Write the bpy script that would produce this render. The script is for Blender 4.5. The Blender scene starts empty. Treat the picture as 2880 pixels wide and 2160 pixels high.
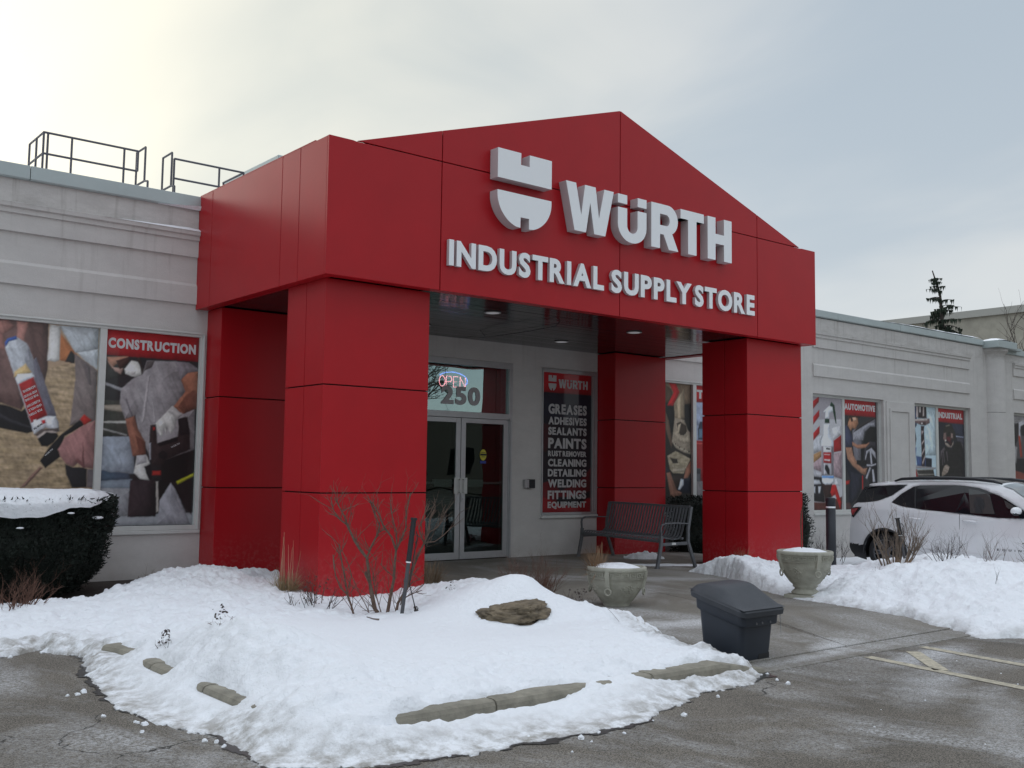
import bpy, bmesh, math, random
import numpy as np
from mathutils import Vector, Matrix

# ------------------------------------------------------------------ camera
S = bpy.context.scene
COL = S.collection
R = math.radians
CAMP = Vector((-5.111, -9.289, 1.328))
YAW, PITCH, ROLL, FPX = 0.684, 0.084, 0.013, 2923.5
cd = bpy.data.cameras.new('camera'); cam = bpy.data.objects.new('camera', cd); COL.objects.link(cam)
cd.sensor_width = 36.0; cd.lens = FPX / 2880.0 * 36.0; cd.clip_start = 0.05; cd.clip_end = 2000
F_ = Vector((math.sin(YAW)*math.cos(PITCH), math.cos(YAW)*math.cos(PITCH), math.sin(PITCH)))
R_ = Vector((math.cos(YAW), -math.sin(YAW), 0)); U_ = R_.cross(F_)
R2_ = R_*math.cos(ROLL) + U_*math.sin(ROLL); U2_ = U_*math.cos(ROLL) - R_*math.sin(ROLL)
cam.matrix_world = Matrix(((R2_.x, U2_.x, -F_.x, CAMP.x), (R2_.y, U2_.y, -F_.y, CAMP.y), (R2_.z, U2_.z, -F_.z, CAMP.z), (0, 0, 0, 1)))
S.camera = cam

# ------------------------------------------------------------------ sky, sun, exposure
SUN = Vector((0.0, 0.95, 0.29)).normalized()
W = bpy.data.worlds.new('World'); S.world = W; W.use_nodes = True
nt = W.node_tree; nt.nodes.clear()
def wn(t, **k):
    n = nt.nodes.new(t)
    for a, b in k.items(): setattr(n, a, b)
    return n
def wl(a, b): nt.links.new(a, b)
def wmath(op, a, b=None, c=None, clamp=False):
    n = wn('ShaderNodeMath', operation=op, use_clamp=clamp)
    for i, v in enumerate((a, b, c)):
        if v is None: continue
        if isinstance(v, (int, float)): n.inputs[i].default_value = v
        else: wl(v, n.inputs[i])
    return n.outputs[0]
def wmix(f, a, b, op='MIX'):
    n = wn('ShaderNodeMixRGB', blend_type=op)
    for i, v in enumerate((f, a, b)):
        if isinstance(v, (int, float)): n.inputs[i].default_value = v
        elif isinstance(v, tuple): n.inputs[i].default_value = (*v, 1)
        else: wl(v, n.inputs[i])
    return n.outputs[0]
tc = wn('ShaderNodeTexCoord'); sep = wn('ShaderNodeSeparateXYZ'); wl(tc.outputs['Generated'], sep.inputs[0])
zc = wmath('MAXIMUM', sep.outputs[2], 0.0)
dv = wmath('ADD', zc, 0.22)
cmb = wn('ShaderNodeCombineXYZ')
wl(wmath('DIVIDE', sep.outputs[0], dv), cmb.inputs[0]); wl(wmath('DIVIDE', sep.outputs[1], dv), cmb.inputs[1])
def noise(scale, det, rough, vec, dist=0.0):
    n = wn('ShaderNodeTexNoise'); n.inputs['Scale'].default_value = scale; n.inputs['Detail'].default_value = det
    n.inputs['Roughness'].default_value = rough; n.inputs['Distortion'].default_value = dist
    wl(vec, n.inputs['Vector']); return n.outputs['Fac']
mp = wn('ShaderNodeMapping'); wl(cmb.outputs[0], mp.inputs[0]); mp.inputs['Scale'].default_value = (1.0, 0.55, 1); mp.inputs['Rotation'].default_value = (0, 0, 0.5)
mp.inputs['Location'].default_value = (3.3, 1.7, 0)
n1 = noise(0.9, 4, 0.5, mp.outputs[0], 0.4); n2 = noise(2.4, 5, 0.5, mp.outputs[0], 0.6)
cl = wmath('ADD', wmath('MULTIPLY', n1, 0.72), wmath('MULTIPLY', n2, 0.28))
cr = wn('ShaderNodeMapRange'); cr.interpolation_type = 'SMOOTHSTEP'; wl(cl, cr.inputs[0])
cr.inputs[1].default_value = 0.39; cr.inputs[2].default_value = 0.60
sky = wn('ShaderNodeTexSky', sky_type='NISHITA'); sky.sun_disc = False
sky.sun_elevation = math.asin(SUN.z); sky.sun_rotation = math.atan2(SUN.x, SUN.y)
sky.dust_density = 2.0
cloud = wmix(cr.outputs[0], (0.335, 0.395, 0.455), (0.50, 0.523, 0.537))
# brighter, whiter towards the horizon
hz = wmath('POWER', wmath('SUBTRACT', 1.0, zc, clamp=True), 5.0)
cloud = wmix(wmath('MULTIPLY', hz, 0.75), cloud, (0.60, 0.63, 0.64))
# overcast deck brightens overhead
zen = wn('ShaderNodeMapRange'); wl(sep.outputs[2], zen.inputs[0]); zen.inputs[1].default_value = 0.42; zen.inputs[2].default_value = 0.95
cloud = wmix(wmath('MULTIPLY', zen.outputs[0], 1.0), cloud, (0.98, 1.06, 1.18))
# veiled sun glow
dt = wn('ShaderNodeVectorMath', operation='DOT_PRODUCT'); wl(tc.outputs['Generated'], dt.inputs[0]); dt.inputs[1].default_value = SUN
dd = wmath('MAXIMUM', dt.outputs['Value'], 0.0)
g1 = wmath('MULTIPLY', wmath('POWER', dd, 11.0), 0.21); g2 = wmath('MULTIPLY', wmath('POWER', dd, 5.0), 0.07)
glow = wmath('ADD', g1, g2)
warm = wn('ShaderNodeMapRange'); wl(dd, warm.inputs[0]); warm.inputs[1].default_value = 0.62; warm.inputs[2].default_value = 0.99; warm.interpolation_type = 'SMOOTHSTEP'
cloud = wmix(wmath('MULTIPLY', warm.outputs[0], 0.75), cloud, wmix(1.0, cloud, (1.14, 1.07, 0.90), 'MULTIPLY'))
glow = wmath('MULTIPLY', glow, wmath('ADD', 0.72, wmath('MULTIPLY', cr.outputs[0], 0.5)))
cloud = wmix(1.0, cloud, wmix(1.0, (1.0, 0.93, 0.68), glow, 'MULTIPLY'), 'ADD')
skyc = wmix(1.0, sky.outputs[0], (0.10, 0.10, 0.10), 'MULTIPLY')
tot = wmix(0.93, skyc, cloud)
bg = wn('ShaderNodeBackground'); wl(tot, bg.inputs[0]); bg.inputs[1].default_value = 1.0
wo = wn('ShaderNodeOutputWorld'); wl(bg.outputs[0], wo.inputs[0])
sl = bpy.data.lights.new('sun', 'SUN'); sl.energy = 0.8; sl.angle = R(14); sl.color = (1, 0.95, 0.88)
so = bpy.data.objects.new('sun', sl); COL.objects.link(so); so.rotation_euler = SUN.to_track_quat('Z', 'Y').to_euler()
S.view_settings.view_transform = 'Standard'; S.view_settings.look = 'None'; S.view_settings.exposure = 0.42
S.view_settings.gamma = 1.0; S.view_settings.use_curve_mapping = False
S.cycles.use_denoising = True; S.cycles.max_bounces = 8; S.cycles.transparent_max_bounces = 12

# ------------------------------------------------------------------ materials
def s2l(c):
    return tuple(((v/255)/12.92 if v/255 <= 0.04045 else ((v/255+0.055)/1.055)**2.4) for v in c)
MATS = {}
def mat(name, col, rough=0.6, metal=0.0, spec=0.5, noise_amt=0.0, nscale=8.0, col2=None, bump=0.0, bscale=60.0, detail=5, emit=None, coat=0.0, stretch=None):
    m = bpy.data.materials.new(name); m.use_nodes = True; t = m.node_tree; b = t.nodes['Principled BSDF']
    b.inputs['Base Color'].default_value = (*col, 1); b.inputs['Roughness'].default_value = rough; b.inputs['Metallic'].default_value = metal
    b.inputs['Specular IOR Level'].default_value = spec
    if coat: b.inputs['Coat Weight'].default_value = coat; b.inputs['Coat Roughness'].default_value = 0.08
    c = t.nodes.new('ShaderNodeTexCoord'); vec = c.outputs['Object']
    if stretch:
        mpn = t.nodes.new('ShaderNodeMapping'); mpn.inputs['Scale'].default_value = stretch; t.links.new(vec, mpn.inputs[0]); vec = mpn.outputs[0]
    if noise_amt or col2:
        n = t.nodes.new('ShaderNodeTexNoise'); n.inputs['Scale'].default_value = nscale; n.inputs['Detail'].default_value = detail; n.inputs['Roughness'].default_value = 0.62
        t.links.new(vec, n.inputs['Vector'])
        r = t.nodes.new('ShaderNodeMapRange'); t.links.new(n.outputs['Fac'], r.inputs[0]); r.inputs[1].default_value = 0.3; r.inputs[2].default_value = 0.7
        mx = t.nodes.new('ShaderNodeMixRGB'); t.links.new(r.outputs[0], mx.inputs[0])
        c2 = col2 if col2 else tuple(v*(1-noise_amt) for v in col)
        mx.inputs[1].default_value = (*c2, 1); mx.inputs[2].default_value = (*(col if col2 else tuple(v*(1+noise_amt*0.5) for v in col)), 1)
        t.links.new(mx.outputs[0], b.inputs['Base Color'])
    if bump:
        n = t.nodes.new('ShaderNodeTexNoise'); n.inputs['Scale'].default_value = bscale; n.inputs['Detail'].default_value = 4
        t.links.new(vec, n.inputs['Vector'])
        bp = t.nodes.new('ShaderNodeBump'); bp.inputs['Strength'].default_value = bump; bp.inputs['Distance'].default_value = 0.01
        t.links.new(n.outputs['Fac'], bp.inputs['Height']); t.links.new(bp.outputs[0], b.inputs['Normal'])
    if emit: b.inputs['Emission Color'].default_value = (*emit[0], 1); b.inputs['Emission Strength'].default_value = emit[1]
    MATS[name] = m; return m
red = mat('red_panel', (0.41, 0.006, 0.012), rough=0.36, spec=0.36, noise_amt=0.07, nscale=2.2, bump=0.06, bscale=1.3)
def splash(m):
    t = m.node_tree; b = t.nodes['Principled BSDF']; src = b.inputs['Base Color'].links[0].from_socket; g = t.nodes.new('ShaderNodeNewGeometry'); sp = t.nodes.new('ShaderNodeSeparateXYZ'); t.links.new(g.outputs['Position'], sp.inputs[0])
    r = t.nodes.new('ShaderNodeMapRange'); t.links.new(sp.outputs[2], r.inputs[0]); r.inputs[1].default_value = 0.55; r.inputs[2].default_value = 0.0
    n = t.nodes.new('ShaderNodeTexNoise'); n.inputs['Scale'].default_value = 22; n.inputs['Detail'].default_value = 9; n.inputs['Roughness'].default_value = 0.75; t.links.new(g.outputs['Position'], n.inputs['Vector'])
    q = t.nodes.new('ShaderNodeMapRange'); t.links.new(n.outputs['Fac'], q.inputs[0]); q.inputs[1].default_value = 0.48; q.inputs[2].default_value = 0.75
    mu = t.nodes.new('ShaderNodeMath'); mu.operation = 'MULTIPLY'; t.links.new(r.outputs[0], mu.inputs[0]); t.links.new(q.outputs[0], mu.inputs[1])
    mu2 = t.nodes.new('ShaderNodeMath'); mu2.operation = 'MULTIPLY'; t.links.new(mu.outputs[0], mu2.inputs[0]); mu2.inputs[1].default_value = 0.30
    mx = t.nodes.new('ShaderNodeMixRGB'); t.links.new(mu2.outputs[0], mx.inputs[0]); t.links.new(src, mx.inputs[1]); mx.inputs[2].default_value = (0.45, 0.38, 0.36, 1); t.links.new(mx.outputs[0], b.inputs['Base Color'])
splash(red)
dark = mat('joint_dark', (0.02, 0.004, 0.005), rough=0.8)
signw = mat('sign_white', (0.88, 0.90, 0.92), rough=0.35)
signs = mat('sign_return', (0.52, 0.49, 0.50), rough=0.4)
alu = mat('aluminium', (0.50, 0.51, 0.52), rough=0.42, metal=0.6, noise_amt=0.08, nscale=6)
frame_p = mat('frame_paint', (0.60, 0.61, 0.59), rough=0.5, noise_amt=0.06)
flash = mat('flashing_metal', (0.43, 0.49, 0.49), rough=0.5, metal=0.2, noise_amt=0.08, nscale=2)
railm = mat('rail_steel', (0.10, 0.10, 0.12), rough=0.5, metal=0.3)
benchm = mat('bench_steel', (0.115, 0.12, 0.13), rough=0.45, noise_amt=0.2, nscale=20)
blackp = mat('black_plastic', (0.016, 0.019, 0.026), rough=0.55, noise_amt=0.25, nscale=9, bump=0.15, bscale=220)
binm = mat('bin_body', (0.020, 0.027, 0.040), rough=0.5, noise_amt=0.15, nscale=5, bump=0.08, bscale=150)
binl = mat('bin_lid', (0.022, 0.026, 0.033), rough=0.55, col2=(0.040, 0.045, 0.054), nscale=5, bump=0.2, bscale=260)
twig = mat('twig_bark', (0.15, 0.115, 0.10), rough=0.9, noise_amt=0.35, nscale=30)
twigd = mat('twig_dark', (0.06, 0.045, 0.04), rough=0.9, noise_amt=0.3, nscale=30)
twigr = mat('twig_red', (0.13, 0.065, 0.045), rough=0.9, noise_amt=0.3, nscale=30)
bark = mat('shrub_bark', (0.135, 0.088, 0.066), rough=0.9, noise_amt=0.4, nscale=22, bump=0.4, bscale=90)
barkl = mat('shrub_bark_pale', (0.20, 0.155, 0.12), rough=0.9, noise_amt=0.4, nscale=22)
grassm = mat('dry_grass', (0.33, 0.25, 0.14), rough=0.9, noise_amt=0.35, nscale=16)
leafm = mat('yew_needles', (0.007, 0.013, 0.008), rough=0.8, noise_amt=0.5, nscale=7)
cedarm = mat('cedar_foliage', (0.022, 0.036, 0.022), rough=0.9, noise_amt=0.5, nscale=2)
urnm = mat('cast_stone', (0.44, 0.43, 0.36), rough=0.85, col2=(0.29, 0.285, 0.235), nscale=9, bump=0.5, bscale=70)
rockm = mat('boulder_rock', (0.24, 0.19, 0.125), rough=0.9, col2=(0.07, 0.055, 0.04), nscale=9, bump=1.0, bscale=38, stretch=(1, 1, 3.2))
curbm = mat('curb_concrete', (0.27, 0.25, 0.20), rough=0.9, noise_amt=0.35, nscale=9, bump=0.6, bscale=120)
soil = mat('garden_soil', (0.05, 0.042, 0.035), rough=1, noise_amt=0.4, nscale=20, bump=0.8, bscale=40)
yellow = mat('road_paint', (0.60, 0.54, 0.40), rough=0.8, col2=(0.24, 0.22, 0.18), nscale=26, detail=9)
carw = mat('car_paint', (0.76, 0.77, 0.79), rough=0.25, coat=1.0, noise_amt=0.05, nscale=2.5)
carb = mat('car_black_trim', (0.012, 0.013, 0.016), rough=0.5)
carg = mat('car_black_gloss', (0.008, 0.009, 0.012), rough=0.08)
tyre = mat('tyre_rubber', (0.018, 0.018, 0.020), rough=0.8)
lampr = mat('tail_lamp_red', (0.30, 0.008, 0.012), rough=0.15, coat=1.0)
stonefar = mat('far_wall_precast', (0.42, 0.40, 0.34), rough=0.9, noise_amt=0.22, nscale=1.4, bump=0.3, bscale=4)
wet = mat('meltwater', (0.045, 0.043, 0.040), rough=0.35, noise_amt=0.4, nscale=20)
letg = mat('vinyl_grey', (0.44, 0.43, 0.44), rough=0.5)
letw = mat('vinyl_white', (0.60, 0.60, 0.61), rough=0.5)
letd = mat('vinyl_dim', (0.50, 0.50, 0.50), rough=0.5)
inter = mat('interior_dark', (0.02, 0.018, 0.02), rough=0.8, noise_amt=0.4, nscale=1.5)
yelst = mat('sticker_yellow', (0.55, 0.50, 0.05), rough=0.5)
blust = mat('sticker_blue', (0.03, 0.06, 0.30), rough=0.5)
soff = mat('soffit_black', (0.010, 0.012, 0.013), rough=0.12, spec=0.25, noise_amt=0.2, nscale=2)
lampw = mat('downlight_lens', (0.6, 0.6, 0.6), rough=0.4, emit=((0.8, 0.82, 0.85), 0.10))
lampt = mat('downlight_trim', (0.35, 0.35, 0.36), rough=0.4)
roofm = mat('roof_membrane', (0.55, 0.57, 0.60), rough=0.9, noise_amt=0.1)
neonr = mat('neon_pink', (0.9, 0.3, 0.35), emit=((1.0, 0.33, 0.36), 7.0))
neonb = mat('neon_blue', (0.2, 0.3, 0.9), emit=((0.15, 0.28, 1.0), 5.0))

def snow_mat():
    m = mat('snow', (0.86, 0.88, 0.91), rough=0.75, spec=0.3)
    t = m.node_tree; b = t.nodes['Principled BSDF']; c = t.nodes.new('ShaderNodeTexCoord')
    a = t.nodes.new('ShaderNodeTexNoise'); a.inputs['Scale'].default_value = 16; a.inputs['Detail'].default_value = 7; a.inputs['Roughness'].default_value = 0.6
    d = t.nodes.new('ShaderNodeTexNoise'); d.inputs['Scale'].default_value = 120; d.inputs['Detail'].default_value = 3
    t.links.new(c.outputs['Object'], a.inputs['Vector']); t.links.new(c.outputs['Object'], d.inputs['Vector'])
    b1 = t.nodes.new('ShaderNodeBump'); b1.inputs['Strength'].default_value = 0.8; b1.inputs['Distance'].default_value = 0.035; t.links.new(a.outputs['Fac'], b1.inputs['Height'])
    b2 = t.nodes.new('ShaderNodeBump'); b2.inputs['Strength'].default_value = 0.5; b2.inputs['Distance'].default_value = 0.008; t.links.new(d.outputs['Fac'], b2.inputs['Height'])
    t.links.new(b1.outputs[0], b2.inputs['Normal']); t.links.new(b2.outputs[0], b.inputs['Normal'])
    # grit mixed into the snow where it was ploughed thin along the kerb
    at = t.nodes.new('ShaderNodeAttribute'); at.attribute_name = 'grit'
    g = t.nodes.new('ShaderNodeTexNoise'); g.inputs['Scale'].default_value = 9; g.inputs['Detail'].default_value = 8; g.inputs['Roughness'].default_value = 0.7
    t.links.new(c.outputs['Object'], g.inputs['Vector'])
    r = t.nodes.new('ShaderNodeMapRange'); t.links.new(g.outputs['Fac'], r.inputs[0]); r.inputs[1].default_value = 0.38; r.inputs[2].default_value = 0.62
    mu = t.nodes.new('ShaderNodeMath'); mu.operation = 'MULTIPLY'; t.links.new(r.outputs[0], mu.inputs[0]); t.links.new(at.outputs['Fac'], mu.inputs[1])
    mx = t.nodes.new('ShaderNodeMixRGB'); t.links.new(mu.outputs[0], mx.inputs[0]); mx.inputs[1].default_value = (0.86, 0.88, 0.91, 1); mx.inputs[2].default_value = (0.33, 0.31, 0.28, 1)
    t.links.new(mx.outputs[0], b.inputs['Base Color'])
    return m
snowm = snow_mat()

def ground_mat(name, base, speck, frost_lo, frost_hi, fcol=(0.50, 0.50, 0.50), sc=0.9, big=0.25, cracks=False, spots=()):
    m = mat(name, base, rough=0.85, spec=0.35); t = m.node_tree; b = t.nodes['Principled BSDF']; c = t.nodes.new('ShaderNodeTexCoord'); V = c.outputs['Object']
    def N(s, d, r, dist=0.0, st=None):
        v = V
        if st:
            q = t.nodes.new('ShaderNodeMapping'); q.inputs['Scale'].default_value = st; q.inputs['Rotation'].default_value = (0, 0, 0.5); t.links.new(V, q.inputs[0]); v = q.outputs[0]
        n = t.nodes.new('ShaderNodeTexNoise'); n.inputs['Scale'].default_value = s; n.inputs['Detail'].default_value = d; n.inputs['Roughness'].default_value = r; n.inputs['Distortion'].default_value = dist
        t.links.new(v, n.inputs['Vector']); return n.outputs['Fac']
    def MR(x, a, bb):
        r = t.nodes.new('ShaderNodeMapRange'); t.links.new(x, r.inputs[0]); r.inputs[1].default_value = a; r.inputs[2].default_value = bb; return r.outputs[0]
    def MX(f, a, bb, op='MIX'):
        n = t.nodes.new('ShaderNodeMixRGB'); n.blend_type = op
        for i, v in enumerate((f, a, bb)):
            if isinstance(v, (int, float)): n.inputs[i].default_value = v
            elif isinstance(v, tuple): n.inputs[i].default_value = (*v, 1)
            else: t.links.new(v, n.inputs[i])
        return n.outputs[0]
    col = MX(MR(N(130, 3, 0.6), 0.38, 0.62), tuple(v*(1-speck) for v in base), tuple(v*(1+speck) for v in base))
    col = MX(MR(N(48, 4, 0.75), 0.56, 0.72), col, tuple(v*(1+speck*1.4) for v in base))
    col = MX(MR(N(sc*1.3, 5, 0.6), 0.35, 0.7), MX(1.0, col, (1-big,)*3, 'MULTIPLY'), col)
    mu = t.nodes.new('ShaderNodeMath'); mu.operation = 'MULTIPLY'; t.links.new(MR(N(sc, 6, 0.65, 1.2, (1.0, 0.5, 1)), frost_lo, frost_hi), mu.inputs[0]); t.links.new(MR(N(45, 6, 0.85), 0.42, 0.60), mu.inputs[1])
    col = MX(mu.outputs[0], col, fcol)
    mu2 = t.nodes.new('ShaderNodeMath'); mu2.operation = 'MULTIPLY'; t.links.new(MR(N(150, 2, 0.5), 0.72, 0.76), mu2.inputs[0]); mu2.inputs[1].default_value = 0.6
    col = MX(mu2.outputs[0], col, (0.5, 0.5, 0.5))
    for cx, cy, rx, ry, rot, amt in spots:   # trodden powder snow and salt, each patch where it lies
        g1 = t.nodes.new('ShaderNodeVectorMath'); g1.operation = 'SUBTRACT'; t.links.new(V, g1.inputs[0]); g1.inputs[1].default_value = (cx, cy, 0)
        g2 = t.nodes.new('ShaderNodeVectorRotate'); g2.rotation_type = 'Z_AXIS'; g2.inputs['Angle'].default_value = -rot; t.links.new(g1.outputs[0], g2.inputs['Vector'])
        g3 = t.nodes.new('ShaderNodeVectorMath'); g3.operation = 'MULTIPLY'; t.links.new(g2.outputs[0], g3.inputs[0]); g3.inputs[1].default_value = (1/rx, 1/ry, 0)
        g4 = t.nodes.new('ShaderNodeVectorMath'); g4.operation = 'LENGTH'; t.links.new(g3.outputs[0], g4.inputs[0])
        s1 = t.nodes.new('ShaderNodeMath'); s1.operation = 'MULTIPLY_ADD'; t.links.new(N(5, 6, 0.75), s1.inputs[0]); s1.inputs[1].default_value = 1.6; t.links.new(g4.outputs['Value'], s1.inputs[2])
        s2 = t.nodes.new('ShaderNodeMath'); s2.operation = 'MULTIPLY'; t.links.new(MR(s1.outputs[0], 1.75, 0.95), s2.inputs[0]); t.links.new(MR(N(90, 4, 0.8), 0.36, 0.62), s2.inputs[1])
        s3 = t.nodes.new('ShaderNodeMath'); s3.operation = 'MULTIPLY'; t.links.new(s2.outputs[0], s3.inputs[0]); s3.inputs[1].default_value = amt
        col = MX(s3.outputs[0], col, (0.74, 0.75, 0.77))
    if cracks:
        dn = t.nodes.new('ShaderNodeTexNoise'); dn.inputs['Scale'].default_value = 1.6; dn.inputs['Detail'].default_value = 6; t.links.new(V, dn.inputs['Vector'])
        va = t.nodes.new('ShaderNodeVectorMath'); va.operation = 'MULTIPLY_ADD'; t.links.new(dn.outputs['Color'], va.inputs[0]); va.inputs[1].default_value = (0.9, 0.9, 0); t.links.new(V, va.inputs[2])
        vo = t.nodes.new('ShaderNodeTexVoronoi'); vo.feature = 'DISTANCE_TO_EDGE'; vo.inputs['Scale'].default_value = 0.42; t.links.new(va.outputs[0], vo.inputs['Vector'])
        cm = t.nodes.new('ShaderNodeMath'); cm.operation = 'MULTIPLY'; t.links.new(MR(vo.outputs['Distance'], 0.0026, 0.0006), cm.inputs[0]); t.links.new(MR(N(0.8, 3, 0.6), 0.52, 0.60), cm.inputs[1])
        col = MX(cm.outputs[0], col, (0.03, 0.028, 0.026))
    t.links.new(col, b.inputs['Base Color'])
    bp = t.nodes.new('ShaderNodeBump'); bp.inputs['Strength'].default_value = 0.8; bp.inputs['Distance'].default_value = 0.005; t.links.new(N(180, 3, 0.6), bp.inputs['Height']); t.links.new(bp.outputs[0], b.inputs['Normal'])
    return m
asph = ground_mat('asphalt', (0.160, 0.142, 0.118), 0.75, 0.48, 0.66, fcol=(0.44, 0.44, 0.44), big=0.28, cracks=True, spots=[(2.7, -4.95, 1.0, 0.22, 0.1, 0.75), (1.5, -5.6, 0.9, 0.30, 0.35, 0.45), (0.9, -6.4, 1.2, 0.25, 0.5, 0.4), (2.2, -6.3, 0.8, 0.3, 0.2, 0.45), (-3.1, -4.6, 0.5, 0.15, 1.2, 0.45)])
conc = ground_mat('patio_concrete', (0.205, 0.186, 0.156), 0.30, 0.46, 0.66, fcol=(0.46, 0.46, 0.46), big=0.22, sc=0.7, spots=[(2.15, -2.95, 0.9, 0.33, -0.35, 0.95), (2.35, -4.3, 0.50, 0.20, 0.2, 0.95), (2.0, -4.5, 1.3, 0.12, 0.0, 0.6), (5.0, -0.3, 1.3, 0.4, -0.5, 0.5), (6.1, 1.3, 1.0, 0.35, -0.7, 0.8), (3.0, 0.6, 1.5, 0.5, 0.1, 0.6), (3.4, -1.0, 1.0, 0.4, 0.5, 0.5)])

def stucco_mat():
    m = mat('stucco', (0.53, 0.515, 0.505), rough=0.9, spec=0.2); t = m.node_tree; b = t.nodes['Principled BSDF']; c = t.nodes.new('ShaderNodeTexCoord'); V = c.outputs['Object']
    def N(s, d, r, st=None):
        v = V
        if st:
            q = t.nodes.new('ShaderNodeMapping'); q.inputs['Scale'].default_value = st; t.links.new(V, q.inputs[0]); v = q.outputs[0]
        n = t.nodes.new('ShaderNodeTexNoise'); n.inputs['Scale'].default_value = s; n.inputs['Detail'].default_value = d; n.inputs['Roughness'].default_value = r
        t.links.new(v, n.inputs['Vector']); return n.outputs['Fac']
    def MR(x, a, bb, o1=0, o2=1):
        r = t.nodes.new('ShaderNodeMapRange'); t.links.new(x, r.inputs[0]); r.inputs[1].default_value = a; r.inputs[2].default_value = bb; r.inputs[3].default_value = o1; r.inputs[4].default_value = o2; return r.outputs[0]
    def MU(x, y):
        n = t.nodes.new('ShaderNodeMath'); n.operation = 'MULTIPLY'
        for i, v in enumerate((x, y)):
            if isinstance(v, (int, float)): n.inputs[i].default_value = v
            else: t.links.new(v, n.inputs[i])
        return n.outputs[0]
    def MX(f, a, bb):
        n = t.nodes.new('ShaderNodeMixRGB')
        for i, v in enumerate((f, a, bb)):
            if isinstance(v, (int, float)): n.inputs[i].default_value = v
            elif isinstance(v, tuple): n.inputs[i].default_value = (*v, 1)
            else: t.links.new(v, n.inputs[i])
        return n.outputs[0]
    sp = t.nodes.new('ShaderNodeSeparateXYZ'); t.links.new(V, sp.inputs[0]); Z = sp.outputs[2]
    col = MX(MR(N(2.2, 7, 0.7, (1, 1, 2.2)), 0.3, 0.7), (0.53, 0.515, 0.50), (0.61, 0.595, 0.575))
    col = MX(MU(MR(N(38, 5, 0.7, (1, 1, 2.5)), 0.5, 0.75), 0.35), col, (0.46, 0.445, 0.43))
    # weathering: run-off streaks, dirt lying on the moulding, grime above it
    st = MU(MR(N(7, 5, 0.6, (1.6, 1, 0.10)), 0.56, 0.78), MR(Z, 2.6, 4.4))
    col = MX(MU(st, 0.7), col, (0.33, 0.31, 0.29))
    band = MU(MU(MR(Z, 4.26, 4.31), MR(Z, 4.62, 4.31)), MR(N(3.5, 8, 0.8, (0.6, 1, 1.6)), 0.42, 0.68))
    col = MX(MU(band, 0.55), col, (0.25, 0.235, 0.215))
    low = MU(MR(Z, 0.5, 0.0), MR(N(4, 6, 0.7), 0.35, 0.7))
    col = MX(MU(low, 0.35), col, (0.33, 0.31, 0.28))
    t.links.new(col, b.inputs['Base Color'])
    bp = t.nodes.new('ShaderNodeBump'); bp.inputs['Strength'].default_value = 0.55; bp.inputs['Distance'].default_value = 0.006; t.links.new(N(75, 5, 0.7), bp.inputs['Height']); t.links.new(bp.outputs[0], b.inputs['Normal'])
    return m
stucco = stucco_mat()

def glass_mat(name, tint, refl, rough=0.0, rcol=(1, 1, 1)):
    m = bpy.data.materials.new(name); m.use_nodes = True; t = m.node_tree; t.nodes.clear()
    o = t.nodes.new('ShaderNodeOutputMaterial'); mx = t.nodes.new('ShaderNodeMixShader'); tr = t.nodes.new('ShaderNodeBsdfTransparent'); gl = t.nodes.new('ShaderNodeBsdfGlossy')
    tr.inputs[0].default_value = (*tint, 1); gl.inputs['Roughness'].default_value = rough; gl.inputs['Color'].default_value = (*rcol, 1)
    fr = t.nodes.new('ShaderNodeFresnel'); fr.inputs[0].default_value = 1.5
    ma = t.nodes.new('ShaderNodeMath'); ma.operation = 'ADD'; ma.use_clamp = True; t.links.new(fr.outputs[0], ma.inputs[0]); ma.inputs[1].default_value = refl
    t.links.new(ma.outputs[0], mx.inputs[0]); t.links.new(tr.outputs[0], mx.inputs[1]); t.links.new(gl.outputs[0], mx.inputs[2]); t.links.new(mx.outputs[0], o.inputs[0])
    # slight waviness of toughened panes
    c = t.nodes.new('ShaderNodeTexCoord'); n = t.nodes.new('ShaderNodeTexNoise'); n.inputs['Scale'].default_value = 1.6; n.inputs['Detail'].default_value = 1
    t.links.new(c.outputs['Object'], n.inputs['Vector']); bp = t.nodes.new('ShaderNodeBump'); bp.inputs['Strength'].default_value = 0.12; bp.inputs['Distance'].default_value = 0.02
    t.links.new(n.outputs['Fac'], bp.inputs['Height']); t.links.new(bp.outputs[0], gl.inputs['Normal'])
    return m
g_trans = glass_mat('transom_glass', (0.45, 0.47, 0.48), 0.27, rcol=(0.74, 0.98, 0.96))
g_door = glass_mat('door_glass', (0.50, 0.54, 0.53), 0.01, rcol=(0.8, 0.95, 0.92))
g_post = glass_mat('window_glass', (0.96, 0.96, 0.96), 0.0)
g_carR = glass_mat('car_privacy_glass', (0.06, 0.06, 0.065), 0.02)
g_carF = glass_mat('car_front_glass', (0.62, 0.64, 0.63), 0.02)

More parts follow.
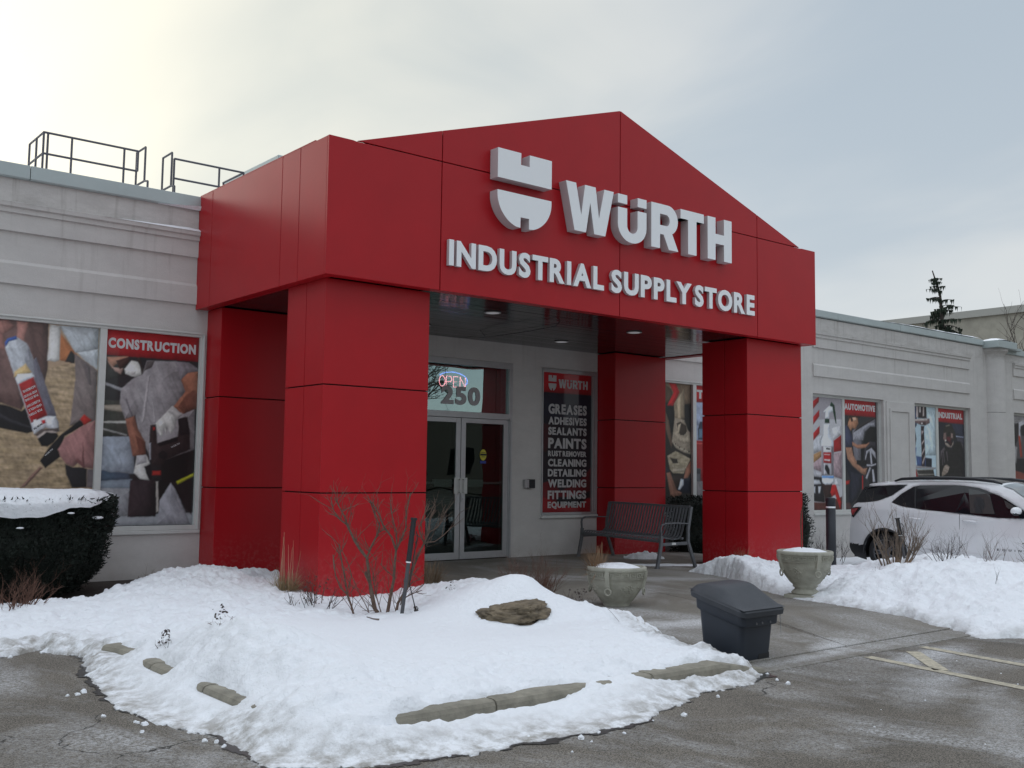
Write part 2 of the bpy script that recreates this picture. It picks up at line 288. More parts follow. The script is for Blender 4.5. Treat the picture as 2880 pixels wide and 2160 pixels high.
# ------------------------------------------------------------------ builders
class MB:
    def __init__(s): s.v = []; s.f = []
    def add(s, vs, fs):
        o = len(s.v); s.v += [tuple(v) for v in vs]; s.f += [tuple(i+o for i in f) for f in fs]
    def box(s, x0, y0, z0, x1, y1, z1):
        s.add([(x0,y0,z0),(x1,y0,z0),(x1,y1,z0),(x0,y1,z0),(x0,y0,z1),(x1,y0,z1),(x1,y1,z1),(x0,y1,z1)],
              [(0,3,2,1),(4,5,6,7),(0,1,5,4),(1,2,6,5),(2,3,7,6),(3,0,4,7)])
        return s
    def prism(s, poly, y0, y1, axis='y'):
        """polygon in the plane across `axis` pulled from y0 to y1"""
        n = len(poly)
        if axis == 'y': P = lambda a, b, c: (a, c, b)
        elif axis == 'x': P = lambda a, b, c: (c, a, b)
        else: P = lambda a, b, c: (a, b, c)
        vs = [P(a, b, y0) for a, b in poly] + [P(a, b, y1) for a, b in poly]
        s.add(vs, [tuple(range(n)), tuple(range(2*n-1, n-1, -1))] + [(i, i+n, (i+1) % n+n, (i+1) % n) for i in range(n)])
        return s
    def tube(s, pts, rad, n=6, cap=True):
        pts = [Vector(p) for p in pts]
        rr = rad if isinstance(rad, (list, tuple)) else [rad]*len(pts)
        o = len(s.v); up = None
        for i, p in enumerate(pts):
            d = (pts[min(i+1, len(pts)-1)] - pts[max(i-1, 0)])
            d = d.normalized() if d.length > 1e-9 else Vector((0, 0, 1))
            if up is None: up = Vector((0, 0, 1)) if abs(d.z) < 0.9 else Vector((1, 0, 0))
            a = d.cross(up)
            if a.length < 0.15: a = pa - d*pa.dot(d) if i else d.orthogonal()
            a.normalize(); b = a.cross(d).normalized(); up = b; pa = a
            for k in range(n):
                t = 2*math.pi*k/n
                s.v.append(tuple(p + (a*math.cos(t)+b*math.sin(t))*rr[i]))
        for i in range(len(pts)-1):
            for k in range(n):
                s.f.append((o+i*n+k, o+i*n+(k+1) % n, o+(i+1)*n+(k+1) % n, o+(i+1)*n+k))
        if cap:
            s.f.append(tuple(o+k for k in range(n-1, -1, -1))); s.f.append(tuple(o+(len(pts)-1)*n+k for k in range(n)))
        return s
    def lathe(s, prof, n=32, c=(0, 0, 0)):
        o = len(s.v)
        for r, z in prof:
            for k in range(n):
                t = 2*math.pi*k/n; s.v.append((c[0]+r*math.cos(t), c[1]+r*math.sin(t), c[2]+z))
        for i in range(len(prof)-1):
            for k in range(n):
                s.f.append((o+i*n+k, o+i*n+(k+1) % n, o+(i+1)*n+(k+1) % n, o+(i+1)*n+k))
        s.f.append(tuple(o+k for k in range(n-1, -1, -1))); s.f.append(tuple(o+(len(prof)-1)*n+k for k in range(n)))
        return s
def wloc(p):
    v = Vector((0, 0, 0))
    while p is not None: v += p.location; p = p.parent
    return v
def link(me, name, m, parent, smooth=False, bevel=0, weld=False):
    ob = bpy.data.objects.new(name, me); COL.objects.link(ob)
    if m and not me.materials: me.materials.append(m)
    if parent: ob.parent = parent
    if smooth:
        me.polygons.foreach_set('use_smooth', [True]*len(me.polygons))
    if bevel:
        md = ob.modifiers.new('bevel', 'BEVEL'); md.width = bevel; md.segments = 2; md.limit_method = 'ANGLE'; md.angle_limit = R(40)
    return ob
def build(mb, name, m, parent=None, smooth=False, bevel=0):
    o = wloc(parent)
    me = bpy.data.meshes.new(name); me.from_pydata([(a-o.x, b-o.y, c-o.z) for a, b, c in mb.v], [], mb.f); me.update()
    return link(me, name, m, parent, smooth, bevel)
def gridmesh(name, X, Y, Z, m, parent=None, keep=None, attr=None, smooth=True):
    """regular quad sheet from 2-D arrays"""
    o = wloc(parent); h, w = X.shape
    me = bpy.data.meshes.new(name)
    co = np.stack([X-o.x, Y-o.y, Z-o.z], -1).reshape(-1, 3).astype(np.float32)
    idx = np.arange(h*w).reshape(h, w)
    q = np.stack([idx[:-1, :-1], idx[:-1, 1:], idx[1:, 1:], idx[1:, :-1]], -1).reshape(-1, 4)
    if keep is not None:
        kf = keep.reshape(-1)[q].any(1); q = q[kf]
        used = np.zeros(h*w, bool); used[q.reshape(-1)] = True
        rm = np.cumsum(used)-1; co = co[used]; q = rm[q]
        if attr is not None: attr = attr.reshape(h*w, -1)[used]
    elif attr is not None: attr = attr.reshape(h*w, -1)
    me.vertices.add(len(co)); me.vertices.foreach_set('co', co.reshape(-1))
    me.loops.add(len(q)*4); me.loops.foreach_set('vertex_index', q.reshape(-1).astype(np.int32))
    me.polygons.add(len(q)); me.polygons.foreach_set('loop_start', np.arange(0, len(q)*4, 4, dtype=np.int32))
    me.update(calc_edges=True)
    if attr is not None:
        if attr.shape[1] == 1:
            a = me.attributes.new('grit', 'FLOAT', 'POINT'); a.data.foreach_set('value', attr[:, 0].astype(np.float32))
        else:
            a = me.attributes.new('print', 'FLOAT_COLOR', 'POINT')
            a.data.foreach_set('color', np.concatenate([attr, np.ones((len(attr), 1))], 1).astype(np.float32).reshape(-1))
    return link(me, name, m, parent, smooth)
def thing(name, label, cat, loc=(0, 0, 0), rotz=0.0, group=None):
    o = bpy.data.objects.new(name, None); COL.objects.link(o); o.location = loc; o.rotation_euler = (0, 0, rotz)
    o['label'] = label; o['category'] = cat
    if group: o['group'] = group
    o.empty_display_size = 0.1
    return o
def tag(o, label, cat, group=None):
    o['label'] = label; o['category'] = cat
    if group: o['group'] = group
    return o
def struct(o): o['kind'] = 'structure'; return o
def plain(name, parent=None, loc=(0, 0, 0)):
    o = bpy.data.objects.new(name, None); COL.objects.link(o); o.location = loc; o.empty_display_size = 0.1
    if parent: o.parent = parent
    return o
def copy_tree(o, parent=None):
    c = o.copy(); COL.objects.link(c); c.parent = parent
    for ch in list(o.children): copy_tree(ch, c)
    return c

# numpy noise
def vnoise(x, y, seed=0):
    xi = np.floor(x).astype(np.int64); yi = np.floor(y).astype(np.int64); fx = x-xi; fy = y-yi
    fx = fx*fx*(3-2*fx); fy = fy*fy*(3-2*fy)
    def h(a, b):
        n = (a*374761393 + b*668265263 + seed*1442695041) & 0xFFFFFFFF
        n = ((n ^ (n >> 13))*1274126177) & 0xFFFFFFFF
        return ((n ^ (n >> 16)) & 0xFFFF)/65535.0
    return (h(xi, yi)*(1-fx)+h(xi+1, yi)*fx)*(1-fy)+(h(xi, yi+1)*(1-fx)+h(xi+1, yi+1)*fx)*fy
def fbm(x, y, s, o=4, seed=0, g=0.5):
    t = 0; a = 1; n = 0
    for k in range(o):
        t = t+a*vnoise(x*s+k*17.3, y*s-k*9.1, seed+k); n += a; a *= g; s *= 2.03
    return t/n
def inpoly(px, py, poly):
    r = np.zeros(px.shape, bool); n = len(poly); j = n-1
    for i in range(n):
        xi, yi = poly[i]; xj, yj = poly[j]
        if yi != yj:
            r ^= ((yi > py) != (yj > py)) & (px < (xj-xi)*(py-yi)/(yj-yi)+xi)
        j = i
    return r
def sdist(px, py, poly, closed=True):
    """distance to polyline; positive inside when closed"""
    d = np.full(px.shape, 1e9); n = len(poly)
    for i in range(n if closed else n-1):
        ax, ay = poly[i]; bx, by = poly[(i+1) % n]; vx, vy = bx-ax, by-ay; L = vx*vx+vy*vy+1e-12
        t = np.clip(((px-ax)*vx+(py-ay)*vy)/L, 0, 1); d = np.minimum(d, np.hypot(px-ax-t*vx, py-ay-t*vy))
    return np.where(inpoly(px, py, poly), d, -d) if closed else d

# ------------------------------------------------------------------ ground
def zground(x, y):
    t = np.clip((x-8.6)/2.6, 0, 1); t = t*t*(3-2*t)
    return -0.06 - 0.34*t
gx = np.concatenate([[-900, -300, -120, -60, -30, -16], np.arange(-10, 8, 1.0), np.arange(8, 12.2, 0.3), [13, 15, 18, 22, 30, 45, 70, 130, 300, 900]])
gy = np.array([-900, -300, -120, -60, -30, -18, -12, -9, -7, -5.5, -4.5, -3, -1.5, 0, 2, 4, 8, 20, 60, 150, 400, 900], float)
GX, GY = np.meshgrid(gx, gy)
struct(gridmesh('asphalt_ground', GX, GY, zground(GX, GY), asph))
# patio slabs, falling to the gutter
def zpatio(y): return -0.045*min(1.0, max(0.0, (-3.3-y)/1.05))
patio = plain('patio'); patio['kind'] = 'structure'
J = lambda x, y: (x, y)
slabs = [[(0.6, -4.36), (2.44, -4.36), (2.90, -3.3), (3.30, -2.3), (0.6, -2.3)],
         [(2.452, -4.36), (4.9, -4.36), (4.9, -3.3), (4.9, -2.3), (3.312, -2.3), (2.912, -3.3)],
         [(0.6, -2.29), (3.306, -2.29), (3.72, -0.9), (3.72, -0.4), (0.6, -0.4)],
         [(3.32, -2.29), (6.6, -2.29), (6.6, -0.4), (3.732, -0.4), (3.732, -0.9)],
         [(0.6, -0.39), (4.3, -0.39), (4.3, 1.25), (0.6, 1.25)], [(4.312, -0.39), (6.98, -0.39), (6.98, 1.25), (4.312, 1.25)],
         [(0.6, 1.262), (4.3, 1.262), (4.3, 3.34), (0.6, 3.34)], [(4.312, 1.262), (8.5, 1.262), (8.5, 3.34), (4.312, 3.34)]]
for k, p in enumerate(slabs):
    mb = MB(); n = len(p)
    mb.add([(x, y, zpatio(y)) for x, y in p]+[(x, y, -0.3) for x, y in p], [tuple(range(n)), tuple(range(2*n-1, n-1, -1))]+[((i+1) % n, i, i+n, (i+1) % n+n) for i in range(n)])
    build(mb, 'concrete_slab', conc, patio, bevel=0.006)
mb = MB()
for a, b in ((0.95, 2.4), (2.41, 4.2), (4.21, 6.5)):
    mb.box(a, -4.66, -0.3, b, -4.37, -0.052)
build(mb, 'gutter_strip', conc, patio, bevel=0.006)

# kerb round the planting island
curb = plain('curb'); curb['kind'] = 'structure'
CUT = 0.055
path = [(1.0, -4.655), (-0.15, -4.655), (-1.42, -4.655), (-2.15, -4.655)]
for k in range(1, 7):
    a = R(90*k/6); path.append((-2.15-0.42*math.sin(a), -4.235-0.42*math.cos(a)))
path += [(-2.57, -3.35), (-2.57, -2.5), (-2.53, -1.9)]
for k in range(1, 6):
    a = R(62*k/5); path.append((-3.13+0.6*math.cos(a), -1.9+0.75*math.sin(a)))
path += [(-4.5, -1.05), (-7, -0.95)]
def curb_piece(pa, w0=0.0, end=None):
    mb = MB(); secs = []
    for i, p in enumerate(pa):
        p = Vector((*p, 0)); d = Vector((*pa[min(i+1, len(pa)-1)], 0))-Vector((*pa[max(i-1, 0)], 0)); d.normalize(); nrm = Vector((d.y, -d.x, 0))
        zt = CUT if not (end and i == 0) else -0.03
        prof = [(0, -0.3), (0.0, zt-0.03), (0.012, zt-0.008), (0.035, zt), (0.15, zt), (0.15, -0.3)]
        secs.append([(p.x+nrm.x*a, p.y+nrm.y*a, z) for a, z in prof])
    n = 6; vs = [v for s_ in secs for v in s_]; fs = []
    for i in range(len(secs)-1):
        for k in range(n): fs.append((i*n+k, i*n+(k+1) % n, (i+1)*n+(k+1) % n, (i+1)*n+k))
    fs.append(tuple(range(n-1, -1, -1))); fs.append(tuple((len(secs)-1)*n+k for k in range(n)))
    mb.add(vs, fs)
    ob = build(mb, 'curb_stone', curbm, curb); bm = bmesh.new(); bm.from_mesh(ob.data); bmesh.ops.recalc_face_normals(bm, faces=bm.faces); bm.to_mesh(ob.data); bm.free()
def sub(p, q, t): return (p[0]+(q[0]-p[0])*t, p[1]+(q[1]-p[1])*t)
curb_piece([path[0], sub(path[0], path[1], 0.4), sub(path[0], path[1], 0.985)], end=True)
curb_piece([path[1], sub(path[1], path[2], 0.99)]); curb_piece([path[2], path[3]]+path[4:9])
curb_piece(path[9:11]+[]); curb_piece([sub(path[10], path[11], 0.02), path[11]]); curb_piece([sub(path[11], path[12], 0.03)]+path[12:15])

# painted stall markings
def sheet(name, polys, z, m, lab=None):
    mb = MB()
    for p in polys: mb.add([(x, y, z) for x, y in p], [tuple(range(len(p)))])
    return build(mb, name, m)
def stripe(a, b, w):
    a = Vector(a); b = Vector(b); d = (b-a).normalized(); n = Vector((-d.y, d.x))*w/2
    return [tuple(a+n), tuple(a-n), tuple(b-n), tuple(b+n)]
zp = -0.06+0.004
struct(sheet('stall_markings', [stripe((2.18, -4.72), (1.78, -7.2), 0.10), stripe((2.98, -4.72), (2.55, -7.3), 0.10), stripe((2.70, -4.80), (2.12, -5.35), 0.11)], zp, yellow))

# ------------------------------------------------------------------ snow
def tps(pts, X, Y, lam=1e-3):
    P = np.array(pts, float); n = len(P)
    d = np.hypot(P[:, None, 0]-P[None, :, 0], P[:, None, 1]-P[None, :, 1])
    K = np.where(d > 0, d*d*np.log(d+1e-12), 0)+lam*np.eye(n)
    A = np.zeros((n+3, n+3)); A[:n, :n] = K; A[:n, n] = 1; A[:n, n+1:] = P[:, :2]; A[n, :n] = 1; A[n+1:, :n] = P[:, :2].T
    w = np.linalg.solve(A, np.concatenate([P[:, 2], [0, 0, 0]]))
    Z = w[n]+w[n+1]*X+w[n+2]*Y
    for i in range(n):
        r2 = (X-P[i, 0])**2+(Y-P[i, 1])**2
        Z += w[i]*0.5*r2*np.log(r2+1e-12)
    return Z
def snowfield(name, region, pts, res, box, ground, seed, edgew=0.10, lumps=None, holes=(), gritfn=None, amp=1.0):
    x0, x1, y0, y1 = box
    X, Y = np.meshgrid(np.arange(x0, x1+res, res), np.arange(y0, y1+res, res))
    Z = tps(pts, X[::3, ::3], Y[::3, ::3])
    # bilinear upsample of the smooth field
    yi = np.arange(X.shape[0])/3; xi = np.arange(X.shape[1])/3
    y0i = np.minimum(yi.astype(int), Z.shape[0]-2); x0i = np.minimum(xi.astype(int), Z.shape[1]-2); fy = (yi-y0i)[:, None]; fx = (xi-x0i)[None, :]
    Z = (Z[y0i][:, x0i]*(1-fy)*(1-fx)+Z[y0i][:, x0i+1]*(1-fy)*fx+Z[y0i+1][:, x0i]*fy*(1-fx)+Z[y0i+1][:, x0i+1]*fy*fx)
    wob = (fbm(X, Y, 2.2, 5, seed, 0.6)-0.5)*0.26+(fbm(X, Y, 14, 3, seed+9)-0.5)*0.08
    e = sdist(X, Y, region)+wob
    G = ground(X, Y)
    rough = np.clip(1-e/0.9, 0.12, 1) if lumps is None else lumps(X, Y, e)
    Z = Z+rough*amp*((fbm(X, Y, 5.5, 5, seed+3, 0.6)-0.5)*0.105+(0.5-abs(fbm(X, Y, 9, 3, seed+13)-0.5)*4)*0.02+(fbm(X, Y, 26, 3, seed+5)-0.5)*0.030)+(fbm(X, Y, 1.7, 3, seed+7)-0.5)*0.02
    prof = np.clip(e/edgew, 0, 1)**0.6
    Zs = G+(np.maximum(Z-G, 0.018))*prof
    Zs = np.where(e < 0, G-0.03-0.05*np.clip(-e/0.05, 0, 1), Zs)
    for hp, hz, hs in holes:
        he = sdist(X, Y, hp)+(fbm(X, Y, 9, 5, seed+21, 0.6)-0.5)*0.085
        t = np.clip(he/hs, 0, 1); Zs = np.where(he > 0, np.minimum(Zs, Zs*(1-t)+hz*t), Zs)
    gr = np.zeros_like(X) if gritfn is None else gritfn(X, Y, e)
    ob = gridmesh(name, X, Y, Zs, snowm, None, keep=e > -0.04, attr=gr[..., None])
    return ob, X, Y, Zs
fl = lambda X, Y: np.full(X.shape, -0.06)
def g_island(X, Y):
    g = np.full(X.shape, -0.06)
    g = np.where((X > 0.6) & (Y > -4.36), -0.045*np.clip((-3.3-Y)/1.05, 0, 1), g)
    return g
island = [(-7.5, -1.05), (-4.2, -1.08), (-3.12, -1.05), (-2.78, -0.82), (-2.66, -1.44), (-2.92, -2.5), (-3.02, -3.15), (-2.98, -3.67), (-2.80, -4.08), (-2.82, -4.72), (-2.40, -5.08), (-1.54, -5.14), (-0.96, -5.18), (-0.43, -5.05), (0.37, -4.84), (0.93, -4.76),
          (1.05, -4.55), (0.98, -4.2), (0.98, -3.75), (1.35, -3.35), (1.55, -2.9), (1.72, -2.2), (1.80, -1.2), (1.85, -0.3), (1.70, 0.25), (1.35, 1.25), (0.9, 2.1), (0.2, 2.95), (-0.2, 3.3), (-0.75, 3.1), (-1.15, 2.2), (-1.7, 1.45), (-2.6, 1.15), (-7.5, 1.5)]
ipts = [(-7, -0.8, 0.02), (-7, 1.2, 0.05), (-4.5, -0.8, 0.02), (-4.5, 1, 0.06), (-3.1, -0.75, 0.02), (-3.2, 0.2, 0.07), (-2.5, 0.5, 0.08), (-2.0, -0.5, 0.10), (-2.6, 1.1, 0.05), (-1.7, 1.35, 0.05),
        (-1.3, 0.4, 0.14), (-1.0, 1.5, 0.20), (-0.45, 1.5, 0.25), (-0.1, 2.2, 0.16), (0.0, 2.8, 0.08), (-0.9, 2.3, 0.06), (0.15, 1.4, 0.08), (-0.1, 0.9, 0.12), (-0.05, 0.2, 0.07),
        (0.3, 0.0, 0.02), (1.0, 0.05, 0.03), (1.45, 0.2, 0.07), (0.8, 1.5, 0.05), (1.5, 0.8, 0.02), (1.0, -0.5, 0.16), (1.3, -0.6, 0.20),
        (-1.0, -1.0, 0.10), (-0.3, -0.9, 0.03), (0.4, -0.8, 0.02), (-0.6, -1.9, 0.10), (0.1, -1.6, 0.07), (1.25, -1.0, 0.265), (1.5, -0.7, 0.20), (1.5, -1.2, 0.20), (1.6, -1.7, 0.10), (1.0, -1.5, 0.22),
        (0.62, -2.35, 0.45), (0.48, -2.15, 0.38), (0.78, -2.42, 0.40), (0.15, -2.35, 0.25), (0.35, -2.80, 0.16), (0.93, -2.35, 0.28), (1.1, -2.45, 0.14), (1.1, -2.1, 0.2), (1.42, -2.3, 0.09), (0.6, -1.85, 0.33), (-0.1, -2.8, 0.13), (0.6, -3.1, 0.15),
        (1.22, -2.72, 0.19), (1.18, -2.95, 0.175), (0.95, -3.1, 0.18), (1.12, -3.3, 0.115), (1.1, -3.65, 0.06), (0.9, -3.45, 0.12), (0.75, -3.9, 0.10), (0.5, -3.4, 0.16), (0.93, -4.3, 0.05), (0.7, -4.5, 0.06), (0.2, -4.45, 0.09), (-0.5, -4.3, 0.12),
        (-1, -3, 0.16), (-0.4, -3.5, 0.155), (-1.2, -4.2, 0.13), (-1.9, -4.35, 0.13), (-2.2, -4.0, 0.19), (-2.24, -3.4, 0.27), (-2.25, -2.9, 0.32), (-2.15, -2.5, 0.27), (-2.0, -2.0, 0.20), (-1.7, -2.8, 0.21), (-1.6, -3.6, 0.18),
        (-2.5, -3.6, 0.075), (-2.52, -2.9, 0.085), (-2.5, -2.3, 0.085), (-2.35, -1.6, 0.09), (-2.5, -1.1, 0.03), (-2.45, -4.3, 0.11), (-2.35, -4.58, 0.11), (-2.2, -4.62, 0.10), (-1.5, -4.60, 0.075), (-0.5, -4.60, 0.075), (0.3, -4.60, 0.07),
        (-2.72, -2.6, -0.02), (-2.80, -3.4, -0.03), (-2.68, -3.9, -0.02), (-2.62, -4.6, -0.01), (-2.3, -4.85, -0.02), (-1.5, -4.82, -0.01), (-1.5, -5.0, -0.04), (-0.7, -4.8, -0.01), (-0.7, -5.0, -0.04), (0.2, -4.76, -0.03)]
HC = CUT-0.03
holes = [([(-2.12, -4.76), (-2.34, -4.69), (-2.0, -4.58), (-1.6, -4.53), (-1.0, -4.51), (-0.72, -4.54), (-0.66, -4.60), (-0.9, -4.72), (-1.5, -4.74)], HC-0.05, 0.08),
         ([(0.0, -2.97), (0.46, -2.66), (0.56, -2.70), (0.42, -2.90), (0.10, -3.08), (-0.08, -3.06)], 0.115, 0.05),
         ([(0.0, -4.67), (0.12, -4.53), (0.5, -4.50), (0.85, -4.58), (0.92, -4.72), (0.4, -4.74)], HC-0.05, 0.06),
         ([(-2.68, -3.86), (-2.68, -3.20), (-2.44, -3.16), (-2.46, -3.80)], HC-0.012, 0.08),
         ([(-2.67, -2.82), (-2.66, -2.28), (-2.42, -2.26), (-2.46, -2.78)], HC-0.008, 0.08),
         ([(-2.66, -2.05), (-2.70, -1.62), (-2.84, -1.32), (-2.62, -1.18), (-2.42, -1.60), (-2.42, -2.0)], HC-0.008, 0.08)]
def lump_island(X, Y, e):
    out = np.clip((-4.58-Y)/0.12, 0, 1)+np.clip((-2.50-X)/0.12, 0, 1)*(Y < -1.2)
    smooth = np.clip(sdist(X, Y, [(-2.1, -4.1), (0.4, -4.25), (1.0, -3.2), (1.2, -2.0), (0.6, -1.3), (-0.6, -0.9), (-1.6, -1.6), (-2.0, -2.8)])/0.5, 0, 1)
    back = np.clip((Y-0.3)/1.2, 0, 1)*0.5
    return (np.clip(1.0-0.90*smooth, 0.10, 1)*0.95+back)*(1-0.62*np.clip(out, 0, 1))
def grit_island(X, Y, e):
    out = np.clip(1-e/0.38, 0, 1)*((Y < -0.7) & (X < 1.2))
    dirt = 0.34*np.exp(-((X+0.5)**2/0.5+(Y-0.9)**2/0.7))+0.28*np.exp(-((X-1.2)**2/0.25+(Y+0.7)**2/0.3))+0.22*np.exp(-((X+2.3)**2/0.1+(Y+3.0)**2/1.2))
    return np.clip(out*1.25+dirt, 0, 1)*0.95
snow1, SX, SY, SZ = snowfield('snow_cover', island, ipts, 0.022, (-7.5, 2.1, -5.45, 3.36), g_island, 4, lumps=lump_island, holes=holes, gritfn=grit_island)
struct(snow1)
def zsnow(x, y):
    i = int(round((y-SY[0, 0])/0.022)); j = int(round((x-SX[0, 0])/0.022))
    return float(SZ[max(0, min(i, SZ.shape[0]-1)), max(0, min(j, SZ.shape[1]-1))])
def g_bank(X, Y):
    g = zground(X, Y)+0.0
    g = np.where((X < 7.4) & (Y > -4.36), -0.045*np.clip((-3.3-Y)/1.05, 0, 1), g)
    return g
bank = [(4.50, -2.35), (4.42, -2.62), (4.36, -3.2), (4.28, -3.84), (4.0, -4.45), (3.72, -4.80), (4.1, -5.03), (4.9, -5.15), (6.2, -5.4), (8.5, -6.0), (12.0, -6.0), (14.8, -2.5), (15.5, 3.38),
        (9.2, 3.38), (8.9, 2.0), (8.45, 1.2), (7.0, 0.15), (6.3, 0.45), (5.85, 0.25), (5.7, -0.5), (5.15, -1.1), (4.75, -1.75)]
bpts = [(4.6, -2.5, 0.03), (4.95, -2.45, 0.09), (4.80, -2.1, 0.07), (4.85, -2.9, 0.20), (5.05, -3.2, 0.33), (5.35, -3.3, 0.40), (4.7, -3.5, 0.17), (5.0, -3.9, 0.30), (4.5, -4.2, 0.12), (4.3, -4.7, 0.06), (5.0, -4.7, 0.20), (5.6, -4.2, 0.37), (5.3, -5.0, 0.12), (6.2, -5.2, 0.2),
        (6.2, -3.2, 0.36), (6.5, -4.4, 0.36), (7.2, -4.4, 0.30), (8.5, -5.5, 0.15), (5.4, -2.5, 0.18), (6.3, -2.3, 0.20), (5.0, -1.6, 0.18), (5.3, -1.3, 0.23), (5.75, -0.6, 0.26), (6.1, -0.3, 0.22), (6.4, 0.1, 0.17), (6.7, -0.2, 0.15), (6.0, 0.25, 0.06), (6.2, -1.2, 0.10),
        (7.3, -0.6, 0.05), (7.2, -2.2, 0.27), (7.9, -2.0, 0.30), (8.5, -2.6, 0.22), (7.6, -3.0, 0.27), (8.5, -1.0, -0.02), (8.5, 0.5, -0.05), (9.0, 2.5, -0.02), (10, 0.5, -0.22), (10, 2.8, -0.16), (9.8, -2, -0.12), (10, -4, -0.15), (12, 0, -0.38), (12, 3, -0.36), (12, -3, -0.36), (14.5, 3, -0.37), (14, -1, -0.38), (12, -5.5, -0.36), (9.5, -5.5, -0.1)]
def lump_bank(X, Y, e):
    return np.where(X < 8.5, 0.85, 0.3)*np.clip(e/0.2, 0.4, 1)
snow2, BX, BY, BZ = snowfield('snow_bank', bank, bpts, 0.028, (3.4, 15.6, -6.3, 3.40), g_bank, 31, lumps=lump_bank, edgew=0.08, gritfn=lambda X, Y, e: np.clip(1-e/0.15, 0, 1)*0.5, amp=1.35)
struct(snow2)
def zbank(x, y):
    i = int(round((y-BY[0, 0])/0.028)); j = int(round((x-BX[0, 0])/0.028))
    return float(BZ[max(0, min(i, BZ.shape[0]-1)), max(0, min(j, BZ.shape[1]-1))])
# meltwater rim on the asphalt round the snow
def melt(name, poly, seed):
    X, Y = np.meshgrid(np.arange(-4.6, 1.3, 0.013), np.arange(-5.4, -0.7, 0.013))
    wob = (fbm(X, Y, 2.2, 5, 4, 0.6)-0.5)*0.26+(fbm(X, Y, 14, 3, 13)-0.5)*0.08
    e = sdist(X, Y, poly)+wob+0.004+(fbm(X, Y, 2.1, 5, 77, 0.6)-0.5)*0.28
    k = (e > 0) & (Y < -0.9+0*X) & (Y < np.where(X > 0.9, -4.66, 9))
    return gridmesh(name, X, Y, np.full(X.shape, -0.056), wet, keep=k & (fbm(X, Y, 30, 2, 5) > 0.2), smooth=False)
o = melt('wet_asphalt_edge', island, 3); o['kind'] = 'structure'
# scattered chunks of snow and ice on the asphalt
rnd = random.Random(5)
mb = MB()
for k in range(70):
    if k < 45:
        i = rnd.randrange(2, 15); a, b = island[i], island[(i+1)]; t = rnd.random(); x = a[0]+(b[0]-a[0])*t+rnd.gauss(0, 0.10)-0.03; y = a[1]+(b[1]-a[1])*t+rnd.gauss(0, 0.12)-0.05
        s_ = rnd.uniform(0.006, 0.022)
    else:
        x = rnd.uniform(-4, 4); y = rnd.uniform(-7, -5); s_ = rnd.uniform(0.003, 0.007)
    vs = []
    for q in range(3):
        for w in range(5):
            r_ = s_*(1.0, 0.9, 0.35)[q]*rnd.uniform(0.7, 1.3); th = w*1.2566+rnd.uniform(-.3, .3)
            vs.append((x+r_*math.cos(th), y+r_*math.sin(th), -0.06+s_*(0, 0.55, 1.0)[q]*rnd.uniform(0.8, 1.1)))
    fs = [(q*5+w, q*5+(w+1) % 5, q*5+5+(w+1) % 5, q*5+5+w) for q in range(2) for w in range(5)]+[(10, 11, 12, 13, 14)]
    mb.add(vs, fs)
ob = build(mb, 'snow_crumbs', snowm); ob['kind'] = 'stuff'

# ------------------------------------------------------------------ store building
YW = 3.33
bld = thing('store_building', 'long low grey stucco store building with picture windows and raised bands behind the red entrance', 'building')
openings = [(-2.47, 0.135, 0.56, 3.02), (3.22, 5.19, 0.0, 3.02), (5.80, 7.02, 0.64, 3.0), (8.2, 10.80, 0.60, 3.01), (13.17, 15.82, 0.56, 3.02), (17.12, 19.70, 0.56, 3.02), (21.97, 24.6, 0.56, 3.02)]
WX0, WX1 = -14.0, 34.0
mb = MB(); x = WX0
for a, b, z0, z1 in openings:
    mb.box(x, YW, -0.5, a, YW+0.3, 4.60); x = b
    if z0 > 0: mb.box(a, YW, -0.5, b, YW+0.3, z0)
    mb.box(a, YW, z1, b, YW+0.3, 4.60)
mb.box(x, YW, -0.5, WX1, YW+0.3, 4.60)
build(mb, 'wall', stucco, bld)
mb = MB(); mb.box(WX0, YW+0.3, 4.35, WX1, 26, 4.45); build(mb, 'roof', roofm, bld)
mb = MB(); mb.box(WX0, 25.7, -0.5, WX1, 26, 4.35); mb.box(WX0, YW+0.3, -0.5, WX0+0.3, 25.7, 4.35); mb.box(WX1-0.3, YW+0.3, -0.5, WX1, 25.7, 4.35)
build(mb, 'rear_wall', stucco, bld)
# bands and mouldings
def bandprof(prof, a, b):
    m = MB(); m.prism([(y, z) for y, z in prof], a, b, axis='x'); return m
for a, b in ((WX0, 0.015), (8.46, 10.8), (13.17, 19.66), (21.95, 27.0)):
    e = YW+0.01
    build(bandprof([(e, 3.37), (YW-0.032, 3.375), (YW-0.032, 3.60), (YW-0.004, 3.64), (e, 3.64)], a, b), 'stucco_band', stucco, bld)
    build(bandprof([(e, 3.97), (YW-0.032, 3.975), (YW-0.032, 4.175), (YW-0.055, 4.185), (YW-0.055, 4.235), (YW-0.08, 4.25), (YW-0.085, 4.30), (YW-0.03, 4.315), (e, 4.315)], a, b), 'stucco_moulding', stucco, bld)
# snow lying on the ledge beside the portico
Xs, Ts = np.meshgrid(np.linspace(-1.2, 0.01, 60), np.linspace(0, 1, 7))
hh = np.clip((Xs+1.15)/1.0, 0, 1)**0.7*(0.022+0.022*fbm(Xs, Ts, 5, 3, 3))
gridmesh('ledge_snow', Xs, YW-0.090+Ts*0.09, 4.297+0.012*Ts+hh*np.sin(Ts*math.pi*0.6), snowm, bld)
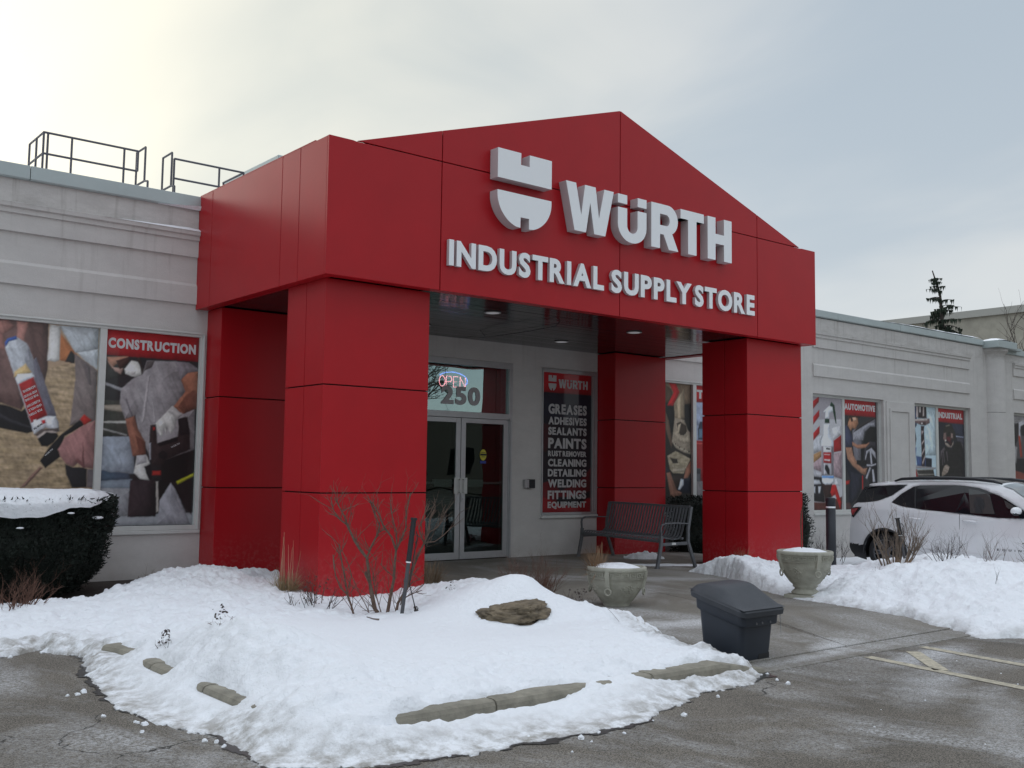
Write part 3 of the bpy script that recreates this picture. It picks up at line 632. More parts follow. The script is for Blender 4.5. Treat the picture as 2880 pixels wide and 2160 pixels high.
# raised panel frame between the two window pairs
mb = MB(); mb.box(15.90, YW-0.03, 0.0, 17.04, YW+0.005, 3.0); build(mb, 'pilaster_panel', stucco, bld, bevel=0.004)
mb = MB()
for q in ((16.0, 2.78, 16.85, 2.84), (16.0, 0.2, 16.06, 2.78), (16.79, 0.2, 16.85, 2.78)): mb.box(q[0], YW-0.055, q[1], q[2], YW-0.028, q[3])
build(mb, 'panel_moulding', stucco, bld)
# half round pilaster at the step of the parapet
mb = MB(); mb.lathe([(0.34, -0.5), (0.34, 1.5), (0.34, 2.955)], 40, (20.87, YW+0.06, 0)); build(mb, 'round_pilaster', stucco, bld)
mb = MB(); mb.lathe([(0.34, 2.965), (0.34, 4.36), (0.36, 4.42), (0.40, 4.47), (0.43, 4.50), (0.43, 4.56)], 40, (20.87, YW+0.06, 0)); build(mb, 'pilaster_capital', stucco, bld)
mb = MB(); mb.box(20.38, YW-0.42, 4.562, 21.36, YW+0.3, 4.74); build(mb, 'pilaster_cap', flash, bld, bevel=0.01)
mb = MB(); mb.box(21.36, YW-0.2, 4.60, 22.1, YW+0.3, 4.66); build(mb, 'cap_step', flash, bld)
# metal parapet flashing in lengths
js = [WX0, -11.1, -8.1, -5.07, -2.03, 1.02]
for a, b in list(zip(js[:-1], js[1:])):
    mb = MB(); mb.prism([(YW-0.035, 4.585), (YW-0.05, 4.60), (YW-0.045, 4.755), (YW+0.32, 4.785), (YW+0.32, 4.585)], a+0.004, b-0.004, axis='x'); build(mb, 'parapet_flashing', flash, bld, bevel=0.004)
js = [8.0, 11.58, 14.04, 16.50, 18.96, 20.36]
for a, b in list(zip(js[:-1], js[1:])):
    mb = MB(); mb.prism([(YW-0.035, 4.615), (YW-0.05, 4.63), (YW-0.045, 4.765), (YW+0.32, 4.79), (YW+0.32, 4.615)], a+0.004, b-0.004, axis='x'); build(mb, 'parapet_flashing', flash, bld, bevel=0.004)
for a, b in ((21.38, 24.6), (24.61, 29), (29.01, WX1)):
    mb = MB(); mb.box(a, YW-0.05, 4.52, b, YW+0.3, 4.655); build(mb, 'parapet_flashing', flash, bld, bevel=0.004)
# snow on the parapet
Xs, Ts = np.meshgrid(np.linspace(15.6, 20.3, 160), np.linspace(0, 1, 7))
hh = np.clip((Xs-15.6)/0.8, 0, 1)*(0.035+0.05*fbm(Xs, Ts, 2.5, 4, 8))
gridmesh('parapet_snow', Xs, YW-0.02+Ts*0.3, 4.775+hh*np.sin(np.clip(Ts+0.12, 0, 1)*math.pi*0.8), snowm, bld)
Xs, Ts = np.meshgrid(np.linspace(20.4, 21.2, 30), np.linspace(0, 1, 7))
gridmesh('cap_snow', Xs, YW-0.40+Ts*0.6, 4.742+0.09*np.sin((Xs-20.4)/0.8*math.pi)**0.6*np.sin(np.clip(Ts+0.1, 0, 1)*math.pi*0.9), snowm, bld)
Xs, Ts = np.meshgrid(np.linspace(-0.55, 0.0, 24), np.linspace(0, 1, 5))
gridmesh('flashing_snow', Xs, YW-0.075+Ts*0.03, 4.585+np.clip((Xs+0.55)/0.5, 0, 1)*0.05*(1-Ts)+Ts*0.0-0.01, snowm, bld)

# ---- lettering from the built-in typeface
GL = {}
def glyph(ch, bold):
    k = (ch, bold)
    if k not in GL:
        cu = bpy.data.curves.new('g', 'FONT'); cu.body = ch; cu.offset = bold; cu.resolution_u = 4; cu.fill_mode = 'NONE' if False else 'FRONT'
        ob = bpy.data.objects.new('g', cu); COL.objects.link(ob); dg = bpy.context.evaluated_depsgraph_get()
        me = bpy.data.meshes.new_from_object(ob.evaluated_get(dg)); bpy.data.objects.remove(ob); bpy.data.curves.remove(cu)
        vs = np.array([v.co[:] for v in me.vertices]); fs = [tuple(p.vertices) for p in me.polygons]; bpy.data.meshes.remove(me)
        GL[k] = (vs, fs)
    return GL[k]
KERN = {'LY': -0.10, 'PL': 0.0, 'TA': -0.08, 'AT': -0.08, 'RT': -0.02, 'UP': 0.0, 'LA': 0.0, 'YS': 0.0, 'AU': -0.02, 'TO': -0.03, 'IV': -0.02, 'AI': -0.03, 'PA': -0.06, 'ST': -0.02, 'TR': -0.03, 'FI': 0, 'OV': -0.04, 'VE': -0.04}
def layout(txt, x0, x1, z0, z1, bold=0.03, gap=0.085, space=0.26):
    """flat glyph pieces scaled to fill the given box: list of (char, Nx2 coords, faces)"""
    out = []; x = 0
    for i, ch in enumerate(txt):
        if ch == ' ': x += space; continue
        vs, fs = glyph(ch, bold); w = vs[:, 0].max()-vs[:, 0].min()
        if i and txt[i-1] != ' ': x += gap+KERN.get(txt[i-1]+ch, 0)
        out.append((ch, np.stack([vs[:, 0]-vs[:, 0].min()+x, vs[:, 1]], 1), fs)); x += w
    A = np.concatenate([p[1] for p in out]); H = glyph('H', bold)[0][:, 1]; lo, hi = H.min(), H.max(); xm = A[:, 0].max()
    return [(c, np.stack([x0+p[:, 0]/xm*(x1-x0), z0+(p[:, 1]-lo)/(hi-lo)*(z1-z0)], 1), f) for c, p, f in out]
def slab(vs2, fs, y0, y1):
    """pull flat faces to a solid between y0 (front) and y1"""
    n = len(vs2); V = [(a, y0, b) for a, b in vs2]+[(a, y1, b) for a, b in vs2]; cnt = {}
    # orient towards -y
    F = []
    for f in fs:
        ar = sum(vs2[f[i]][0]*vs2[f[(i+1) % len(f)]][1]-vs2[f[(i+1) % len(f)]][0]*vs2[f[i]][1] for i in range(len(f)))
        F.append(tuple(f) if ar > 0 else tuple(reversed(f)))
    for f in F:
        for i in range(len(f)):
            e = (f[i], f[(i+1) % len(f)]); cnt[e] = 1
    side = [(a, b) for (a, b) in cnt if (b, a) not in cnt]
    mb = MB(); mb.add(V, F+[tuple(i+n for i in reversed(f)) for f in F]+[(b, a, a+n, b+n) for a, b in side]); return mb
def text_part(txt, box, y0, y1, m, parent, name='lettering', **k):
    mb = MB()
    for c, p, f in layout(txt, *box, **k): s_ = slab(p, f, y0, y1); mb.add(s_.v, s_.f)
    return build(mb, name, m, parent)
def shape2d(polys):
    cu = bpy.data.curves.new('s', 'CURVE'); cu.dimensions = '2D'; cu.fill_mode = 'BOTH' if False else 'BOTH'
    for p in polys:
        sp = cu.splines.new('POLY'); sp.points.add(len(p)-1); sp.use_cyclic_u = True
        for q, (a, b) in zip(sp.points, p): q.co = (a, b, 0, 1)
    ob = bpy.data.objects.new('s', cu); COL.objects.link(ob); dg = bpy.context.evaluated_depsgraph_get()
    me = bpy.data.meshes.new_from_object(ob.evaluated_get(dg)); bpy.data.objects.remove(ob); bpy.data.curves.remove(cu)
    vs = np.array([v.co[:2] for v in me.vertices]); fs = [tuple(p.vertices) for p in me.polygons]; bpy.data.meshes.remove(me)
    return vs, fs

# ---- printed window graphics, painted point by point on a fine sheet
PRINTS={
'P1':((158,138,116),[
((150,133,112),1,[(156,702),(810,815),(865,189),(136,189)]),
((112,88,84),0,[(59,1003),(536,1010),(551,777),(529,695),(444,712),(352,561),(166,596),(97,607)]),
((96,74,70),0,[(366,987),(540,996),(552,770),(526,694),(436,800)]),
((188,188,186),0,[(553,990),(648,985),(653,816),(615,806),(548,811),(553,894)]),
((165,110,70),0,[(653,947),(807,850),(762,806),(653,816)]),
((38,40,42),0,[(746,868),(789,849),(787,804),(702,811)]),
((172,178,182),0,[(635,987),(990,994),(995,886),(856,859),(788,860)]),
((190,196,200),0,[(806,860),(995,886),(996,781),(885,818)]),
((122,112,110),0,[(782,856),(996,777),(999,522),(886,512),(770,496),(800,725)]),
((105,97,98),0,[(860,817),(925,792),(945,702),(920,708)]),
((34,32,36),0,[(98,594),(235,581),(353,558),(386,575),(461,463),(409,452),(286,463),(109,479)]),
((60,58,64),0,[(171,543),(282,513),(453,483),(454,473),(277,499),(172,527)]),
((160,118,110),0,[(62,977),(197,991),(257,964),(202,934),(169,922),(188,843),(142,847),(72,871)]),
((168,125,116),0,[(272,988),(378,987),(348,925),(345,894),(311,889),(280,904),(282,948)]),
((188,192,198),0,[(186,859),(217,898),(280,911),(369,885),(665,514),(679,470),(560,482),(468,450)]),
((150,152,160),0,[(376,878),(424,806),(544,661),(672,508),(679,470),(608,483),(473,652),(354,803)]),
((118,116,128),0,[(424,806),(452,821),(651,541),(572,543),(451,705)]),
((60,95,160),0,[(184,883),(205,903),(275,917),(284,902),(218,888),(189,860)]),
((200,176,130),0,[(277,746),(367,787),(423,745),(314,727),(274,719)]),
((208,212,218),0,[(302,734),(424,744),(449,726),(312,686),(290,710)]),
((158,32,36),0,[(315,686),(437,725),(572,543),(437,503)]),
((205,207,212),0,[(437,501),(573,539),(645,538),(679,470),(560,485),(468,450)]),
((90,80,78),0,[(468,446),(525,474),(677,484),(681,467),(529,434)]),
((170,160,155),0,[(487,436),(549,464),(621,469),(670,463),(529,424)]),
((28,27,30),0,[(500,427),(574,462),(664,456),(677,443),(638,412),(586,391),(532,393)]),
((30,28,32),0,[(527,319),(587,377),(684,443),(854,525),(906,506),(732,444),(690,365),(704,345),(577,286)]),
((165,44,36),0,[(858,529),(895,555),(963,528),(903,499)]),
((140,110,100),0,[(529,296),(556,289),(415,195),(375,195)]),
((158,118,116),0,[(677,378),(733,437),(863,491),(998,529),(1019,285),(905,292),(854,312),(819,294),(756,308),(705,341)]),
((120,80,80),0,[(895,416),(920,292),(910,292),(834,325),(852,339),(891,319)]),
((40,37,42),0,[(744,308),(819,291),(905,292),(943,285),(945,192),(815,192),(761,257)]),
((100,92,94),0,[(943,285),(1031,286),(1040,189),(945,192)]),
((225,225,225),2,[(456,517),(476,520),(485,497),(464,491)]),
((176,30,36),0,[(521,517),(554,521),(563,505),(530,499)])]),
'P2':((44,44,46),[
((60,62,60),0,[(-9,868),(216,857),(224,771),(-9,730)]),
((70,72,66),0,[(-20,638),(316,634),(332,455),(-3,456)]),
((150,152,156),0,[(-9,730),(-8,717),(219,678),(231,695)]),
((150,142,130),0,[(2,610),(211,618),(228,579),(-2,587)]),
((165,165,160),0,[(3,528),(245,536),(253,520),(4,518)]),
((160,160,158),0,[(1,486),(258,457),(258,464),(0,495)]),
((150,158,168),0,[(-9,449),(332,458),(349,264),(-11,269)]),
((70,84,100),0,[(-11,269),(32,282),(111,269),(189,273),(296,263),(312,231),(-14,223)]),
((120,130,140),0,[(-14,227),(338,237),(343,185),(-10,185)]),
((150,152,156),0,[(-23,191),(342,191),(321,132),(302,47),(-22,37)]),
((138,142,146),0,[(209,48),(610,58),(1017,62),(1008,-6),(-18,-1)]),
((40,34,36),0,[(349,264),(482,278),(585,358),(997,397),(986,266),(982,48),(915,90),(735,222),(625,131),(591,45),(302,44),(315,198)]),
((60,48,52),0,[(312,231),(541,231),(552,105),(488,52),(302,47)]),
((18,17,18),0,[(614,339),(997,393),(997,273),(805,225),(707,225),(683,178),(630,145)]),
((168,170,44),0,[(798,225),(993,273),(994,256),(820,210)]),
((158,160,166),0,[(742,218),(794,185),(979,1),(615,5),(632,131)]),
((152,148,150),0,[(177,697),(292,753),(397,784),(432,852),(723,860),(894,856),(998,825),(957,803),(809,763),(871,703),(787,605),(816,592),(972,610),(990,397),(669,339),(517,344),(442,424),(369,489),(336,565),(231,543),(171,624)]),
((132,128,132),0,[(737,860),(880,859),(990,832),(999,815),(885,800),(809,763),(770,810)]),
((170,166,168),0,[(446,772),(473,779),(438,557),(413,523),(405,543)]),
((170,166,168),0,[(505,639),(522,639),(556,532),(535,532)]),
((120,116,122),0,[(222,645),(234,652),(369,489),(427,443),(393,449),(325,528)]),
((90,84,84),0,[(433,849),(514,855),(490,821),(416,801),(397,784)]),
((160,112,90),0,[(809,763),(884,804),(999,815),(1015,624),(845,583),(729,618),(756,632),(864,703)]),
((120,80,66),0,[(866,683),(949,713),(1008,707),(1015,624),(859,586),(786,619)]),
((150,104,86),0,[(234,543),(323,561),(369,496),(449,430),(461,364),(381,356),(327,356),(295,422)]),
((110,70,58),0,[(345,462),(449,430),(461,364),(401,357)]),
((170,130,110),0,[(19,856),(242,868),(218,837),(113,820),(76,799),(34,830)]),
((175,150,140),0,[(27,837),(88,806),(188,803),(171,772),(103,787)]),
((70,48,44),0,[(112,840),(203,857),(255,865),(247,838),(155,798)]),
((200,200,196),0,[(201,800),(270,846),(338,842),(396,804),(384,776),(318,761),(278,766),(216,777)]),
((170,168,166),0,[(275,789),(316,791),(310,777),(277,776)]),
((60,50,46),0,[(329,865),(363,866),(398,804),(387,777),(359,829)]),
((205,204,200),0,[(729,623),(832,579),(784,557),(760,503),(727,475),(683,501),(672,467),(648,501),(631,460),(603,466),(574,486),(550,526),(635,575)]),
((180,178,176),0,[(729,623),(834,579),(791,559),(675,592)]),
((200,199,196),0,[(374,356),(468,361),(513,318),(460,297),(483,264),(514,231),(418,238),(342,270),(358,310)]),
((168,166,168),0,[(367,356),(461,364),(478,324),(372,310)]),
((30,27,30),0,[(453,304),(520,311),(540,238),(514,231),(477,264)]),
((58,46,46),0,[(495,518),(557,522),(579,425),(799,462),(805,558),(896,570),(932,485),(939,396),(807,367),(683,339),(644,312),(534,311),(495,364)]),
((34,29,31),0,[(791,554),(875,570),(906,539),(918,478),(826,470)]),
((26,22,24),0,[(579,425),(799,459),(801,439),(608,409)]),
((26,22,24),0,[(597,372),(637,386),(687,376),(696,356),(655,342),(606,349)]),
((150,150,156),0,[(490,424),(513,428),(521,338),(502,334)]),
((150,40,34),0,[(524,508),(551,507),(552,492),(529,490)]),
((40,36,38),0,[(520,311),(644,312),(644,231),(541,231)]),
((150,44,36),0,[(539,281),(630,282),(632,258),(541,258)]),
((170,166,160),0,[(582,225),(606,225),(626,71),(599,65)]),
((150,24,32),0,[(-14,1000),(1006,1000),(1002,867),(-2,867)])]),
'P3':((48,46,42),[
((120,104,86),0,[(399,995),(993,998),(983,847),(818,831),(607,838),(400,845)]),
((90,76,62),0,[(399,976),(531,949),(569,894),(475,841),(400,851)]),
((34,38,38),0,[(418,821),(626,826),(626,725),(569,674),(569,624),(513,611),(400,771)]),
((30,30,30),0,[(837,837),(993,848),(992,612),(914,643),(837,730)]),
((110,92,78),0,[(400,771),(475,704),(560,531),(531,493),(400,634)]),
((148,136,116),0,[(588,838),(837,964),(837,780),(837,730),(740,709),(607,731)]),
((176,164,140),0,[(664,871),(760,918),(760,722),(683,724)]),
((160,150,134),0,[(607,731),(837,717),(914,643),(972,618),(991,454),(817,465),(626,500),(541,543),(569,612),(588,675)]),
((74,64,54),0,[(654,688),(740,703),(875,674),(894,630),(817,597),(702,614)]),
((178,168,150),0,[(569,612),(683,626),(740,583),(856,579),(933,605),(991,549),(817,534),(664,557)]),
((186,176,156),0,[(693,677),(760,690),(712,614),(673,614)]),
((60,52,44),0,[(721,614),(856,629),(875,614),(740,596)]),
((186,178,160),0,[(569,549),(664,513),(817,496),(972,466),(981,454),(759,477),(607,513)]),
((20,20,20),0,[(616,534),(637,535),(637,525),(616,525)]),
((20,20,20),0,[(712,511),(736,511),(736,498),(712,498)]),
((20,20,20),0,[(817,496),(840,497),(840,485),(817,485)]),
((20,20,20),0,[(929,479),(956,479),(956,468),(929,467)]),
((150,142,126),1,[(438,436),(626,475),(778,452),(981,416),(894,359),(816,302),(569,307),(494,338)]),
((54,48,42),0,[(494,424),(664,413),(683,382),(569,381)]),
((166,158,142),0,[(569,338),(855,346),(855,321),(569,313)]),
((50,50,60),0,[(401,355),(494,331),(475,300),(410,312)]),
((60,46,38),0,[(569,288),(816,289),(759,245),(645,171),(569,214)]),
((150,112,94),0,[(419,306),(503,313),(654,177),(778,158),(759,139),(607,121),(513,128)]),
((150,106,88),0,[(874,346),(991,403),(990,309),(893,258),(816,264)]),
((28,34,52),0,[(759,264),(990,271),(990,152),(816,152),(664,177)]),
((190,196,206),0,[(749,264),(816,258),(816,214),(730,177),(692,183)]),
((178,34,42),0,[(474,994),(636,993),(722,929),(569,821),(437,821),(579,922)])]),
'P4':((140,150,170),[
((150,26,34),0,[(-3,1003),(962,1001),(960,862),(-3,863)]),
((150,160,180),0,[(-3,861),(960,862),(957,663),(-4,684)]),
((56,62,76),0,[(78,653),(126,712),(958,729),(956,577),(83,570)]),
((96,120,140),0,[(106,654),(202,656),(202,582),(96,580)]),
((140,34,40),0,[(-5,563),(956,564),(950,202),(-6,252)]),
((180,80,80),0,[(-5,544),(955,544),(955,534),(-5,534)]),
((90,92,96),0,[(9,350),(143,345),(138,234),(9,246)]),
((60,62,66),0,[(28,341),(123,338),(119,303),(28,306)]),
((120,116,118),0,[(-6,246),(951,229),(948,72),(-7,76)])]),
'P5':((172,172,176),[
((150,146,152),2,[(8,991),(989,999),(992,809),(0,790)]),
((188,190,196),0,[(17,603),(359,661),(353,526),(12,483)]),
((176,140,100),0,[(12,476),(353,526),(351,472),(8,396)]),
((150,28,34),0,[(716,612),(985,671),(991,526),(712,510)]),
((200,200,204),0,[(684,721),(964,753),(972,671),(717,619)]),
((170,150,156),0,[(8,396),(351,472),(990,519),(991,273),(7,363)]),
((176,176,182),0,[(7,370),(344,331),(342,284),(4,297)]),
((40,38,44),0,[(4,297),(343,291),(431,70),(-4,85)]),
((170,172,178),0,[(39,270),(256,267),(316,231),(2,224)]),
((170,172,178),0,[(49,210),(133,210),(131,151),(58,151)]),
((170,172,178),0,[(218,211),(315,211),(276,150),(227,151)]),
((96,56,50),0,[(-4,78),(431,70),(983,122),(977,-4),(-7,-1)]),
((60,40,38),0,[(340,237),(661,238),(681,123),(431,77)]),
((176,34,34),0,[(661,224),(786,231),(834,184),(955,68),(926,0),(854,68),(756,136),(656,123),(608,157)]),
((190,190,194),0,[(751,279),(814,279),(912,218),(761,224)]),
((168,30,38),0,[(8,977),(54,945),(275,995),(273,950),(64,875),(5,904)]),
((168,30,38),0,[(6,823),(61,804),(282,880),(280,822),(65,737),(9,766)]),
((168,30,38),0,[(8,683),(62,664),(289,741),(286,674),(65,600),(8,629)]),
((206,210,216),0,[(455,880),(618,925),(731,914),(741,873),(615,856),(600,808),(464,805),(478,860),(412,862)]),
((20,66,46),0,[(618,921),(670,959),(769,932),(804,867),(832,768),(802,768),(728,866),(705,913)]),
((24,60,44),0,[(454,804),(603,807),(606,767),(452,766)]),
((208,212,220),0,[(417,754),(611,761),(626,665),(729,605),(712,251),(611,228),(438,227),(341,251),(327,607),(413,662)]),
((186,190,200),0,[(606,665),(729,605),(712,251),(636,231),(666,598)]),
((146,140,146),0,[(330,563),(722,564),(714,306),(324,304)]),
((206,208,212),0,[(398,557),(651,560),(649,509),(396,508)]),
((166,28,36),0,[(396,508),(649,509),(649,414),(397,416)]),
((200,200,202),0,[(425,493),(598,492),(598,485),(425,487)]),
((200,200,202),0,[(423,449),(609,446),(608,433),(423,436)]),
((190,190,196),0,[(402,411),(649,411),(645,312),(405,315)]),
((30,30,38),0,[(446,399),(520,400),(592,359),(590,312),(516,319),(432,365)]),
((90,140,190),0,[(343,304),(719,302),(718,282),(347,284)]),
((206,210,216),0,[(350,281),(718,280),(712,248),(611,230),(438,229),(353,251)])]),
'P6':((50,50,54),[
((120,118,126),0,[(264,718),(983,852),(978,774),(797,770),(589,696),(533,596),(498,414),(323,413),(259,621)]),
((150,150,158),0,[(288,698),(696,790),(954,802),(978,766),(796,756),(640,711),(585,632),(284,628)]),
((60,54,56),0,[(441,764),(983,856),(982,838),(288,698)]),
((24,24,28),0,[(584,611),(691,712),(823,764),(983,756),(992,560),(523,414),(504,540)]),
((66,64,72),0,[(573,414),(633,570),(789,625),(982,617),(986,247),(716,240),(593,309)]),
((40,38,44),0,[(683,556),(839,593),(987,560),(973,247),(767,240),(646,345),(626,450)]),
((168,168,176),0,[(682,535),(837,565),(964,524),(986,460),(885,502),(784,536),(705,507),(651,443),(639,464)]),
((168,168,176),0,[(784,536),(835,537),(867,416),(815,409)]),
((168,168,176),0,[(637,415),(828,409),(984,424),(983,410),(853,395),(648,394)]),
((168,168,176),0,[(775,388),(826,381),(692,275),(642,288)]),
((168,168,176),0,[(851,367),(903,367),(948,254),(870,247)]),
((30,34,50),0,[(22,548),(83,563),(174,405),(518,316),(511,204),(381,107),(181,53),(108,67),(126,184),(167,273),(15,410)]),
((46,48,62),0,[(195,342),(518,316),(487,211),(356,107),(206,66)]),
((66,70,92),0,[(12,748),(93,764),(190,717),(261,655),(231,561),(83,563),(9,548)]),
((52,56,78),0,[(177,717),(261,655),(283,607),(220,578)]),
((166,124,98),0,[(159,849),(421,854),(442,778),(351,727),(265,739),(214,710),(118,757)]),
((60,42,34),0,[(159,854),(522,857),(495,835),(295,834),(268,795),(231,794),(195,829),(119,778),(146,828)]),
((190,160,140),0,[(257,830),(357,839),(393,812),(293,803)]),
((160,118,96),0,[(246,613),(407,588),(685,598),(763,614),(788,607),(658,563),(405,553),(257,579)]),
((170,130,108),0,[(47,559),(231,561),(277,489),(422,413),(571,372),(698,380),(670,331),(618,313),(518,330),(247,398),(103,459)]),
((30,29,33),0,[(374,448),(677,450),(686,394),(522,393),(372,413)]),
((150,36,34),0,[(530,309),(573,309),(566,183),(530,183)]),
((150,36,34),0,[(20,259),(167,266),(140,232),(42,225)]),
((80,60,60),0,[(10,67),(157,67),(252,-3),(7,-1)]),
((150,24,34),0,[(2,998),(991,995),(988,849),(-5,851)])]),
'P7':((168,186,196),[
((182,198,206),0,[(560,956),(1059,966),(1016,521),(544,517)]),
((70,80,110),0,[(6,996),(222,995),(182,806),(83,772),(2,804)]),
((40,40,60),0,[(2,804),(106,762),(158,676),(89,567),(-16,458)]),
((60,90,160),0,[(-16,598),(151,589),(106,486),(29,432),(-28,458)]),
((70,90,130),0,[(132,508),(813,486),(804,398),(171,406)]),
((30,34,50),0,[(542,490),(813,486),(804,398),(534,402)]),
((170,160,160),0,[(174,994),(271,996),(261,884),(164,882)]),
((60,50,54),0,[(266,996),(613,998),(627,880),(248,878)]),
((190,186,186),0,[(319,994),(372,996),(367,935),(314,934)]),
((180,170,168),0,[(465,995),(526,994),(518,900),(456,899)]),
((120,100,100),0,[(43,864),(750,882),(759,838),(571,813),(327,814),(40,837)]),
((200,190,186),0,[(114,862),(651,875),(649,861),(113,849)]),
((70,52,54),0,[(305,841),(574,846),(571,813),(327,814)]),
((190,184,184),0,[(365,834),(451,838),(449,819),(376,818)]),
((50,34,40),0,[(363,804),(509,804),(494,768),(500,702),(517,626),(532,517),(484,397),(363,396),(366,570),(353,700)]),
((168,156,156),0,[(383,755),(492,754),(391,712)]),
((168,156,156),0,[(497,675),(508,653),(382,613),(384,635)]),
((168,156,156),0,[(503,598),(525,571),(373,510),(375,532)]),
((168,156,156),0,[(507,517),(529,489),(414,423),(391,445)]),
((150,146,150),0,[(30,437),(171,411),(979,399),(978,385),(26,389)]),
((150,24,32),0,[(13,383),(168,381),(221,295),(6,295)]),
((60,58,56),0,[(120,373),(877,382),(944,297),(221,295)]),
((150,146,140),0,[(120,376),(878,385),(889,376),(155,365),(224,330),(910,336),(915,327),(199,319)]),
((36,32,32),0,[(6,295),(994,297),(965,-138),(-19,-130)])]),
'P8':((40,40,50),[
((56,60,78),0,[(304,850),(976,857),(973,703),(692,727)]),
((150,156,176),0,[(681,727),(975,721),(974,711),(691,715)]),
((70,68,78),0,[(713,710),(973,703),(979,646),(732,665)]),
((46,42,40),1,[(302,827),(392,851),(524,840),(608,788),(671,743),(666,681),(290,692),(196,736),(232,781)]),
((110,104,96),0,[(301,822),(435,838),(478,825),(322,811)]),
((120,100,96),0,[(229,747),(318,754),(333,676),(265,658),(203,691)]),
((130,112,108),0,[(494,752),(571,747),(578,697),(489,701)]),
((92,40,48),0,[(336,710),(446,717),(510,684),(441,655),(333,676)]),
((190,186,180),0,[(267,681),(315,679),(314,665),(266,664)]),
((150,138,130),0,[(265,653),(374,643),(482,616),(587,674),(584,640),(503,605),(371,609),(285,631)]),
((60,24,30),0,[(419,661),(531,673),(527,628),(439,627)]),
((36,33,36),1,[(105,567),(284,614),(501,583),(688,676),(867,667),(967,634),(992,298),(18,295),(56,494)]),
((92,84,90),0,[(105,567),(239,608),(281,580),(146,534),(86,467)]),
((96,88,94),0,[(181,562),(214,568),(248,452),(222,451)]),
((96,88,94),0,[(301,558),(334,564),(370,469),(347,464)]),
((96,88,94),0,[(146,534),(168,537),(180,423),(154,423)]),
((80,76,80),0,[(867,661),(956,645),(962,588),(919,611)]),
((134,122,116),1,[(223,418),(312,432),(419,408),(349,357),(260,335),(127,312),(130,351)]),
((36,34,34),0,[(396,397),(595,392),(570,358),(392,346)]),
((24,24,28),0,[(-4,295),(1015,298),(1018,-150),(-18,-139)]),
((152,26,36),0,[(-5,1000),(1000,996),(987,849),(0,858)])]),
'P9':((80,76,80),[
((130,128,134),1,[(11,1001),(852,1006),(838,894),(-1,906)]),
((44,42,46),0,[(-5,865),(326,912),(272,720),(116,650),(239,448),(226,340),(-3,393)]),
((170,170,176),0,[(356,913),(850,992),(834,866),(405,831),(449,695),(335,748)]),
((40,38,42),0,[(423,873),(843,936),(820,756),(459,777)]),
((150,60,44),0,[(309,775),(409,763),(488,532),(380,531)]),
((150,148,150),0,[(29,662),(262,638),(182,461),(95,474)]),
((34,32,40),0,[(218,516),(790,521),(767,342),(201,380)]),
((126,70,60),0,[(-3,393),(767,342),(729,41),(-15,44)])])}

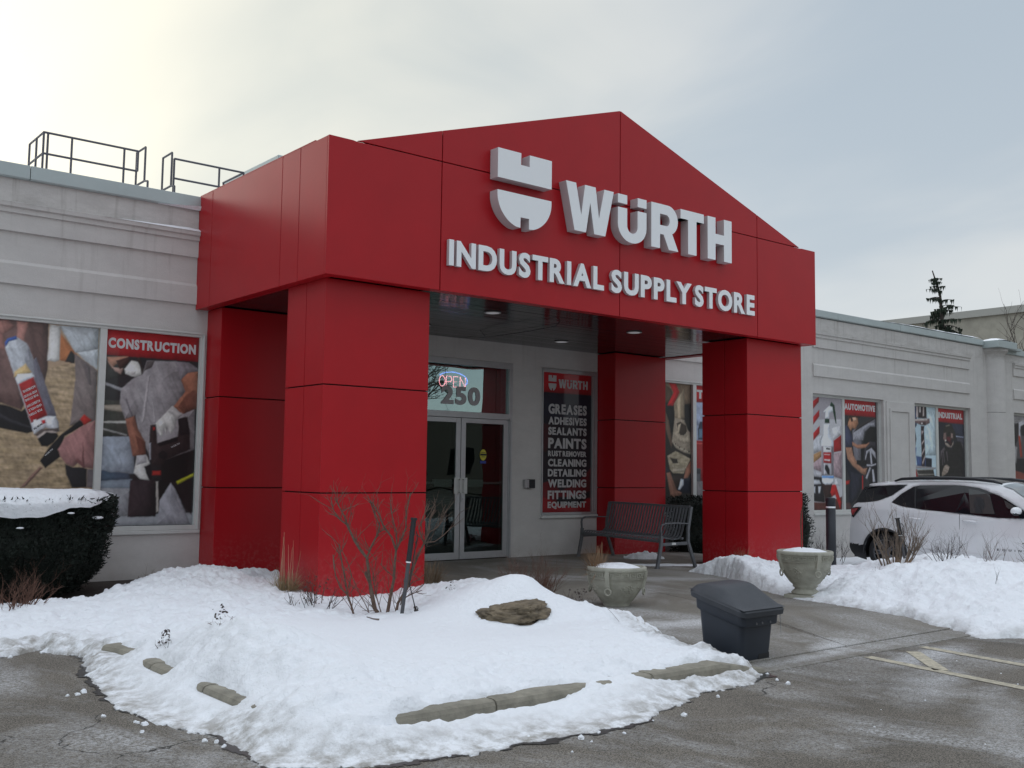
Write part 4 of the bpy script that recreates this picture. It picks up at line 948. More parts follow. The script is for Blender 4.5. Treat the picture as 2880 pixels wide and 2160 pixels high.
def s2ln(c): c = np.array(c)/255.0; return np.where(c <= 0.04045, c/12.92, ((c+0.055)/1.055)**2.4)
TXT = {'P2': ('CONSTRUCTION', (0.025, 0.96, 0.905, 0.957)), 'P6': ('AUTOMOTIVE', (0.02, 0.97, 0.900, 0.957)), 'P8': ('INDUSTRIAL', (0.03, 0.93, 0.897, 0.957)), 'P4': ('TRUCK', (0.05, 0.95, 0.893, 0.962))}
def print_mat():
    m = mat('window_print', (0.5, 0.5, 0.5), rough=0.6, coat=0.0); t = m.node_tree; b = t.nodes['Principled BSDF']
    a = t.nodes.new('ShaderNodeAttribute'); a.attribute_name = 'print'; t.links.new(a.outputs['Color'], b.inputs['Base Color'])
    b.inputs['Coat Weight'].default_value = 0.4; b.inputs['Coat Roughness'].default_value = 0.05; return m
printm = print_mat()
def printed(key, rect, y, parent, res, gain=1.15, yflip=None):
    x0, x1, z0, z1 = rect; nx = int((x1-x0)/res); nz = int((z1-z0)/res)
    U, V = np.meshgrid(np.linspace(0, 1, nx), np.linspace(0, 1, nz)); bgc, shapes = PRINTS[key]
    sx = (x1-x0); sz = (z1-z0); PX, PZ = U*sx, V*sz
    C = np.ones(U.shape+(3,))*s2ln(bgc)
    C *= (0.85+0.3*fbm(PX, PZ, 3, 3, 1))[..., None]
    for i, (c, md, pts) in enumerate(shapes):
        P = [(a/1000*sx, b/1000*sz) for a, b in pts]
        wob = 0.006 if md != 2 else 0
        qx = PX+(vnoise(PX*28, PZ*28, 5)-0.5)*wob; qz = PZ+(vnoise(PX*28, PZ*28, 6)-0.5)*wob
        xs = [p[0] for p in P]; zs = [p[1] for p in P]
        bx = (PX > min(xs)-.03) & (PX < max(xs)+.03) & (PZ > min(zs)-.03) & (PZ < max(zs)+.03)
        if not bx.any(): continue
        r_, c_ = np.where(bx); r0, r1, c0, c1 = r_.min(), r_.max()+1, c_.min(), c_.max()+1; sl_ = (slice(r0, r1), slice(c0, c1))
        d = sdist(qx[sl_], qz[sl_], P)
        a = np.clip(d/res*0.55+0.5, 0, 1)[..., None]
        col = s2ln(c)*np.ones(d.shape+(3,))
        if md == 1:   # grain: strands / texture
            n = fbm(PX[sl_]*0.5+PZ[sl_]*0.5, PZ[sl_]*2.2, 16, 4, 20+i); n2 = vnoise(PX[sl_]*9, PZ[sl_]*34, 50+i)
            n3 = vnoise(PX[sl_]*40+PZ[sl_]*25, PZ[sl_]*22-PX[sl_]*14, 60+i); col = col*(0.35+0.65*n+0.45*n2+0.35*n3)[..., None]; col[..., 2] *= (0.85+0.2*n)
        elif md == 0: # soft modelling: rounded light across each painted form
            w = max(1e-3, min(max(xs)-min(xs), max(zs)-min(zs)))
            col = col*(0.74+0.34*np.clip(d/(0.32*w), 0, 1)+0.42*(fbm(PX[sl_], PZ[sl_], 9, 5, i, 0.62)-0.5))[..., None]
            ux = (PX[sl_]-min(xs))/(max(xs)-min(xs)+1e-6); col = col*(1.08-0.16*ux)[..., None]
            if min(d.shape) > 3:   # printed form: lit from the upper left, with creases
                gz_, gx_ = np.gradient(d); gn = np.hypot(gz_, gx_)+1e-9; lit = (gz_*0.75-gx_*0.65)/gn*np.exp(-np.clip(d, 0, 9)/(0.13*w+0.004))
                fold = np.abs(fbm(PX[sl_]*1.0+PZ[sl_]*0.45+i, PZ[sl_]*0.35, 11, 3, 70+i)-0.5)*2
                col = col*np.clip(1-0.42*lit-0.20*np.clip(0.30-fold, 0, 1)/0.30*(w > 0.2)*(1 if max(c) < 215 and not (c[0] > 125 and c[1] < 50) else 0), 0.25, 1.7)[..., None]
        C[sl_] = C[sl_]*(1-a)+col*a
    C = C*(0.90+0.2*fbm(PX, PZ, 45, 2, 91))[..., None]
    lum = C.mean(-1, keepdims=True); C = lum+(C-lum)*0.95; C = 0.16*(np.clip(C, 1e-4, 1)/0.16)**1.18
    C = np.clip(C*gain, 0.004, 0.85)
    ob = gridmesh('printed_pane', x0+PX, np.full(U.shape, y), z0+PZ, printm, parent, attr=C, smooth=False)
    return ob
def window(op, panes, yf, yp, label, res, mull=0.05, fr=0.055, sillz=None, framemat=frame_p):
    a, b, z0, z1 = op; w = plain('window', bld); w['label'] = label
    mb = MB()
    mb.box(a, yf, z1-fr, b, yf+0.07, z1); mb.box(a, yf, z0, b, yf+0.07, z0+fr); mb.box(a, yf, z0+fr, a+fr, yf+0.07, z1-fr); mb.box(b-fr, yf, z0+fr, b, yf+0.07, z1-fr)
    # outer bead
    mb.box(a, yf-0.018, z1-0.022, b, yf-0.002, z1-0.001); mb.box(b-0.022, yf-0.018, z0, b-0.001, yf-0.002, z1-0.024); mb.box(a+0.001, yf-0.018, z0, a+0.022, yf-0.002, z1-0.024)
    build(mb, 'window_frame', framemat, w, bevel=0.004)
    for i, (k, rect) in enumerate(panes):
        printed(k, rect, yp, w, res)
        if i: mb = MB(); c = (panes[i-1][1][1]+rect[0])/2; hw = (rect[0]-panes[i-1][1][1])/2+0.002; mb.box(c-hw, yf+0.003, z0+fr, c+hw, yf+0.06, z1-fr); build(mb, 'mullion', framemat, w, bevel=0.004)
        if k in TXT:
            t, (u0, u1, v0, v1) = TXT[k]; x0, x1, zz0, zz1 = rect
            text_part(t, (x0+(x1-x0)*u0, x0+(x1-x0)*u1, zz0+(zz1-zz0)*v0, zz0+(zz1-zz0)*v1), yp-0.004, yp-0.001, letw, w, bold=0.055, gap=0.07)
    mb = MB(); mb.box(a-0.02, YW-0.03, z0-0.045, b+0.02, yf+0.02, z0-0.002); build(mb, 'sill', framemat, w, bevel=0.006)
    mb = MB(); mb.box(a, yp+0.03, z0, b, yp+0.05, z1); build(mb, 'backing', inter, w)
    return w
w_con = window(openings[0], [('P1', (-2.42, -1.15, .62, 2.985)), ('P2', (-1.075, .085, .62, 2.97))], YW-0.02, 3.36, 'two-pane window with a building-site print and the word CONSTRUCTION', 0.0095)
window(openings[3], [('P3', (8.3, 9.445, .62, 2.965)), ('P4', (9.535, 10.72, .62, 2.965))], YW-0.02, 3.36, 'two-pane window with prints of an axle and a red truck', 0.012)
w_aut = window(openings[4], [('P5', (13.25, 14.37, .6, 2.985)), ('P6', (14.45, 15.70, .6, 2.985))], YW+0.09, 3.45, 'two-pane window with a spray bottle print and the word AUTOMOTIVE', 0.014)
window(openings[5], [('P7', (17.22, 18.235, .6, 2.98)), ('P8', (18.335, 19.60, .6, 2.98))], YW+0.09, 3.45, 'two-pane window with a drill bit print and the word INDUSTRIAL', 0.016)
window(openings[6], [('P9', (22.08, 23.25, .6, 2.99)), ('P9', (23.33, 24.5, .6, 2.99))], YW+0.09, 3.45, 'two-pane window with a red workshop print, partly outside the photo', 0.02)

# small print on the pictured goods
def text_rot(txt, p0, p1, h, y, m, parent, flip=1, **k):
    p0 = np.array(p0); p1 = np.array(p1); d = p1-p0; L = np.hypot(*d); d = d/L; n_ = np.array([-d[1], d[0]])*flip; mb = MB()
    for c, p, f in layout(txt, 0, L, 0, h, **k):
        q = p0+p[:, :1]*d+p[:, 1:]*n_; s_ = slab(q, f, y-0.004, y-0.001); mb.add(s_.v, s_.f)
    return build(mb, 'small_print', m, parent)
for t_, p0_, p1_ in (('PUR STEIN', (-1.765, 1.981), (-1.893, 1.906)), ('UND HOLZ', (-1.771, 2.036), (-1.906, 1.958)), ('KLEBSTOFF', (-1.792, 2.082), (-1.927, 2.004)), ('PUR STONE', (-1.815, 2.146), (-1.948, 2.069)), ('AND WOOD', (-1.827, 2.190), (-1.962, 2.112)), ('ADHESIVE', (-1.845, 2.245), (-1.976, 2.169))):
    text_rot(t_, p0_, p1_, 0.026, 3.36, letw, w_con, bold=0.03)
text_rot('W\u00dcRTH', (-1.754, 1.816), (-1.839, 1.749), 0.022, 3.36, carb, w_con, bold=0.03)
text_rot('W\u00dcRTH', (-1.693, 1.432), (-1.614, 1.513), 0.016, 3.36, letw, w_con, bold=0.02)
text_rot('W\u00dcRTH', (-0.224, 1.561), (-0.12, 1.615), 0.02, 3.36, letg, w_con, bold=0.02)
text_rot('W\u00dcRTH', (13.79, 1.872), (13.93, 1.866), 0.04, 3.45, carb, w_aut, bold=0.02)

# ---- tall list window beside the door
def letter_shapes():
    def arc(cx, cz, rx, rz, a0, a1, n=14): return [(cx+rx*math.cos(R(a0+(a1-a0)*i/n)), cz+rz*math.sin(R(a0+(a1-a0)*i/n))) for i in range(n+1)]
    # outlines in metres as read off the gable (x from 0, z from 0, cap height 0.58)
    Wp = [(0, .59), (.165, .59), (.255, .205), (.315, .59), (.495, .59), (.555, .205), (.645, .59), (.81, .59), (.665, 0), (.475, 0), (.405, .385), (.335, 0), (.145, 0)]
    Up = [(0, .42), (.165, .42), (.165, .205)]+arc(.26, .205, .095, .095, 180, 360)[1:]+[(.355, .42), (.52, .42), (.52, .21)]+arc(.26, .21, .26, .225, 0, -180)[1:]
    d1 = [(0, .475), (.165, .475), (.165, .59), (0, .59)]; d2 = [(.355, .475), (.52, .475), (.52, .59), (.355, .59)]
    Rp = [(0, 0), (.165, 0), (.165, .19), (.235, .19), (.335, 0), (.52, 0), (.40, .22)]+arc(.315, .395, .195, .195, -55, 90)+[(0, .59)]
    Rh = [(.165, .31), (.28, .31)]+arc(.285, .385, .065, .075, -90, 90)+[(.165, .46)]
    Tp = [(.15, 0), (.32, 0), (.32, .465), (.47, .465), (.47, .59), (0, .59), (0, .465), (.15, .465)]
    Hp = [(0, 0), (.165, 0), (.165, .23), (.345, .23), (.345, 0), (.51, 0), (.51, .59), (.345, .59), (.345, .365), (.165, .365), (.165, .59), (0, .59)]
    top = [(0, 0), (.82, 0), (.82, .345), (.475, .345), (.475, .205), (.345, .205), (.345, .345), (0, .345)]
    bot = [(0, .41), (0, .37)]+arc(.41, .37, .41, .37, 180, 251)+[(.345, .015), (.345, .14), (.475, .14), (.475, .015)]+arc(.41, .37, .41, .37, 289, 360)+[(.82, .41)]
    return {'W': (0, [Wp]), 'U': (.885, [Up]), 'dot1': (.885, [d1]), 'dot2': (.885, [d2]), 'R': (1.495, [Rp, Rh]), 'T': (2.06, [Tp]), 'H': (2.61, [Hp])}, top, bot
LS, EMT, EMB = letter_shapes()
w = plain('window', bld); w['label'] = 'tall narrow window listing greases, adhesives, sealants and paints beside the door'
a, b, z0, z1 = openings[2]
mb = MB()
for q in ((a, z1-0.06, b, z1), (a, z0, b, z0+0.04), (a, z0+0.04, a+0.02, z1-0.06), (b-0.11, z0+0.04, b-0.075, z1-0.06), (b-0.06, z0+0.04, b, z1-0.06)): mb.box(q[0], YW-0.025, q[1], q[2], YW+0.05, q[3])
build(mb, 'window_frame', alu, w, bevel=0.004)
mb = MB(); mb.box(a-0.02, YW-0.05, z0-0.05, b+0.0, YW+0.02, z0-0.002); build(mb, 'sill', frame_p, w, bevel=0.006)
px0, px1, pz0, pz1 = a+0.02, b-0.11, z0+0.04, z1-0.06
PRINTS['LIST'] = ((26, 24, 32), [((150, 14, 26), 0, [(-20, 1020), (1020, 1020), (1020, 855), (-20, 855)]), ((24, 30, 46), 0, [(-20, 855), (1020, 855), (1020, 640), (-20, 640)]),
    ((96, 14, 24), 0, [(-20, -20), (1020, -20), (1020, 330), (800, 240), (620, 190), (380, 150), (200, 230), (-20, 200)]), ((128, 16, 26), 0, [(-20, -20), (1020, -20), (1020, 90), (600, 150), (300, 70), (-20, 120)]),
    ((60, 14, 24), 0, [(-20, 640), (160, 620), (200, 500), (90, 420), (-20, 440)]), ((20, 18, 24), 0, [(300, 60), (700, 40), (980, 110), (980, 150), (600, 110), (320, 110)])])
printed('LIST', (px0, px1, pz0, pz1), 3.345, w, 0.012, gain=1.3)
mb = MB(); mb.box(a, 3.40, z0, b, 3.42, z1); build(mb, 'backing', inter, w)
rows = [('GREASES', 2.270, 2.432), ('ADHESIVES', 2.098, 2.222), ('SEALANTS', 1.930, 2.054), ('PAINTS', 1.712, 1.880), ('RUST REMOVER', 1.583, 1.672), ('CLEANING', 1.420, 1.540), ('DETAILING', 1.257, 1.377), ('WELDING', 1.082, 1.212), ('FITTINGS', 0.893, 1.030), ('EQUIPMENT', 0.752, 0.852)]
for t, v0, v1 in rows: text_part(t, (5.955, 6.80, v0, v1), 3.338, 3.342, letd, w, bold=0.045, gap=0.075)
mbl = MB()
for k, (ox, polys) in LS.items():
    vs, fs = shape2d(polys); sc_ = 0.60/3.12
    s_ = slab(np.stack([6.17+(ox+vs[:, 0])*sc_*1.08, 2.70+vs[:, 1]*sc_*1.25], 1), fs, 3.338, 3.342); mbl.add(s_.v, s_.f)
for P, oz in ((EMT, 0.52), (EMB, 0.0)):
    vs, fs = shape2d([P]); s_ = slab(np.stack([5.95+vs[:, 0]*0.205, 2.645+(oz+vs[:, 1])*0.29], 1), fs, 3.338, 3.342); mbl.add(s_.v, s_.f)
build(mbl, 'lettering', letd, w)

# ---- entrance doors and transom
dr = plain('transom_window', bld); dr['label'] = 'glazed transom with the number 250 above the doors'
mb = MB()
x0, x1 = 3.22, 5.19
mb.box(x0, YW-0.01, 2.93, x1, YW+0.08, 3.02); mb.box(x0, YW-0.01, 0, x0+0.07, YW+0.08, 2.93); mb.box(x1-0.07, YW-0.01, 0, x1, YW+0.08, 2.93); mb.box(x0+0.07, YW-0.015, 2.13, x1-0.07, YW+0.08, 2.22)
mb.box(x1-0.055, YW-0.04, 0, x1-0.03, YW-0.012, 2.12)
build(mb, 'door_frame', alu, dr, bevel=0.004)
mb = MB(); mb.box(x0+0.07, 3.365, 2.22, x1-0.07, 3.371, 2.93); build(mb, 'transom_pane', g_trans, dr)
text_part('250', (3.845, 4.575, 2.325, 2.60), 3.357, 3.362, letg, dr, name='house_number', bold=0.045, gap=0.07)
def leaf(a, b, flip, lab):
    d = plain('door', bld); d['label'] = lab
    mb = MB(); mb.box(a, 3.335, 0.012, a+0.085, 3.375, 2.125); mb.box(b-0.085, 3.335, 0.012, b, 3.375, 2.125); mb.box(a+0.085, 3.337, 2.055, b-0.085, 3.373, 2.125); mb.box(a+0.085, 3.337, 0.012, b-0.085, 3.373, 0.115)
    build(mb, 'door_frame', alu, d, bevel=0.003)
    mb = MB(); mb.box(a+0.085, 3.353, 0.115, b-0.085, 3.358, 2.055); build(mb, 'door_pane', g_door, d)
    mb = MB(); mb.box(a+0.06, 3.375, 1.13, b-0.06, 3.40, 1.165)
    q = a+0.12 if flip else b-0.45
    mb.box(q, 3.37, 1.09, q+0.33, 3.42, 1.20); build(mb, 'push_bar', frame_p, d)
    h = a-0.0 if flip else b-0.115
    mb = MB(); mb.box(h, 3.322, 0.985, h+0.115, 3.334, 1.225); hx = h+0.02 if flip else h+0.075
    mb.box(hx, 3.275, 1.0, hx+0.022, 3.285, 1.21); mb.box(hx, 3.285, 1.0, hx+0.022, 3.322, 1.02); mb.box(hx, 3.285, 1.19, hx+0.022, 3.322, 1.21)
    build(mb, 'door_handle', frame_p, d, bevel=0.003)
    if flip:
        mb = MB(); mb.box(a+0.012, 3.325, 0.86, a+0.075, 3.334, 0.965); mb.tube([(a+0.042, 3.327, 0.915), (a+0.042, 3.312, 0.915)], 0.018, 12); build(mb, 'lock', alu, d)
        mb = MB(); n = 28; mb.prism([(4.64+0.062*math.cos(2*math.pi*k/n), 1.575+0.085*math.sin(2*math.pi*k/n)) for k in range(n)], 3.346, 3.350); build(mb, 'alarm_sticker', yelst, d)
        mb = MB(); mb.box(4.585, 3.3455, 1.445, 4.695, 3.3495, 1.485); build(mb, 'sticker_base', blust, d)
        mb = MB(); mb.box(4.582, 3.343, 1.565, 4.698, 3.3455, 1.595); mb.box(4.60, 3.343, 1.61, 4.68, 3.3455, 1.618); mb.box(4.61, 3.343, 1.542, 4.67, 3.3455, 1.55); build(mb, 'sticker_print', carb, d)
leaf(3.295, 4.20, False, 'left glass door, half hidden by the red column')
leaf(4.212, 5.118, True, 'right glass door with a yellow round sticker')
mb = MB(); mb.tube([(5.12, YW-0.02, 2.13), (5.12, YW-0.05, 2.13)], 0.02, 10); build(mb, 'pivot_cap', alu, dr)
# dim vestibule behind the glass
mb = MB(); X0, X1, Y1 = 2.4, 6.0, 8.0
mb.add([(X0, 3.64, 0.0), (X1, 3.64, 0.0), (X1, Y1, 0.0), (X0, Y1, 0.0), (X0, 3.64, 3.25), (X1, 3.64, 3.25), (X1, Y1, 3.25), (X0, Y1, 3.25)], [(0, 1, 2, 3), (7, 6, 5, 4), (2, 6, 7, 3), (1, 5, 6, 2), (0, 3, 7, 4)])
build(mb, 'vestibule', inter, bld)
mb = MB(); mb.box(4.55, 6.5, 0, 5.6, 7.2, 1.0)
for z in (0.4, 0.8): mb.box(5.1, 5.2, z, 5.5, 6.2, z+0.03)
ob = build(mb, 'display_shelf', mat('shelf_dark', (0.10, 0.11, 0.12), rough=0.5), bld)
# neon sign hanging inside the transom
ne = thing('neon_sign', 'pink neon OPEN sign under a blue arc hanging behind the transom glass', 'sign', (4.16, 3.50, 2.66))
def ntube(pts, m, nm, r=0.008): mb = MB(); mb.tube([(x, 3.50, z) for x, z in pts], r, 6); return build(mb, nm, m, ne)
for k, (a, b) in enumerate(((3.90, 4.01), (4.03, 4.13), (4.165, 4.25), (4.29, 4.39))):
    zb, zt = 2.60-k*0.0, 2.76
    if k == 0: P = [((a+b)/2+(b-a)/2*math.cos(t), (zb+zt)/2+(zt-zb)/2*math.sin(t)) for t in np.linspace(0, 2*math.pi, 20)]
    elif k == 1: P = [(a, zb), (a, zt), (b-0.02, zt), (b, zt-0.03), (b, zt-0.06), (b-0.02, zt-0.085), (a+0.01, zt-0.085)]
    elif k == 2: P = [(b, zt), (a, zt), (a, zb+0.08), (b-0.02, zb+0.08), (a, zb+0.078), (a, zb), (b, zb)]
    else: P = [(a, zb), (a, zt), (b, zb), (b, zt)]
    ntube(P, neonr, 'neon_letter', 0.0065)
ntube([(4.15+0.28*math.cos(t), 2.70+0.125*math.sin(t)) for t in np.linspace(2.6, -0.5, 24)], neonb, 'neon_arc', 0.0085)
# wall box
t = thing('wall_box', 'small black and grey box on the stucco wall between the doors and the list window', 'box', (5.52, YW, 1.07))
mb = MB(); mb.box(5.42, YW-0.07, 1.075, 5.50, YW, 1.205); build(mb, 'grey_housing', alu, t, bevel=0.004)
mb = MB(); mb.box(5.502, YW-0.085, 1.07, 5.61, YW, 1.21); build(mb, 'black_cover', carb, t, bevel=0.006)
# soil strip at the wall foot
mb = MB(); mb.add([(-9, 0.9, -0.035), (1.2, 0.9, -0.035), (1.2, 3.34, -0.02), (-9, 3.34, -0.02)], [(0, 1, 2, 3)]); struct(build(mb, 'planting_soil', soil))

# ------------------------------------------------------------------ red entrance portico
PW, H1, H2, H3 = 8.44, 3.31, 4.757, 5.989
po = thing('entrance_portico', 'red metal-panelled entrance portico with gabled fascia on four square columns', 'portico')
G = 0.006
mb = MB(); mb.box(0.03, 0.035, H1+0.03, PW-0.03, 0.25, H2-0.01); mb.box(0.03, 0.25, H1+0.03, 0.25, 3.32, H2-0.02); mb.box(PW-0.25, 0.25, H1+0.03, PW-0.03, 3.32, H2-0.02)
build(mb, 'fascia_frame', dark, po)
mb = MB(); mb.box(0.25, 0.25, 4.5, PW-0.25, 3.32, 4.6); build(mb, 'portico_roof', roofm, po)
def gab(x): return H2+(H3-H2)*((x-0.30)/(4.212-0.30) if x < 4.212 else (8.082-x)/(8.082-4.212))
def panelxz(poly, y0=0.0, y1=0.034):
    mb = MB(); mb.prism(poly, y0, y1); return build(mb, 'panel', red, po, bevel=0.003)
xs = [0.0, 1.42, 4.212, 7.018, PW]
for i in range(4):
    a = xs[i]+(G if i else 0); b = xs[i+1]-(G if i < 3 else 0)
    panelxz([(a, H1), (b, H1), (b, H2-G if 0 < i < 3 else H2), (a, H2-G if 0 < i < 3 else H2)] if 0 < i < 3 else
            ([(0, H1), (b, H1), (b, H2-G), (0.32, H2-G), (0.28, H2), (0, H2)] if i == 0 else [(a, H1), (PW, H1), (PW, H2), (8.10, H2), (8.06, H2-G), (a, H2-G)]))
panelxz([(0.34, H2+G), (1.42-G, H2+G), (1.42-G, gab(1.42)-G*0.3)])
panelxz([(1.42+G, H2+G), (4.212-G, H2+G), (4.212-G, H3), (1.42+G, gab(1.42+G))])
panelxz([(4.212+G, H2+G), (7.018-G, H2+G), (7.018-G, gab(7.018-G)), (4.212+G, H3)])
panelxz([(7.018+G, H2+G), (8.04, H2+G), (7.018+G, gab(7.018+G))])
mb = MB(); mb.prism([(0.40, H2-0.005), (8.0, H2-0.005), (4.212, H3-0.03)], 0.036, 0.16); build(mb, 'gable_frame', dark, po)
mb = MB(); mb.prism([(0.40, H2-0.004), (8.0, H2-0.004), (4.212, H3-0.02)], 0.162, 0.19); build(mb, 'gable_back', roofm, po)
# side returns
ys = [0.036, 0.615, 1.03, 2.91, 3.325]
for s_, (xa, xb) in enumerate(((0.0, 0.034), (PW-0.034, PW))):
    for i in range(4):
        mb = MB(); mb.box(xa, ys[i]+(G*0.8 if i else 0), H1, xb, ys[i+1]-(G*0.8 if i < 3 else 0), H2-0.001); build(mb, 'panel', red, po, bevel=0.003)
# underside lip and top coping
mb = MB(); mb.box(0.036, 0.036, H1+0.004, PW-0.036, 0.155, H1+0.02); mb.box(0.036, 0.157, H1+0.004, 0.155, 3.31, H1+0.02); mb.box(PW-0.155, 0.157, H1+0.004, PW-0.036, 3.31, H1+0.02)
build(mb, 'fascia_return', red, po)
mb = MB(); mb.box(0.0, 0.30, H2, 0.25, 3.3, H2+0.012); mb.box(PW-0.25, 0.30, H2, PW, 3.3, H2+0.012); build(mb, 'coping', red, po)
# soffit planks
sf = plain('soffit', po); me0 = None; rnd = random.Random(2)
for k in range(32):
    for (a, b) in ((0.157, 4.13), (4.142, PW-0.157)):
        y = 0.16+k*0.0985
        mb = MB(); mb.box(-(b-a)/2, -0.0465, -0.006, (b-a)/2, 0.0465, 0.006)
        key = round(b-a, 3)
        if (a == 0.157 and k == 0) or (a != 0.157 and k == 0):
            ob = build(mb, 'soffit_plank', soff, None, bevel=0.004)
            if a == 0.157: meA = ob.data
            else: meB = ob.data
        else:
            ob = bpy.data.objects.new('soffit_plank', meA if a == 0.157 else meB); COL.objects.link(ob)
        ob.parent = sf; ob.location = ((a+b)/2, y+0.047, H1+0.022+rnd.uniform(-.0015, .0015)); ob.rotation_euler = (rnd.uniform(-.012, .012), 0, 0)
mb = MB(); mb.box(0.16, 0.16, H1+0.034, PW-0.16, 3.31, H1+0.05); build(mb, 'soffit_deck', dark, sf)
for (x, y) in ((2.89, 0.93), (5.48, 0.97), (5.46, 2.49), (2.9, 2.49)):
    d = plain('downlight', po, (x, y, H1+0.012))
    mb = MB(); mb.lathe([(0.085, 0.004), (0.105, 0.0), (0.11, -0.006), (0.085, -0.008)], 28, (x, y, H1+0.012)); build(mb, 'trim_ring', lampt, d)
    mb = MB(); mb.lathe([(0.001, -0.009), (0.084, -0.010), (0.084, -0.002), (0.001, -0.002)][::-1], 28, (x, y, H1+0.012)); build(mb, 'lens', lampw, d)
mb = MB(); mb.tube([(4.0, 0.9, 3.32), (4.02, 1.0, 3.27), (4.0, 1.5, 3.25), (3.95, 2.2, 3.24), (4.05, 2.7, 3.27), (4.3, 2.9, 3.32)], 0.004, 5); build(mb, 'loose_cable', carb, po)
# columns
def column(x0, x1, y0, y1, ysplit, back):
    c = plain('column', po, (x0, y0, 0)); zz = [-0.12, 1.083, 2.203, H1+0.002]; T = 0.022
    mb = MB(); mb.box(x0+T, y0+T, -0.12, x1-T, y1-(T if back else 0), H1); build(mb, 'column_core', dark, c)
    for i in range(3):
        a = zz[i]+(0.007 if i else 0); b = zz[i+1]-(0.007 if i < 2 else 0)
        mb = MB(); mb.box(x0, y0, a, x1, y0+T-0.001, b); build(mb, 'panel', red, c, bevel=0.003)
        cuts = [y0+T]+([ysplit] if ysplit else [])+[y1-(T if back else 0)]
        for xa, xb in ((x0, x0+T-0.001), (x1-T+0.001, x1)):
            for j in range(len(cuts)-1):
                mb = MB(); mb.box(xa, cuts[j]+(0.005 if j else 0), a, xb, cuts[j+1]-(0.005 if j < len(cuts)-2 else 0), b); build(mb, 'panel', red, c, bevel=0.003)
        if back: mb = MB(); mb.box(x0, y1-T+0.001, a, x1, y1, b); build(mb, 'panel', red, c, bevel=0.003)
    return c
column(0.129, 1.436, 0.216, 1.061, 0.635, True)
column(7.05, 8.362, 0.216, 1.061, 0.635, True)
column(0.167, 1.42, 2.898, 3.329, None, False)
column(7.032, 8.25, 2.903, 3.329, None, False)
# gable sign: shield emblem and company letters
sg = thing('company_sign', 'large white raised shield emblem and company name letters on the gable', 'sign', (4.1, 0, 4.1))
def sletter(name, polys, fx, fz, y0, y1, m1, m2, parent):
    vs, fs = shape2d(polys); P = np.stack([fx(vs[:, 0]), fz(vs[:, 1])], 1); s_ = slab(P, fs, y0, y1)
    ob = build(s_, name, None, parent); ob.data.materials.append(m1); ob.data.materials.append(m2)
    nf = len(fs)
    for i, p in enumerate(ob.data.polygons): p.material_index = 0 if i < nf else 1
    return ob
YF, YB = -0.135, -0.003
for k, (ox, polys) in LS.items():
    sletter('letter' if 'dot' not in k else 'umlaut_dot', polys, lambda v: 3.155+(ox+v)*1.0, lambda v: 4.258+v*1.0, YF, YB, signw, signs, sg)
sletter('emblem_top', [EMT], lambda v: 2.095+v, lambda v: 4.685+v, YF-0.01, YB, signw, signs, sg)
sletter('emblem_bottom', [EMB], lambda v: 2.095+v, lambda v: 4.13+v, YF-0.01, YB, signw, signs, sg)
s2 = thing('lettering_sign', 'white raised INDUSTRIAL SUPPLY STORE letters in one row under the emblem', 'sign', (4.2, 0, 3.6))
for word, a, b in (('INDUSTRIAL', 1.50, 3.885), ('SUPPLY', 4.015, 5.535), ('STORE', 5.60, 6.89)):
    for ch, p, f in layout(word, a, b, 3.595, 3.885, bold=0.040, gap=0.10):
        s_ = slab(p, f, -0.050, -0.004); ob = build(s_, 'letter', None, s2); ob.data.materials.append(signw); ob.data.materials.append(signs)
        for i, q in enumerate(ob.data.polygons): q.material_index = 0 if i < len(f) else 1

# ------------------------------------------------------------------ things on the roof
gr = thing('roof_guardrail', 'dark metal guardrail round the ladder gap on the flat roof, left of the portico', 'railing', (-0.3, 4.3, 4.45))
def rb(a, b, nm='rail', r=0.0145): mb = MB(); mb.tube([a, b], r, 6); build(mb, nm, railm, gr)
zt, zm = 5.49, 5.22
for z in (zt, zm): rb((-1.65, 4.3, z), (-0.47, 4.3, z)); rb((-1.65, 4.3, z), (-1.65, 4.95, z)); rb((0.02, 4.3, z), (1.02, 4.3, z)); rb((1.02, 4.3, z), (1.02, 5.0, z))
for x, y in ((-1.65, 4.3), (-1.60, 4.3), (-1.31, 4.3), (-0.65, 4.3), (-1.65, 4.62), (-1.65, 4.95), (0.02, 4.3), (0.66, 4.3), (1.02, 4.3), (1.02, 4.98)): rb((x, y, 4.45), (x, y, zt), 'post')
rb((-0.47, 4.3, zt), (-0.47, 4.3, zm), 'post')
for x in (-0.37, -0.01):
    rb((x, 4.31, 5.57), (x, 4.64, 5.57)); rb((x, 4.64, 5.57), (x, 4.64, 4.45), 'post'); rb((x, 4.31, 5.57), (x, 4.31, 5.11), 'post'); rb((x, 4.31, 5.11), (x, 4.18, 5.08)); rb((x, 4.18, 5.08), (x, 4.18, 4.45), 'post'); rb((x, 4.31, 5.11), (x, 4.64, 5.11))
u = thing('rooftop_unit', 'low grey metal rooftop unit behind the left shoulder of the portico', 'rooftop unit', (2.0, 4.5, 4.45))
mb = MB(); mb.box(1.25, 3.65, 4.45, 2.6, 5.4, 5.56); build(mb, 'casing', flash, u)
mb = MB(); mb.box(1.2, 3.6, 5.56, 2.65, 5.45, 5.63); build(mb, 'lid', flash, u, bevel=0.01)
v = thing('roof_vent', 'small snow-topped vent next to the rooftop unit', 'vent', (1.5, 3.1, 4.6))
mb = MB(); mb.lathe([(0.16, 4.60), (0.16, 5.45), (0.27, 5.46), (0.27, 5.52)], 20, (1.5, 3.12, 0)); build(mb, 'vent_pipe', flash, v)
mb = MB(); mb.lathe([(0.27, 5.522), (0.265, 5.56), (0.2, 5.60), (0.05, 5.61)], 20, (1.5, 3.12, 0)); build(mb, 'snow_cap', snowm, v, smooth=True)

